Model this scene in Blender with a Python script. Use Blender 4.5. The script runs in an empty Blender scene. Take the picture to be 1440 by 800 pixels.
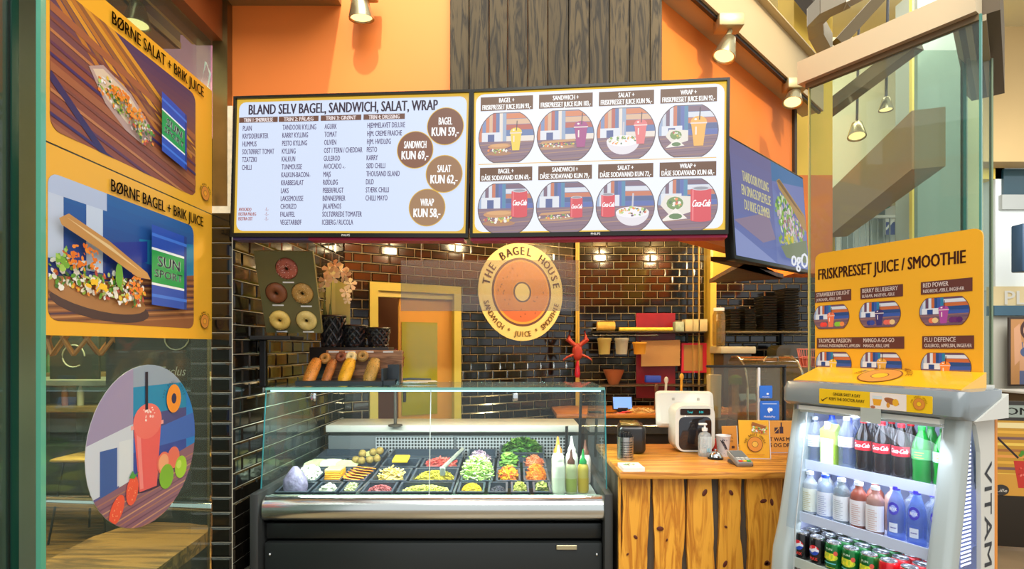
import bpy, bmesh, math, random
from mathutils import Vector, Matrix
random.seed(7)
PI = math.pi
sc = bpy.context.scene
COL = sc.collection
V = Vector

# ---------------------------------------------------------------- camera, world, lights, exposure
F = 760.0
cam_d = bpy.data.cameras.new('camera'); cam = bpy.data.objects.new('camera', cam_d); COL.objects.link(cam)
cam.location = (0, 0, 1.5); cam.rotation_euler = (PI/2, 0, 0)
cam_d.sensor_width = 36; cam_d.lens = F/1440*36; cam_d.shift_y = 88/1440; cam_d.clip_start = 0.05
sc.camera = cam
vs = sc.view_settings
vs.view_transform = 'Standard'; vs.look = 'None'; vs.gamma = 1; vs.use_curve_mapping = False
vs.exposure = 0.0
sc.cycles.use_denoising = True
sc.cycles.max_bounces = 8; sc.cycles.transparent_max_bounces = 24; sc.cycles.glossy_bounces = 4; sc.cycles.diffuse_bounces = 3
sc.cycles.sample_clamp_indirect = 4; sc.cycles.caustics_reflective = False; sc.cycles.caustics_refractive = False
w = bpy.data.worlds.new('world'); sc.world = w; w.use_nodes = True
bg = w.node_tree.nodes['Background']; bg.inputs[0].default_value = (0.93, 0.97, 1.0, 1); bg.inputs[1].default_value = 1.0

def area(name, loc, target, sx, sy, power, col=(1, 1, 1)):
    d = bpy.data.lights.new(name, 'AREA'); d.shape = 'RECTANGLE'; d.size = sx; d.size_y = sy; d.energy = power; d.color = col
    o = bpy.data.objects.new(name, d); COL.objects.link(o); o.location = loc
    o.rotation_euler = (V(target)-V(loc)).to_track_quat('-Z', 'Y').to_euler(); return o
def spot(name, loc, target, power, angle, col=(1, 1, 1), r=.03, blend=.5):
    d = bpy.data.lights.new(name, 'SPOT'); d.energy = power; d.color = col; d.spot_size = math.radians(angle); d.spot_blend = blend; d.shadow_soft_size = r
    o = bpy.data.objects.new(name, d); COL.objects.link(o); o.location = loc
    o.rotation_euler = (V(target)-V(loc)).to_track_quat('-Z', 'Y').to_euler(); return o
WARM = (1.0, 0.78, 0.44)
ORD = 'lowest second third fourth fifth sixth seventh eighth ninth tenth eleventh twelfth thirteenth fourteenth fifteenth sixteenth seventeenth eighteenth'.split()
area('mall_skylight', (1.0, -1.5, 6.5), (0.2, 3, 1), 5, 4, 420, (1, .98, .94))  # added overhead area light standing for the mall daylight
for lx, ly, lp in ((.3, 4.3, 26), (1.1, 4.7, 30), (1.75, 4.6, 24), (-.75, 3.7, 20), (.1, 3.5, 20), (2.3, 5.0, 22)):
    d_ = bpy.data.lights.new('kitchen_downlight', 'POINT'); d_.energy = lp*1.25; d_.color = WARM; d_.shadow_soft_size = .06
    o_ = bpy.data.objects.new('kitchen_downlight', d_); COL.objects.link(o_); o_.location = (lx, ly, 2.62)
area('display_case_lamp', (-.43, 3.06, 1.255), (-.43, 3.38, .6), 1.8, .05, 34, (.95, 1, .97))
area('cafe_ceiling_light', (-3.2, 4.0, 3.3), (-3.2, 4.0, 0), 2.0, 1.5, 420, WARM)  # unseen fill light added to brighten the café behind the glass
area('atrium_light', (4.8, 6.6, 6.8), (5.2, 9, 3), 4, 3, 420, (1, .95, .85))  # added area light meant to brighten the mall side
area('storefront_light', (7.6, 6.6, 4.2), (8.6, 9, 2), 2, 2, 70, (1, .98, .94))  # extra fill aimed at the white storefront, no visible fixture
spot('mall_spotlight', (-.6, .9, 5.2), (-.3, 2.85, 2.95), 430, 50, (1, .86, .62), .04, .35)
spot('mall_spotlight', (1.9, 1.1, 4.6), (1.3, 3.2, 2.9), 260, 50, (1, .84, .6), .05, .5)

# ---------------------------------------------------------------- helpers
def lin(c): return c/12.92 if c <= .04045 else ((c+.055)/1.055)**2.4
def hx(h): h = h.lstrip('#'); return tuple(lin(int(h[i:i+2], 16)/255) for i in (0, 2, 4))
_m = {}
def M(h, rough=.5, metal=0., var=0., scale=8., bump=0., emit=0., coat=0., stretch=None, spec=.5, alpha=1.):
    k = (h, rough, metal, var, scale, bump, emit, coat, stretch, spec, alpha)
    if k in _m: return _m[k]
    m = bpy.data.materials.new('mat_'+h.strip('#')); m.use_nodes = True; nt = m.node_tree; n = nt.nodes; l = nt.links
    p = n['Principled BSDF']; c = hx(h)
    p.inputs['Base Color'].default_value = (*c, 1); p.inputs['Roughness'].default_value = rough
    p.inputs['Metallic'].default_value = metal; p.inputs['Coat Weight'].default_value = coat; p.inputs['Coat Roughness'].default_value = .05
    p.inputs['Specular IOR Level'].default_value = spec; p.inputs['Alpha'].default_value = alpha
    if emit: p.inputs['Emission Color'].default_value = (*c, 1); p.inputs['Emission Strength'].default_value = emit
    if var or bump:
        tc = n.new('ShaderNodeTexCoord'); mp = n.new('ShaderNodeMapping'); nz = n.new('ShaderNodeTexNoise')
        nz.inputs['Scale'].default_value = scale; nz.inputs['Detail'].default_value = 5
        if stretch: mp.inputs['Scale'].default_value = stretch
        l.new(tc.outputs['Object'], mp.inputs[0]); l.new(mp.outputs[0], nz.inputs['Vector'])
        if var:
            r = n.new('ShaderNodeValToRGB'); r.color_ramp.elements[0].position = .3; r.color_ramp.elements[1].position = .7
            r.color_ramp.elements[0].color = (*[x*(1-var) for x in c], 1); r.color_ramp.elements[1].color = (*[min(1, x*(1+var)) for x in c], 1)
            l.new(nz.outputs['Fac'], r.inputs[0]); l.new(r.outputs[0], p.inputs['Base Color'])
        if bump:
            b = n.new('ShaderNodeBump'); b.inputs['Strength'].default_value = bump; b.inputs['Distance'].default_value = .01
            l.new(nz.outputs['Fac'], b.inputs['Height']); l.new(b.outputs[0], p.inputs['Normal'])
    _m[k] = m; return m
def wood(h1, h2, axis='z', scale=1., rough=.5, key=''):
    k = ('wood', h1, h2, axis, scale, rough, key)
    if k in _m: return _m[k]
    m = bpy.data.materials.new('wood'); m.use_nodes = True; nt = m.node_tree; n = nt.nodes; l = nt.links; p = n['Principled BSDF']
    p.inputs['Roughness'].default_value = rough
    tc = n.new('ShaderNodeTexCoord'); mp = n.new('ShaderNodeMapping'); nz = n.new('ShaderNodeTexNoise'); oi = n.new('ShaderNodeObjectInfo'); ad = n.new('ShaderNodeVectorMath')
    s = {'x': (1.2, 12, 12), 'y': (12, 1.2, 12), 'z': (12, 12, 1.2)}[axis]
    l.new(tc.outputs['Object'], ad.inputs[0]); l.new(oi.outputs['Location'], ad.inputs[1])
    mp.inputs['Scale'].default_value = [q*scale for q in s]; nz.inputs['Scale'].default_value = 1.6; nz.inputs['Detail'].default_value = 6; nz.inputs['Distortion'].default_value = 1.2
    l.new(ad.outputs[0], mp.inputs[0]); l.new(mp.outputs[0], nz.inputs['Vector'])
    wv = n.new('ShaderNodeMath'); wv.operation = 'MULTIPLY'; wv.inputs[1].default_value = 7
    fr = n.new('ShaderNodeMath'); fr.operation = 'PINGPONG'; fr.inputs[1].default_value = 1
    l.new(nz.outputs['Fac'], wv.inputs[0]); l.new(wv.outputs[0], fr.inputs[0])
    r = n.new('ShaderNodeValToRGB'); r.color_ramp.elements[0].color = (*hx(h1), 1); r.color_ramp.elements[1].color = (*hx(h2), 1)
    r.color_ramp.elements[0].position = .0; r.color_ramp.elements[1].position = .75
    l.new(fr.outputs[0], r.inputs[0])
    mx = n.new('ShaderNodeMixRGB'); mx.blend_type = 'MULTIPLY'; mx.inputs[0].default_value = 1
    br = n.new('ShaderNodeMath'); br.operation = 'MULTIPLY_ADD'; br.inputs[1].default_value = .35; br.inputs[2].default_value = .8
    l.new(oi.outputs['Random'], br.inputs[0]); l.new(r.outputs[0], mx.inputs[1]); l.new(br.outputs[0], mx.inputs[2])
    l.new(mx.outputs[0], p.inputs['Base Color'])
    b = n.new('ShaderNodeBump'); b.inputs['Strength'].default_value = .25; b.inputs['Distance'].default_value = .004
    l.new(fr.outputs[0], b.inputs['Height']); l.new(b.outputs[0], p.inputs['Normal'])
    _m[k] = m; return m
def glass(tint='#f4fbf8', dens=.06, rough=0., veil='#a9b8b0', refl=1.):
    k = ('glass', tint, dens, rough, veil, refl)
    if k in _m: return _m[k]
    m = bpy.data.materials.new('glass'); m.use_nodes = True; nt = m.node_tree; n = nt.nodes; l = nt.links
    for x in list(n):
        if x.type != 'OUTPUT_MATERIAL': n.remove(x)
    out = [x for x in n if x.type == 'OUTPUT_MATERIAL'][0]
    tr = n.new('ShaderNodeBsdfTransparent'); tr.inputs[0].default_value = (*hx(tint), 1)
    df = n.new('ShaderNodeBsdfDiffuse'); df.inputs[0].default_value = (*hx(veil), 1)
    gl = n.new('ShaderNodeBsdfGlossy'); gl.inputs['Roughness'].default_value = rough; gl.inputs[0].default_value = (refl, refl, refl, 1)
    fr = n.new('ShaderNodeFresnel'); ge = n.new('ShaderNodeNewGeometry'); mr = n.new('ShaderNodeMapRange'); mr.inputs['To Min'].default_value = 1.45; mr.inputs['To Max'].default_value = 1/1.45; l.new(ge.outputs['Backfacing'], mr.inputs['Value']); l.new(mr.outputs[0], fr.inputs[0])
    a = n.new('ShaderNodeMixShader'); a.inputs[0].default_value = dens; b = n.new('ShaderNodeMixShader')
    l.new(tr.outputs[0], a.inputs[1]); l.new(df.outputs[0], a.inputs[2]); l.new(fr.outputs[0], b.inputs[0])
    l.new(a.outputs[0], b.inputs[1]); l.new(gl.outputs[0], b.inputs[2]); l.new(b.outputs[0], out.inputs[0])
    _m[k] = m; return m
def vcm(kind='print', emit=0., rough=.45):
    k = ('vc', kind, emit, rough)
    if k in _m: return _m[k]
    m = bpy.data.materials.new('print_'+kind); m.use_nodes = True; nt = m.node_tree; p = nt.nodes['Principled BSDF']
    a = nt.nodes.new('ShaderNodeAttribute'); a.attribute_name = 'Col'
    p.inputs['Roughness'].default_value = rough
    if emit:
        p.inputs['Base Color'].default_value = (.01, .01, .01, 1)
        nt.links.new(a.outputs['Color'], p.inputs['Emission Color']); p.inputs['Emission Strength'].default_value = emit
    else: nt.links.new(a.outputs['Color'], p.inputs['Base Color'])
    _m[k] = m; return m
def P(px, py, Y): return V(((px-720)*Y/F, Y, 1.5-(py-488)*Y/F))
def frame(o, u, v):
    u = V(u).normalized(); n = u.cross(V(v)).normalized(); v = n.cross(u)
    return Matrix(((u.x, v.x, n.x, o[0]), (u.y, v.y, n.y, o[1]), (u.z, v.z, n.z, o[2]), (0, 0, 0, 1)))
def at(x, y, z, rz=0): return Matrix.Translation((x, y, z)) @ Matrix.Rotation(rz, 4, 'Z')
def thing(name, label, cat, mw=None, group=None):
    o = bpy.data.objects.new(name, None); COL.objects.link(o); o.empty_display_size = .05
    if mw is not None: o.matrix_world = mw if isinstance(mw, Matrix) else Matrix.Translation(mw)
    return tag(o, label, cat, group)
def tag(o, label=None, cat=None, group=None, kind=None):
    if label: o['label'] = label
    if cat: o['category'] = cat
    if group: o['group'] = group
    if kind: o['kind'] = kind
    return o
def dup(root, mw, label=None, group=None):
    r = root.copy(); COL.objects.link(r); r.matrix_world = mw
    if label: r['label'] = label
    if group: r['group'] = group
    for ch in list(root.children):
        c = ch.copy(); COL.objects.link(c); c.parent = r
        for g in ch.children:
            d = g.copy(); COL.objects.link(d); d.parent = c
    return r
class MB:
    def __init__(s, T=None): s.v = []; s.f = []; s.m = []; s.c = []; s.sm = []; s.T = T; s.col = None
    def add(s, vs_, fs, m=0, smooth=False, col=None):
        b = len(s.v); c = col or s.col
        s.v += [tuple(s.T @ V(q)) if s.T else tuple(q) for q in vs_]
        for f in fs: s.f.append([b+i for i in f]); s.m.append(m); s.sm.append(smooth); s.c.append(c)
        return s
    def box(s, x0, x1, y0, y1, z0, z1, m=0, col=None):
        return s.add([(x0, y0, z0), (x1, y0, z0), (x1, y1, z0), (x0, y1, z0), (x0, y0, z1), (x1, y0, z1), (x1, y1, z1), (x0, y1, z1)],
                     [(0, 3, 2, 1), (4, 5, 6, 7), (0, 1, 5, 4), (1, 2, 6, 5), (2, 3, 7, 6), (3, 0, 4, 7)], m, col=col)
    def rbox(s, x0, x1, y0, y1, z0, z1, r=.01, seg=2, m=0, col=None):
        bm = bmesh.new(); bmesh.ops.create_cube(bm, size=1)
        for q in bm.verts: q.co = V(((x0+x1)/2+q.co.x*(x1-x0), (y0+y1)/2+q.co.y*(y1-y0), (z0+z1)/2+q.co.z*(z1-z0)))
        bmesh.ops.bevel(bm, geom=bm.edges[:], offset=r, segments=seg, affect='EDGES', profile=.5)
        bm.verts.index_update(); s.add([q.co[:] for q in bm.verts], [[q.index for q in f.verts] for f in bm.faces], m, seg > 1, col); bm.free(); return s
    def lathe(s, prof, seg=20, c=(0, 0, 0), m=0, smooth=True, col=None, T=None, sx=1, sy=1):
        vv = []; ff = []; n = len(prof)
        for r, z in prof:
            for k in range(seg):
                a = 2*PI*k/seg; q = V((r*math.cos(a)*sx, r*math.sin(a)*sy, z))
                if T: q = T @ q
                vv.append(tuple(q+V(c)))
        for i in range(n-1):
            for k in range(seg):
                k2 = (k+1) % seg; ff.append((i*seg+k, i*seg+k2, (i+1)*seg+k2, (i+1)*seg+k))
        if prof[0][0] > 1e-4: ff.append(tuple(reversed(range(seg))))
        if prof[-1][0] > 1e-4: ff.append(tuple((n-1)*seg+k for k in range(seg)))
        return s.add(vv, ff, m, smooth, col)
    def tube(s, pts, r, seg=8, m=0, col=None, closed=False):
        pts = [V(p) for p in pts]; n = len(pts); vv = []; ff = []
        rr = r if isinstance(r, (list, tuple)) else [r]*n
        up = V((0, 0, 1))
        for i, p in enumerate(pts):
            if closed: t = pts[(i+1) % n]-pts[i-1]
            else: t = pts[min(i+1, n-1)]-pts[max(i-1, 0)]
            t.normalize(); a = t.cross(up)
            if a.length < .1: a = t.cross(V((1, 0, 0)))
            a.normalize(); b = t.cross(a)
            for k in range(seg):
                th = 2*PI*k/seg; vv.append(tuple(p+(a*math.cos(th)+b*math.sin(th))*rr[i]))
        for i in range(n if closed else n-1):
            j = (i+1) % n
            for k in range(seg):
                k2 = (k+1) % seg; ff.append((i*seg+k, i*seg+k2, j*seg+k2, j*seg+k))
        if not closed: ff.append(tuple(reversed(range(seg)))); ff.append(tuple((n-1)*seg+k for k in range(seg)))
        return s.add(vv, ff, m, True, col)
    def ball(s, c, r, seg=10, rings=6, m=0, col=None, T=None, jit=0):
        if not isinstance(r, (tuple, list)): r = (r, r, r)
        vv = [V((0, 0, -r[2]))]; ff = []
        for i in range(1, rings):
            a = -PI/2+PI*i/rings
            for k in range(seg):
                b = 2*PI*k/seg; j = 1+random.uniform(-jit, jit); vv.append(V((r[0]*math.cos(a)*math.cos(b)*j, r[1]*math.cos(a)*math.sin(b)*j, r[2]*math.sin(a)*j)))
        vv.append(V((0, 0, r[2])))
        for k in range(seg): ff.append((0, 1+(k+1) % seg, 1+k))
        for i in range(rings-2):
            for k in range(seg):
                k2 = (k+1) % seg; ff.append((1+i*seg+k, 1+i*seg+k2, 1+(i+1)*seg+k2, 1+(i+1)*seg+k))
        L = len(vv)-1
        for k in range(seg): ff.append((L, 1+(rings-2)*seg+k, 1+(rings-2)*seg+(k+1) % seg))
        return s.add([tuple((T @ q if T else q)+V(c)) for q in vv], ff, m, True, col)
    def prism(s, poly, d0, d1, T=None, m=0, col=None):
        n = len(poly); vv = [V((a, b, d0)) for a, b in poly]+[V((a, b, d1)) for a, b in poly]
        if T: vv = [T @ q for q in vv]
        return s.add([tuple(q) for q in vv], [tuple(reversed(range(n))), tuple(range(n, 2*n))]+[(i, (i+1) % n, n+(i+1) % n, n+i) for i in range(n)], m, col=col)
    def torus(s, c, R, r, seg=20, rs=10, m=0, col=None, T=None, sz=1.):
        vv = []; ff = []
        for i in range(seg):
            a = 2*PI*i/seg
            for k in range(rs):
                b = 2*PI*k/rs; q = V(((R+r*math.cos(b))*math.cos(a), (R+r*math.cos(b))*math.sin(a), r*math.sin(b)*sz)); vv.append(tuple((T @ q if T else q)+V(c)))
        for i in range(seg):
            for k in range(rs):
                i2 = (i+1) % seg; k2 = (k+1) % rs; ff.append((i*rs+k, i2*rs+k, i2*rs+k2, i*rs+k2))
        return s.add(vv, ff, m, True, col)
    def build(s, name, mats=None, parent=None, origin=None):
        if not isinstance(mats, (list, tuple)): mats = [mats or vcm()]
        if parent is None and origin is None and s.v:
            xs, ys, zs = zip(*s.v); origin = ((min(xs)+max(xs))/2, (min(ys)+max(ys))/2, min(zs))
        o_ = origin or (0, 0, 0)
        me = bpy.data.meshes.new(name); me.from_pydata([(a-o_[0], b-o_[1], c-o_[2]) for a, b, c in s.v], [], s.f)
        for q in mats: me.materials.append(q)
        me.polygons.foreach_set('material_index', [min(q, len(mats)-1) for q in s.m]); me.polygons.foreach_set('use_smooth', s.sm)
        if any(c is not None for c in s.c):
            at_ = me.color_attributes.new('Col', 'FLOAT_COLOR', 'CORNER'); buf = []
            for f, c in zip(s.f, s.c):
                c = c or (1, 1, 1)
                for _ in f: buf += [c[0], c[1], c[2], 1]
            at_.data.foreach_set('color', buf)
        me.update(); o = bpy.data.objects.new(name, me); COL.objects.link(o)
        if any(s.sm) :
            try: me.set_sharp_from_angle(angle=math.radians(40))
            except Exception: pass
        if parent is not None: o.parent = parent
        else: o.location = o_
        return o
def one(name, mb, mats, label, cat, group=None, kind=None):
    return tag(mb.build(name, mats), label, cat, group, kind)

# lettering
_tx = {}
def textmesh(t):
    if t in _tx: return _tx[t]
    cu = bpy.data.curves.new('t', 'FONT'); cu.body = t; cu.resolution_u = 2; cu.size = 1
    ob = bpy.data.objects.new('t', cu); COL.objects.link(ob)
    dg = bpy.context.evaluated_depsgraph_get(); me = ob.evaluated_get(dg).to_mesh()
    vv = [(q.co.x, q.co.y) for q in me.vertices]; ff = [tuple(p.vertices) for p in me.polygons]
    ob.evaluated_get(dg).to_mesh_clear(); bpy.data.objects.remove(ob); bpy.data.curves.remove(cu)
    _tx[t] = (vv, ff); return _tx[t]
CAP = .729
class Art(MB):
    """flat print: 2-D shapes in (u, v) put on a surface by fn(u, v, n)"""
    def __init__(s, fn=None, eps=.00006):
        MB.__init__(s); s.fn = fn or (lambda u, v, n: V((u, v, n))); s.n = .0006; s.eps = eps; s.clip = None; s.strip = 0; s.mix = None
    def put(s, pts, fs, col, step=True):
        c = hx(col) if isinstance(col, str) else col
        if s.mix: c = tuple(c[i]*(1-s.mix[1])+hx(s.mix[0])[i]*s.mix[1] for i in range(3))
        if step: s.n += s.eps
        s.add([s.fn(a, b, s.n) for a, b in pts], fs, col=c)
    def poly(s, pts, col):
        if s.clip:
            for i in range(len(s.clip)):
                a = s.clip[i]; b = s.clip[(i+1) % len(s.clip)]; out = []
                ins = lambda p: (b[0]-a[0])*(p[1]-a[1])-(b[1]-a[1])*(p[0]-a[0]) >= 0
                for j in range(len(pts)):
                    p = pts[j]; q = pts[(j+1) % len(pts)]
                    if ins(p): out.append(p)
                    if ins(p) != ins(q):
                        dx, dy = q[0]-p[0], q[1]-p[1]; ex, ey = b[0]-a[0], b[1]-a[1]
                        den = ex*dy-ey*dx
                        if abs(den) > 1e-12:
                            t = (ey*(p[0]-a[0])-ex*(p[1]-a[1]))/den; out.append((p[0]+dx*t, p[1]+dy*t))
                pts = out
                if len(pts) < 3: return
        if s.strip:
            a0 = min(p[0] for p in pts); a1 = max(p[0] for p in pts)
            if a1-a0 > s.strip:
                k = math.ceil((a1-a0)/s.strip); oc, os_ = s.clip, s.strip; s.strip = 0; lo = min(p[1] for p in pts)-1; hi = max(p[1] for p in pts)+1; nn = s.n
                for i in range(k):
                    p0 = a0+(a1-a0)*i/k; p1 = a0+(a1-a0)*(i+1)/k; s.clip = [(p0, lo), (p1, lo), (p1, hi), (p0, hi)]; s.n = nn; s.poly(pts, col)
                s.clip, s.strip = oc, os_; return
        s.put(pts, [tuple(range(len(pts)))], col)
    def rect(s, x0, y0, x1, y1, col): s.poly([(x0, y0), (x1, y0), (x1, y1), (x0, y1)], col)
    def ell(s, cx, cy, rx, ry, col, seg=20, rot=0):
        c, q = math.cos(rot), math.sin(rot)
        s.poly([(cx+rx*math.cos(a)*c-ry*math.sin(a)*q, cy+rx*math.cos(a)*q+ry*math.sin(a)*c) for a in [2*PI*k/seg for k in range(seg)]], col)
    def rrect(s, x0, y0, x1, y1, r, col): s.poly(rrp(x0, y0, x1, y1, r), col)
    def line(s, x0, y0, x1, y1, wd, col):
        d = math.hypot(x1-x0, y1-y0); nx, ny = -(y1-y0)/d*wd/2, (x1-x0)/d*wd/2
        s.poly([(x0-nx, y0-ny), (x1-nx, y1-ny), (x1+nx, y1+ny), (x0+nx, y0+ny)], col)
    def grad(s, x0, y0, x1, y1, c0, c1, n=8):
        a, b = hx(c0), hx(c1)
        for i in range(n):
            t = i/(n-1); s.rect(x0, y0+(y1-y0)*i/n, x1, y0+(y1-y0)*(i+1)/n, tuple(a[k]*(1-t)+b[k]*t for k in range(3)))
    def text(s, t, x, y, h, col, w=None, al='L', bold=0., shear=0., cond=.62, rot=0.):
        vv, ff = textmesh(t)
        if not vv: return
        x0 = min(a for a, b in vv); x1 = max(a for a, b in vv); k = h/CAP; kx = k*cond
        if w: kx = w/(x1-x0)
        W = (x1-x0)*kx; ox = {'L': 0, 'C': -W/2, 'R': -W}[al]; cr, sr = math.cos(rot), math.sin(rot)
        for d in ([0] if not bold else [-bold*h, -bold*h/3, bold*h/3, bold*h]):
            pts = []
            for a, b in vv:
                q, r = (a-x0)*kx+ox+d+shear*b*k, b*k
                pts.append((x+q*cr-r*sr, y+q*sr+r*cr))
            s.put(pts, ff, col, d <= 0 and (not bold or d == -bold*h))
    def arc(s, t, cx, cy, R, h, col, a0, a1, inside=False, bold=0.):
        n = len(t)
        for i, ch in enumerate(t):
            if ch == ' ': continue
            a = math.radians(a0+(a1-a0)*(i/(n-1)))
            rot = a-PI/2 if not inside else a+PI/2
            s.text(ch, cx+R*math.cos(a), cy+R*math.sin(a), h, col, al='C', rot=rot, cond=.85, bold=bold)
    def art(s, name, parent, emit=0., rough=.45):
        o = s.build(name, vcm('emit' if emit else 'print', emit, rough), parent, (0, 0, 0))
        if name in ('lettering', 'printing', 'sticker_print'): o['kind'] = 'stuff'
        return o
def rrp(x0, y0, x1, y1, r, seg=4):
    out = []
    for cx, cy, a0 in ((x1-r, y0+r, -90), (x1-r, y1-r, 0), (x0+r, y1-r, 90), (x0+r, y0+r, 180)):
        for k in range(seg+1):
            a = math.radians(a0+90*k/seg); out.append((cx+r*math.cos(a), cy+r*math.sin(a)))
    return out
def on(Mx): return lambda u, v, n: Mx @ V((u, v, n))
def cyl(R, zc=0.): return lambda u, v, n: V(((R+n)*math.sin(u/R), -(R+n)*math.cos(u/R), v+zc))

# ------------------------------------------------------------- printed food pictures (in a unit given by k)
R_ = random.Random(3)
def p_back(a, x0, y0, x1, y1, hz, warm=0):
    W = x1-x0; H = y1-y0
    cols = ['#8fa6c8', '#d8dde6', '#3b5aa8', '#c9d2dc', '#c76a3c', '#2c7fa6', '#6b4a62', '#274b86'] if not warm else ['#c96a35', '#d8b08a', '#e7dccf', '#6c88b8', '#b64a2c', '#93a9c4', '#d4773c', '#4c6ea5']
    a.rect(x0, y0+hz*H, x1, y1, '#5f7dae')
    for i in range(8): a.rect(x0+W*i/16, y0+hz*H, x0+W*(i+.95)/16, y1, cols[(i*3) % 8])
    for j in range(5): a.rect(x0+W*.5, y0+hz*H+(y1-y0-hz*H)*j/5, x1, y0+hz*H+(y1-y0-hz*H)*(j+.93)/5, cols[(j*5+2) % 8])
    a.rect(x0+W*.05, y0+hz*H, x0+W*.4, y0+hz*H*1.45, '#dfe3ea'); a.rect(x0+W*.16, y0+hz*H, x0+W*.28, y0+hz*H*1.35, '#2a4a8c')
    a.rect(x0, y0, x1, y0+hz*H, '#7a5a6a')
    for j in range(6):
        yy = y0+hz*H*(j+.5)/6; a.line(x0-.1*W, yy-.04*H, x1+.1*W, yy+.03*H, H*.018, ['#8e6657', '#6a4a5c', '#a57a62'][j % 3])
def p_cup(a, cx, b, h, col, hi='#ffffff', dome=None):
    w = h*.2; a.poly([(cx-w*.62, b), (cx+w*.62, b), (cx+w, b+h*.62), (cx-w, b+h*.62)], col)
    a.ell(cx, b+h*.64, w*1.08, h*.17, dome or col, 16); a.rect(cx-w*1.1, b+h*.6, cx+w*1.1, b+h*.635, hi if hi != '#ffffff' else '#e8d8d0')
    a.line(cx+w*.1, b+h*.7, cx+w*.2, b+h*1.05, h*.03, '#241a20'); a.rect(cx-w*.45, b+h*.3, cx-w*.25, b+h*.52, '#f3e6dc')
    a.ell(cx-w*.4, b+h*.72, w*.2, h*.03, '#f8efe8', 8)
def p_can(a, cx, b, h, red='#d81a2c', word='Coca-Cola'):
    w = h*.27; a.rect(cx-w, b+h*.06, cx+w, b+h*.9, red); a.ell(cx, b+h*.06, w, h*.05, red, 12); a.ell(cx, b+h*.92, w*.93, h*.06, '#c9cbd2', 12); a.ell(cx, b+h*.92, w*.75, h*.04, '#8d8f99', 12)
    a.rect(cx-w*.85, b+h*.05, cx-w*.7, b+h*.88, '#ee6a70')
    if word: a.text(word, cx, b+h*.42, h*.2, '#ffffff', al='C', w=w*1.75, shear=.25, bold=.04)
def p_bits(a, cx, cy, rx, ry, cols, n, s):
    for _ in range(n):
        t = R_.uniform(0, 2*PI); r = math.sqrt(R_.random()); q = R_.uniform(.5, 1.2)*s
        a.ell(cx+rx*r*math.cos(t), cy+ry*r*math.sin(t), q, q*R_.uniform(.35, .9), R_.choice(cols), 6, R_.uniform(0, PI))
SAL = ['#f3efe2', '#e9e2c8', '#8fb53a', '#5d9a2f', '#f08a2a', '#e8c23a', '#f6f2ea', '#c24a3a', '#b7cf6a', '#3c6e2c']
def p_bowl(a, cx, b, w, fork=True):
    if fork: a.line(cx, b+w*.5, cx+w*.02, b+w*1.0, w*.05, '#c8c4cc')
    a.poly([(cx+w*.5*math.cos(t), b+w*.42+w*.42*math.sin(t)) for t in [PI+PI*k/16 for k in range(17)]], '#e6e1e6'); a.ell(cx, b+w*.42, w*.5, w*.17, '#f4f1f4', 18)
    p_bits(a, cx, b+w*.44, w*.42, w*.13, SAL+['#5a3a5c'], 40, w*.05)
def p_bun(a, cx, b, w, top='#c98a45', lay=None):
    a.ell(cx, b+w*.1, w*.5, w*.09, '#a9713c', 18); p_bits(a, cx, b+w*.22, w*.46, w*.1, lay or SAL, 40, w*.05); a.ell(cx, b+w*.38, w*.47, w*.11, top, 18, .04)
    a.ell(cx, b+w*.41, w*.38, w*.06, '#dba25c', 14)
def p_bag(a, cx, b, w):
    a.ell(cx, b+w*.05, w*.5, w*.05, '#b98a5a', 14, .05); p_bits(a, cx, b+w*.12, w*.48, w*.06, SAL, 40, w*.035); a.poly([(cx-w*.48, b+w*.15), (cx+w*.5, b+w*.2), (cx+w*.5, b+w*.27), (cx-w*.4, b+w*.22)], '#c99255')
def p_wrap(a, cx, b, w):
    a.poly([(cx-w*.1, b+w*.1), (cx+w*.5, b+w*.3), (cx+w*.5, b+w*.75), (cx-w*.3, b+w*.8), (cx-w*.45, b+w*.5)], '#e9e2d4'); a.ell(cx-w*.02, b+w*.55, w*.25, w*.2, '#6a8f3a', 12); p_bits(a, cx, b+w*.55, w*.2, w*.15, SAL, 14, w*.05)
    a.poly([(cx-w*.45, b), (cx+w*.35, b+w*.08), (cx, b+w*.4)], '#f2ece0'); a.ell(cx, b+w*.15, w*.2, w*.09, '#4c7a30', 10)
def p_juicebox(a, x0, y0, x1, y1, sl=0.):
    k = y1-y0; f = lambda x: (x-x0)/(x1-x0)*sl
    q = lambda u0, v0, u1, v1, c: a.poly([(x0+(x1-x0)*u0, y0+k*v0+sl*u0), (x0+(x1-x0)*u1, y0+k*v0+sl*u1), (x0+(x1-x0)*u1, y0+k*v1+sl*u1), (x0+(x1-x0)*u0, y0+k*v1+sl*u0)], c)
    q(0, 0, 1, 1, '#1f4db0'); q(0, .25, 1, .72, '#f2f6f4'); q(0, .28, 1, .69, '#0f9a4a'); q(.92, 0, 1, 1, '#173a86'); q(0, .86, 1, .9, '#3f78d8'); q(0, .1, 1, .14, '#3f78d8')
    for tx, vv in (('SUN', .5), ('SPORT', .36)): a.text(tx, (x0+x1)/2-(x1-x0)*.03, y0+k*vv+sl*.5, k*(.14 if tx == 'SUN' else .1), '#ffffff', w=(x1-x0)*(.62 if tx == 'SUN' else .78), al='C', bold=.06, rot=math.atan2(sl, x1-x0))
def p_logo(a, cx, cy, r, ring='#f0a530', ink='#4a2c1c', text=True):
    a.ell(cx, cy, r*.72, r*.72, ink, 32); a.ell(cx, cy, r*.67, r*.67, '#e08f35', 32); a.ell(cx, cy, r*.3, r*.3, ink, 20); a.ell(cx, cy, r*.26, r*.26, ring, 20)
    if text: a.arc('THE BAGEL HOUSE', cx, cy, r*.82, r*.2, ink, 170, 10, bold=.04)

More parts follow.
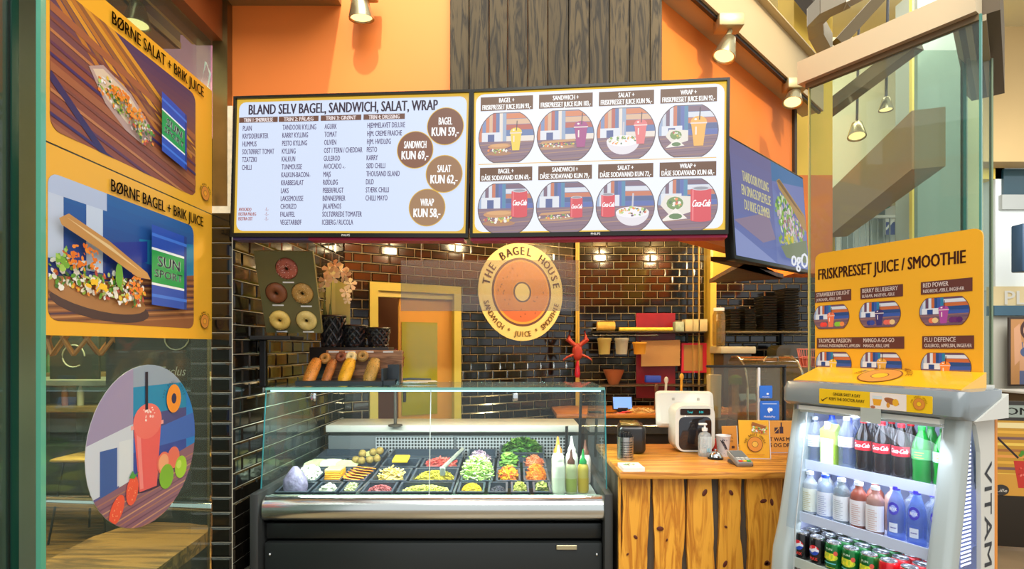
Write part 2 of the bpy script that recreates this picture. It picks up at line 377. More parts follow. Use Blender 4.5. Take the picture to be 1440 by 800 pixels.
# ================================================================ SETTING
def struct(name, mb, mats, parent=None): o = mb.build(name, mats, parent, (0, 0, 0) if parent else None); o['kind'] = 'structure'; return o
ORANGE = M('#f2822e', .6, var=.03, scale=2); YEL = M('#e8c048', .6, var=.03, scale=2); BROWN = M('#5a4326', .5, var=.2, scale=5)
BEIGE = M('#c9b184', .6, var=.03, scale=2); STEEL = M('#b9bab6', .25, 1., var=.05, scale=3, stretch=(1, 30, 30)); CHROME = M('#d8dcdc', .08, 1.); DARK = M('#1b1b1c', .35); BLACK = M('#070707', .3)
BRASS = M('#8a7648', .35, .9, var=.15, scale=6); GREY = M('#4a4d4c', .4); WHITE = M('#e8e8e4', .4); GROUT = M('#d6cfb6', .7, var=.12, scale=30)
GROUT_WARM = M('#cdb98a', .7, var=.12, scale=30)  # yellower copy with the warm kitchen light put into its colour
TILE = M('#110e0a', .12, coat=.4, var=.5, scale=1.3); FRAME = M('#1a1713', .35, .3); TAN = M('#b89c6a', .7, var=.04, scale=1)
PINE = wood('#b06c1c', '#dd9c34', 'z', 1., .4); PINEX = wood('#a8651e', '#d8953a', 'x', .8, .35)
OLD = wood('#1d1810', '#4a3e28', 'z', 1.4, .8)
GLEDGE = M('#3f9a78', .15, emit=.0); GEDGE2 = M('#123c30', .2)

struct('floor', MB().box(-1.5, 14, -2, 16, -.1, 0), M('#8f7a5c', .35, var=.15, scale=3, coat=.2))
fc = struct('floor_cafe', MB().box(-7, -1.5, -2, 8, -.12, -.02), M('#2a1c0e', .8))
plank = MB().rbox(-2.6, 2.6, -.066, .066, 0, .02, .003, 1).build('floor_board', [wood('#3b2610', '#8a6430', 'x', .7, .45)], fc, (0, 0, 0))
fcl = fc.location.copy(); plank.location = V((-4.15, 2.6, -.02))-fcl
for k in range(1, 24):
    q = plank.copy(); COL.objects.link(q); q.location = V((-4.15, 2.6+k*.136, -.02))-fcl

_tm = {}
def tile_mesh(wd, h):
    k = (round(wd, 3), round(h, 3))
    if k not in _tm:
        b = .009; d0, d1 = .003, .009; g = .002
        x, y = wd/2-g, h/2-g
        vv = [(-x, -y, 0), (x, -y, 0), (x, y, 0), (-x, y, 0), (-x, -y, d0), (x, -y, d0), (x, y, d0), (-x, y, d0)]
        bx = min(b, x*.6); vv += [(-x+bx, -y+b, d1), (x-bx, -y+b, d1), (x-bx, y-b, d1), (-x+bx, y-b, d1)]
        ff = [(0, 1, 5, 4), (1, 2, 6, 5), (2, 3, 7, 6), (3, 0, 4, 7), (4, 5, 9, 8), (5, 6, 10, 9), (6, 7, 11, 10), (7, 4, 8, 11), (8, 9, 10, 11)]
        me = bpy.data.meshes.new('tile'); me.from_pydata(vv, [], ff); me.materials.append(TILE); _tm[k] = me
    return _tm[k]
def tile_wall(name, A, B, z0, z1, zv, holes=(), L=.153, H=.0775, grout=GROUT, thick=.08, phase=0, mort=None):
    A = V((*A, 0)); B = V((*B, 0)); u = (B-A).normalized(); Ln = (B-A).length
    Mx = frame(A, u, (0, 0, 1)); mb = MB(Mx)
    cuts = [(0, Ln, z0, z1)]
    for h in holes:
        new = []
        for (a, b, c, d) in cuts:
            if h[1] <= a or h[0] >= b or h[3] <= c or h[2] >= d: new.append((a, b, c, d)); continue
            if h[0] > a: new.append((a, h[0], c, d))
            if h[1] < b: new.append((h[1], b, c, d))
            if h[2] > c: new.append((max(a, h[0]), min(b, h[1]), c, h[2]))
            if h[3] < d: new.append((max(a, h[0]), min(b, h[1]), h[3], d))
        cuts = new
    for (a, b, c, d) in cuts: mb.box(a, b, c, d, -thick, 0)
    wl = struct(name, mb, grout); org = wl.location.copy(); n = 0; stuff = []
    row = 0; z = zv[0]
    rows = int((z1-zv[0])/H)
    for r in range(rows):
        zz = zv[0]+r*H; s = -(L/2 if (r+phase) % 2 else 0)
        while s < Ln-.01:
            a, b = max(0, s), min(Ln, s+L); s += L
            if b-a < .015: continue
            segs = [(a, b)]
            for h in holes:
                if zz+H*.5 > h[2] and zz+H*.5 < h[3]:
                    ns = []
                    for (p, q) in segs:
                        if h[1] <= p or h[0] >= q: ns.append((p, q)); continue
                        if h[0] > p: ns.append((p, h[0]))
                        if h[1] < q: ns.append((h[1], q))
                    segs = ns
            for (p, q) in segs:
                if q-p > .015: stuff.append((p, q, zz, H)) if (zz > zv[1] or n >= 298) else None
                if q-p > .015 and not (zz > zv[1] or n >= 298):
                    o = bpy.data.objects.new('tile', tile_mesh(q-p, H)); COL.objects.link(o); o.parent = wl
                    T = Mx @ Matrix.Translation(((p+q)/2, zz+H/2, 0)) @ Matrix.Rotation(random.uniform(-.006, .006), 4, 'X') @ Matrix.Rotation(random.uniform(-.006, .006), 4, 'Y')
                    o.matrix_local = Matrix.Translation(-org) @ T; n += 1
    if stuff:
        sb = MB(Mx)
        for (p, q, zz, H) in stuff: sb.box(p+.003, q-.003, zz+.003, zz+H-.003, 0, .006)
        so = sb.build('tile_field', TILE, wl, org); so['kind'] = 'stuff'
    return wl
tile_wall('wall_column_front', (-1.558, 2.80), (-1.449, 2.80), 0, 2.23, (.18, 2.5), L=.5, thick=.1)
tile_wall('wall_left', (-1.448, 2.80), (-1.39, 4.45), 0, 2.75, (.30, 2.62))
DA, DB = (-1.39, 4.45), (.67, 5.60); DL = math.dist(DA, DB)
d0 = math.dist(DA, (-1.204, 4.553)); d1 = math.dist(DA, (-.477, 4.96))
tile_wall('wall_back', DA, DB, 0, 2.75, (.58, 2.62), holes=[(d0, d1, 0, 2.05)], grout=GROUT_WARM)
tile_wall('wall_kitchen', (.69, 5.7), (2.12, 5.7), 0, 2.75, (.85, 2.66), grout=GROUT_WARM)
tile_wall('wall_kitchen_right', (2.122, 5.7), (3.35, 5.7), 0, 2.25, (.85, 2.4), grout=GROUT_WARM)
struct('wall_upper_right', MB().box(2.122, 3.35, 5.69, 5.78, 2.25, 2.75), ORANGE)
struct('trim_1', MB().box(.655, .695, 5.56, 5.70, 0, 2.75), M('#c2a03c', .4))
struct('trim_2', MB().box(2.02, 2.08, 5.5, 5.69, 0, 2.72), M('#c9a840', .4))
struct('trim_3', MB().box(1.90, 1.91, 5.5, 5.52, 0, 2.7).box(1.84, 1.846, 5.5, 5.51, 0, 2.7), M('#a88a40', .4))
# storage room behind the door
struct('wall_store', MB().box(-1.9, -.2, 5.9, 5.95, 0, 2.75).box(-1.95, -1.9, 4.6, 5.95, 0, 2.75), M('#8a5a34', .7))
# door frame and sliding leaf
Dm = frame(V((*DA, 0)), V((*DB, 0))-V((*DA, 0)), (0, 0, 1))
dr = MB(Dm); fw = .07
dr.box(d0, d0+fw, 0, 2.05, -.08, .03).box(d1-fw, d1, 0, 2.05, -.08, .03).box(d0+fw, d1-fw, 2.05-fw, 2.05, -.08, .03)
door = struct('door_1', dr, M('#c4b44c', .5)); od = door.location
lf = MB(Dm).box(d0+.27, d1-fw, .01, 1.93, -.06, -.03).build('door_leaf', M('#c08a34', .45, var=.05, scale=2), door, od)
MB(Dm).box(d0+fw, d1-fw, 1.93, 1.98, -.07, .0).build('door_track', M('#c9b968', .4), door, od)
MB(Dm).box(d0+.29, d0+.62, .9, 1.72, -.03, -.02).build('door_pane', M('#8f8a1e', .12, coat=.5), door, od)  # glossy olive panel put in for a reflection on the leaf
MB(Dm).rbox(d0+.30, d0+.325, 1.02, 1.2, -.02, -.005, .005, 1).build('door_handle', DARK, door, od)
# ceilings and bulkhead
struct('ceiling', MB().prism([(-1.55, 2.96), (.72, 2.96), (2.1, 4.28), (2.41, 4.6), (3.2, 5.8), (-1.55, 5.8)], 2.75, 2.8), M('#b59a60', .7))
struct('wall_bulkhead_front', MB().box(-1.475, .79, 2.85, 2.95, 2.12, 4.3), ORANGE)
OB = frame(V((.79, 2.85, 0)), V((1.36, 1.30, 0)), (0, 0, 1)); OBL = math.dist((.79, 2.85), (2.15, 4.15))
struct('wall_bulkhead_right', MB(OB).box(.0, OBL, 2.12, 3.36, -.1, 0), ORANGE)
struct('trim_4', MB(OB).box(OBL, OBL+.05, 2.12, 3.36, -.1, .02), M('#3a2a14', .5))
struct('trim_5', MB().box(-1.552, -1.475, 2.80, 2.95, 2.23, 3.33), BRASS)
struct('trim_6', MB(OB).box(-.05, OBL+.22, 3.33, 3.345, 0, .155).box(-.05, OBL+.22, 3.345, 3.64, .14, .155).box(-.05, OBL+.22, 3.63, 3.64, .155, .20), BEIGE)
struct('trim_7', MB().box(-1.9, -.9, 2.45, 2.85, 3.30, 3.34), M('#9a7c48', .6))
trk = MB(OB).box(.02, OBL+.2, 3.31, 3.33, .12, .14); tag(trk.build('lighting_track', DARK), 'thin black lighting track along the edge of the beige soffit', 'track')
# yellow inner panel and brown wooden ledge under the bulkhead
struct('trim_8', MB().prism([(1.56, 3.6), (1.675, 4.5), (1.70, 4.5), (1.585, 3.6)], 2.07, 2.6), M('#e0b848', .5))
struct('trim_9', MB().prism([(1.50, 3.45), (1.66, 4.55), (2.15, 4.3), (2.12, 4.22), (1.25, 3.4)], 2.04, 2.07), wood('#3a2412', '#6b4422', 'x', 1, .5))
# yellow and orange pillar beside the side screen
pl = struct('wall_pillar', MB().box(2.41, 2.74, 4.62, 4.9, 2.13, 2.97), M('#e07a30', .5))
struct('wall_pillar_top', MB().box(2.41, 2.74, 4.62, 4.9, 2.97, 5), YEL)
# wooden cladding of the bulkhead: eleven boards
clad = thing('plank_cladding', 'weathered dark brown vertical plank cladding on the orange bulkhead', 'cladding', V((-.33, 2.83, 2.5)))
xs = [633, 660, 688, 714, 742, 770, 799, 828, 856, 884, 913, 930]
for i in range(11):
    a = (xs[i]-720)*2.83/F; b = (xs[i+1]-720)*2.83/F
    MB().rbox(a+.002+.33, b-.002+.33, -.02-random.uniform(0, .006), .018, 0, 1.8, .003, 1).build('board', OLD, clad, (0, 0, 0))
# café side beyond the glass
struct('wall_cafe_back', MB().box(-7, -1.55, 6.2, 6.3, 0, 3.6), M('#33372f', .6, var=.3, scale=1.2))
struct('wall_cafe_left', MB().box(-5.1, -5, 2.6, 6.3, 0, 3.6), M('#4a3a26', .7, var=.3, scale=1.5))
struct('ceiling_cafe', MB().box(-7, -1.56, 2.95, 6.3, 3.6, 3.7), M('#4a3b28', .8))
struct('wall_partition', MB().box(-1.95, -1.9, .4, 2.19, 0, 4), M('#78827c', .5, var=.1, scale=2))
# mall beyond, right
struct('wall_mall_back', MB().box(4.2, 16, 13, 13.2, 0, 9), M('#e6e9e6', .7))
struct('wall_mall_upper', MB().box(2.6, 8.2, 9.0, 9.2, 4.3, 12), M('#f0cf5a', .7, var=.02))
struct('wall_mall_tan', MB().box(7.5, 14, 8.6, 8.9, 4.45, 12), TAN)
struct('wall_mall_tan_side', MB().box(7.5, 7.6, 8.9, 13, 4.45, 12), TAN)

# ================================================================ GLASS PARTITION, LEFT
XG = -1.56
gl = thing('glass_partition', 'tall glass partition carrying the orange food posters', 'partition', V((XG, 2.3, 0)))
G1 = glass('#e2f0e6', .05, 0, '#93a39a', .8)
MB().box(-.005, .005, -.5, .49, .0, 3.08).build('glass_pane', G1, gl, (0, 0, 0))
MB().box(-.008, .008, -.52, -.5, 0, 3.08).build('polished_edge', M('#5fae90', .15, coat=.5), gl, (0, 0, 0))
g2 = thing('glass_partition', 'plain glass partition with a dark green edge before the grey wall', 'partition', V((-1.62, 1.2, 0)))
MB().box(-.005, .005, -.7, .54, 0, 3.08).build('glass_pane', glass('#c8d4cc', .05, 0, '#93a39a', .8), g2, (0, 0, 0))
MB().box(-.01, .01, .54, .565, 0, 3.08).build('polished_edge', GEDGE2, g2, (0, 0, 0))
HB = M('#8a4a20', .45, var=.12, scale=3)
one('head_beam', MB().box(-1.66, -1.50, .6, 2.84, 3.085, 3.5).box(-1.68, -1.655, .6, 2.84, 3.09, 3.12, 1), [HB, M('#d89a50', .4)], 'orange brown metal head beam above the poster glass', 'beam')
one('head_beam', MB().box(-2.0, -1.78, .6, 2.9, 3.10, 3.5).box(-1.8, -1.775, .6, 2.9, 3.10, 3.13, 1), [HB, M('#d89a50', .4)], 'second orange brown beam, further into the café', 'beam')

GX = XG+.0062
def wallart(y0, z0): return Art(lambda u, v, n: V((n, u, v)))
def poster(zb, zt, label, kind):
    t = thing('poster', label, 'poster', V((GX, 2.3, zb)), 'posters on the glass partition')
    f = lambda u, v, n: V((n, u-2.3, v-zb))
    MB().prism(rrp(-.5, 0, .497, zt-zb, .004), 0, .0012, Matrix(((0, 0, 1, 0), (1, 0, 0, 0), (0, 1, 0, 0), (0, 0, 0, 1)))).build('sheet', M('#f2b22e', .4), t, (0, 0, 0))
    a = Art(f); a.n = .0014
    if kind == 1:
        x0, x1, y0, y1 = 1.815, 2.65, 2.235, 2.735
        a.clip = rrp(x0, y0, x1, y1, .04); a.rect(x0, y0, x1, y1, '#8a4a34')
        a.grad(x0, 2.5, x1, y1, '#7a4a40', '#4a3a5c', 8)
        for k in range(9):
            a.line(1.75+k*.035, 2.76, 2.2+k*.07, 2.42, .02, ['#b8752c', '#8f5c34', '#d8982e'][k % 3])
        for k in range(16): a.line(1.75, 2.66-.04*k, 2.8, 2.50-.045*k, .012 if k % 5 else .03, ['#a0603c', '#7c4638', '#b87848', '#5c3550', '#332a60'][k % 5])
        a.line(1.81, 2.42, 2.1, 2.2, .03, '#2c2858')
        a.poly([(1.98, 2.53), (2.05, 2.57), (2.2, 2.53), (2.31, 2.45), (2.33, 2.40), (2.27, 2.35), (2.17, 2.37), (2.06, 2.43)], '#b89c90')
        a.poly([(2.0, 2.53), (2.05, 2.555), (2.19, 2.52), (2.30, 2.44), (2.18, 2.40), (2.07, 2.45)], '#dcc8a8')
        for (cx, cy, n_) in ((2.08, 2.49, 45), (2.15, 2.46, 60), (2.22, 2.43, 60), (2.27, 2.395, 50)): p_bits(a, cx, cy, .06, .045, SAL, n_, .009)
        p_bits(a, 2.12, 2.49, .06, .022, ['#f08a1c', '#f59a28', '#e87a18'], 50, .009); p_bits(a, 2.2, 2.455, .055, .025, ['#f08a1c', '#f59a28'], 50, .009)
        p_juicebox(a, 2.365, 2.36, 2.545, 2.62, -.03)
        a.clip = None
        a.art('picture', t)
        b = Art(f); b.n = .008; b.text('BØRNE SALAT + BRIK JUICE', 2.09, 2.752, .052, '#3a2010', w=.62, bold=.025); p_logo(b, 2.725, 2.275, .05); b.art('lettering', t)
    else:
        x0, x1, y0, y1 = 1.807, 2.635, 1.59, 2.088
        a.clip = rrp(x0, y0, x1, y1, .04); a.rect(x0, y0, x1, y1, '#27407e')
        a.grad(x0, 1.75, x1, y1, '#2c3f8c', '#1f5f9e', 8)
        a.rect(1.8, 1.8, 1.87, 2.1, '#c5d0e0'); a.rect(1.97, 1.78, 2.05, 2.1, '#c9d6e6'); a.rect(1.8, 2.02, 2.07, 2.1, '#b6c4dc')
        a.poly([(2.25, 1.95), (2.64, 2.0), (2.64, 1.82), (2.25, 1.86)], '#1f7fa8'); a.poly([(2.07, 1.9), (2.3, 1.95), (2.3, 1.86), (2.07, 1.82)], '#243a94')
        a.poly([(1.8, 1.7), (2.64, 1.85), (2.64, 1.55), (1.8, 1.55)], '#8c5634')
        for k in range(14): a.line(1.75, 1.6+.012*k-.03, 2.7, 1.70+.014*k-.05, .007, ['#a87044', '#6a4030', '#bb8450', '#4a3048'][k % 4])
        a.ell(2.06, 1.655, .25, .055, '#3e2a30', 24, -.08); a.ell(2.04, 1.69, .25, .055, '#a87444', 24, -.1)
        for (cx, cy) in ((1.87, 1.76), (1.96, 1.75), (2.05, 1.74), (2.13, 1.73), (2.19, 1.72)): p_bits(a, cx, cy, .07, .06, SAL+['#f4efe0', '#f4efe0'], 60, .012)
        p_bits(a, 1.93, 1.82, .09, .045, ['#f07a20', '#f59028'], 60, .01); p_bits(a, 2.2, 1.76, .035, .06, ['#f07a20', '#f59028'], 40, .01); p_bits(a, 1.99, 1.72, .05, .02, ['#f6c21e'], 12, .015)
        a.ell(2.1, 1.78, .02, .05, '#5da52e', 10); p_bits(a, 1.83, 1.81, .03, .05, ['#7ab03a', '#a8d05a'], 14, .015)
        a.poly([(1.82, 1.935), (1.86, 1.96), (2.05, 1.9), (2.26, 1.81), (2.28, 1.785), (2.2, 1.785), (2.0, 1.86), (1.83, 1.915)], '#c9924c'); a.poly([(1.85, 1.945), (2.05, 1.885), (2.22, 1.81), (2.05, 1.87)], '#e8c890')
        p_juicebox(a, 2.288, 1.68, 2.533, 2.02, -.005)
        a.clip = None; a.art('picture', t)
        b = Art(f); b.n = .008; b.text('BØRNE BAGEL + BRIK JUICE', 2.085, 2.102, .05, '#3a2010', w=.62, bold=.025); p_logo(b, 2.72, 1.63, .05); b.art('lettering', t)
poster(2.189, 2.825, 'upper orange poster with a boxed salad and blue juice carton', 1)
poster(1.54, 2.183, 'lower orange poster with a filled bagel and blue juice carton', 2)
# round decal
t = thing('round_decal', 'round picture decal of a pink smoothie, strawberries and limes on the glass', 'decal', V((GX, 2.306, 1.085)))
a = Art(lambda u, v, n: V((n, u, v))); R = .34
a.clip = [(R*math.cos(2*PI*k/48), R*math.sin(2*PI*k/48)) for k in range(48)]
a.rect(-R, -R, R, R, '#5a5a90'); a.rect(-R, -.1, -.09, R, '#9a8fae'); a.rect(-.09, .13, R, .25, '#1f86b0'); a.rect(-.09, .25, R, R, '#8f9fb0'); a.rect(-.09, .02, R, .13, '#4a4a80')
a.poly([(-R, .05), (-.09, .1), (-.09, -.12), (-R, -.16)], '#c9d2dc'); a.rect(-.27, -.2, -.18, .02, '#3a5a9c'); a.rect(-.17, -.2, -.1, .04, '#d4dce0'); a.rect(-.09, -.2, R, .02, '#34489a'); a.rect(.27, -.25, R, .25, '#2a7fc8'); a.poly([(-.09, .04), (R, .1), (R, -.02), (-.09, -.02)], '#3f66b8')
a.poly([(-R, -.17), (R, -.05), (R, -R), (-R, -R)], '#8a5f6c')
for k in range(12): a.line(-.4, -.2-.02*k, .4, -.09-.022*k, .006, ['#a8735c', '#6f4a5a', '#c09070'][k % 3])
a.ell(.02, -.18, .11, .02, '#3a2440', 16)
a.poly([(-.055, -.19), (.055, -.19), (.085, .09), (-.09, .09)], '#e8605c'); a.poly([(-.05, -.18), (-.03, -.18), (-.05, .08), (-.075, .08)], '#f08a84'); a.rect(-.105, .075, .1, .092, '#f0a8a0'); a.ell(-.002, .1, .09, .075, '#ec7468', 24); p_bits(a, .0, .13, .05, .03, ['#f8c8c0', '#ffe8e0'], 14, .008)
a.rect(-.02, .15, -.003, .31, '#20182c')
for (cx, cy, r) in ((.10, -.1, .05), (.17, -.09, .05)): a.ell(cx, cy, .045, .05, '#e8745c', 16)
a.ell(.1, -.1, .035, .04, '#f0a878', 14); a.ell(.12, -.165, .05, .055, '#7fb52e', 18); a.ell(.225, -.145, .045, .052, '#a2cc34', 18); a.ell(.21, -.13, .02, .02, '#c4e05c', 10)
for (cx, cy, r_) in ((-.185, -.225, -.5), (-.1, -.17, -.15)): a.ell(cx, cy, .035, .06, '#ee5a3a', 16, r_); p_bits(a, cx, cy, .025, .045, ['#f8a070'], 14, .004)
a.poly([(-.12, -.115), (-.1, -.09), (-.085, -.11), (-.06, -.1), (-.09, -.125)], '#4f9a3a')
a.clip = None; a.ell(.17, .18, .052, .065, '#f0942c', 24); a.ell(.17, .18, .018, .024, '#2a2a50', 14); a.arc('THE BAGEL HOUSE', .17, .18, .07, .012, '#2a2040', 170, 10)
a.art('picture', t)
MB().prism([(R*math.cos(2*PI*k/48), R*math.sin(2*PI*k/48)) for k in range(48)], -.0005, .0005, Matrix(((0, 0, 1, 0), (1, 0, 0, 0), (0, 1, 0, 0), (0, 0, 0, 1)))).build('sheet', WHITE, t, (0, 0, 0))

# café things seen through the glass
one('pink_signboard', MB().box(-2.42, -2.0, 3.6, 3.63, 2.9, 3.58), M('#c890a8', .5, emit=.45), 'pink signboard with white script high behind the glass', 'sign')  # emission added to lift the dim board
sg = [o for o in COL.objects if o.name.startswith('pink_signboard')][0]
MB().tube([V((math.cos(k*.35)*.05*(1+k*.02)-.1+k*.012, -.012, .25+math.sin(k*.35)*.09)) for k in range(22)], .008, 6).tube([(.14, -.012, .1), (.2, -.012, .42), (.17, -.012, .5), (.13, -.012, .3), (.16, -.012, .05)], .008, 6).build('script_stroke', M('#ffffff', .5, emit=.6), sg, (0, 0, 0))
def lampshade_spot(name, loc, aim, label, gp=None, s=1.):
    t = thing(name, label, 'lamp', V(loc), gp); d = (V(aim)-V(loc)).normalized(); T = d.to_track_quat('-Z', 'Y').to_matrix().to_4x4()
    m = MB(T); m.lathe([(.012*s, .06*s), (.03*s, .045*s), (.042*s, .0), (.055*s, -.05*s), (.055*s, -.055*s), (.048*s, -.052*s), (.03*s, -.01*s)], 20); m.build('reflector', M('#b8ac84', .25, .8), t, (0, 0, 0))
    MB(T).lathe([(.001, -.045*s), (.046*s, -.047*s)], 18).build('bulb', M('#ffe6a0', .3, emit=1.6), t, (0, 0, 0))
    return t
sp = lampshade_spot('hanging_lamp', (-1.70, 2.45, 3.01), (-1.68, 2.4, 2), 'brushed gold spotlight behind the upper poster glass')
MB().tube([(0, 0, .05), (0, 0, .24)], .008, 8).rbox(-.05, .05, -.04, .04, .12, .24, .01).build('stem', M('#b8ac84', .3, .8), sp, (0, 0, 0))
bench = thing('slab_bench', 'long rough wooden slab bench behind the glass partition', 'bench', V((-1.98, 2.72, 0)))
m = MB(); ol = []
for k in range(26):
    a_ = 2*PI*k/26; r = 1+random.uniform(-.04, .04); x = math.copysign(abs(math.cos(a_))**.5, math.cos(a_))*.30*r; y = math.copysign(abs(math.sin(a_))**.5, math.sin(a_))*.48*r; ol.append((x-y*.06, y))
m.prism(ol, .38, .46); m.build('slab', wood('#5c3a16', '#a8773a', 'x', .5, .5), bench, (0, 0, 0))
for x in (-.18, .18): MB().rbox(x-.04, x+.04, -.25, .25, 0, .38, .01).build('leg', M('#4a3016', .6), bench, (0, 0, 0))
one('steel_rail', MB().tube([(-4.2, 3.75, .47), (-1.75, 3.3, .52)], .035, 12), CHROME, 'polished steel rail running across behind the bench', 'rail')  # solid bar added in place of the case band mirrored in the glass
for k, (x, y) in enumerate(((-3.3, 4.3), (-2.5, 4.5))):
    st = thing('wire_stool', ['pale plywood stool left of the steel rail, thin black legs', 'pale plywood stool nearest the tiled column, thin black legs'][k], 'stool', V((x, y, 0)), 'stools behind the glass')
    MB().rbox(-.22, .22, -.2, .2, .62, .65, .02).build('seat', wood('#8a6a30', '#b8964c', 'x'), st, (0, 0, 0))
    for (a_, b_) in ((-1, -1), (1, -1), (-1, 1), (1, 1)): MB().tube([(a_*.15, b_*.14, .62), (a_*.22, b_*.2, 0)], .009, 6).build('leg', BLACK, st, (0, 0, 0))
sh = thing('bottle_shelf', 'dark back shelf with small bottles behind the stools', 'shelf', V((-3.4, 5.6, 0)))
MB().box(-1.6, 1.4, -.2, .2, .85, .9).box(-1.6, 1.4, -.2, .2, 1.2, 1.24).box(-1.6, -1.56, -.2, .2, 0, 1.24).box(1.36, 1.4, -.2, .2, 0, 1.24).build('frame', M('#6a5a34', .5), sh, (0, 0, 0))
MB().box(-1.56, 1.36, -.15, .18, .02, .5).build('lower_cabinet', M('#2a302c', .5), sh, (0, 0, 0))
for k in range(16):
    x = -4.75+k*.16; c = ['#3c5a34', '#7a4a22', '#9a9a86', '#22343c'][k % 4]
    tag(MB().lathe([(.03, 0), (.032, .14), (.012, .2), (.012, .25)], 10, (x, 5.55, .9+(.34 if k % 3 == 0 else 0))).build('bottle', M(c, .2, coat=.4)), ['dark green', 'brown', 'grey', 'black'][k % 4]+' bottle on the café back shelf, '+('leftmost' if k == 0 else ORD[k])+' from the left', 'bottle', 'bottles on the café back shelf')
lt = thing('lattice_shade', 'large woven orange lattice lampshade hanging behind the glass', 'lampshade', V((-2.75, 3.6, 1.45)))
m = MB()
for k in range(14):
    for sgn in (1, -1):
        pts = []
        for j in range(9):
            z = j/8*.5; r = .3-.06*j/8; an = 2*PI*k/14+sgn*z*2.2; pts.append((r*math.cos(an), r*math.sin(an), z))
        m.tube(pts, .012, 5)
m.build('lattice', M('#a86a30', .5, var=.2), lt, (0, 0, 0)); MB().tube([(0, 0, .45), (0, 0, 2.14)], .006, 6).lathe([(.24, .5), (.05, .53)], 14).build('cord', BLACK, lt, (0, 0, 0))
pic = thing('chalk_sign', 'small dark framed sign on the café shelf', 'sign', P(106, 530, 4.4))
MB().rbox(-.2, .2, -.015, .015, -.02, .33, .008).build('board', M('#23261c', .5), pic, (0, 0, 0)); MB().tube([(math.cos(k/3)*.09, -.02, .17+math.sin(k/3)*.09) for k in range(17)], .006, 5).build('ring_mark', M('#8f9080', .5), pic, (0, 0, 0))
one('counter_ledge', MB().box(-4.9, -1.95, 4.2, 4.75, 1.2, 1.24).box(-4.9, -4.85, 4.2, 4.75, 0, 1.2).box(-2.0, -1.95, 4.2, 4.75, 0, 1.2), M('#6f7468', .3, var=.2), 'grey café counter ledge behind the glass', 'ledge')
wl_ = thing('wall_panel_sign', 'dark wall panel with white swirl and the word Exclus', 'sign', V((-2.25, 3.42, 1.3)))
MB().box(-.32, .32, 0, .03, -1.3, .42).build('board', M('#3a3020', .35), wl_, (0, 0, 0))
a = Art(on(frame((0, 0, 0), (1, 0, 0), (0, 0, 1)))); a.text('Exclus', .02, .02, .06, '#c8c4b8', shear=.25, cond=.8)
a.art('lettering', wl_); MB().tube([(.12+math.cos(k*.4)*(.03+k*.004), -.01, .26+math.sin(k*.4)*(.03+k*.004)) for k in range(20)], .004, 5).build('swirl', M('#b8b4a4', .5), wl_, (0, 0, 0))

# ================================================================ SPOTS ON THE SOFFIT
for (px, py, Y, lab, aim) in ((1022, 66, 3.0, 'brass spotlight with square adapter box beneath the beige soffit', (.8, 2.9, 2)), (1116, 134, 3.71, 'brass spotlight at the far end of the beige soffit', (1.6, 3.4, 2)), (507, 8, 2.72, 'single brass spotlight above the left menu screen', (-.7, 3.0, 1.6))):
    c = P(px, py, Y); t = lampshade_spot('spotlight', c, aim, lab, 'soffit spotlights', 1.15)
    MB().tube([(0, 0, .05), (0.02, 0, .09)], .014, 8).tube([(.02, 0, .09), (.02, 0, 3.34-c.z)], .008, 6).rbox(-.06, .08, -.05, .05, min(.1, 3.26-c.z), min(.18, 3.33-c.z), .008).build('adapter', M('#b8a878', .4, .3), t, (0, 0, 0))

# ================================================================ MENU SCREENS
def fit(a, t, x, y, h, col, w, al='L', bold=.02, shear=0): a.text(t, x, y, h, col, w=w, al=al, bold=bold, shear=shear)
def screen(name, label, A, B, H, group=None):
    A = V(A); B = V(B); u = (B-A).normalized(); n0 = V((0, 0, 1)); Mx = frame(A, u, n0)
    W = (B-A).length; T = Mx @ Matrix.Translation((W/2, 0, 0)); t = thing(name, label, 'screen', T, group)
    b = .012
    m = MB(); m.rbox(-W/2, W/2, 0, H, -.05, -.012, .008, 2); m.box(-W/2, W/2, 0, b*1.6, -.012, .004).box(-W/2, W/2, H-b, H, -.012, .004).box(-W/2, -W/2+b, b*1.6, H-b, -.012, .004).box(W/2-b, W/2, b*1.6, H-b, -.012, .004)
    m.build('frame', M('#23231f', .25, .4), t, (0, 0, 0)); return t, W, H
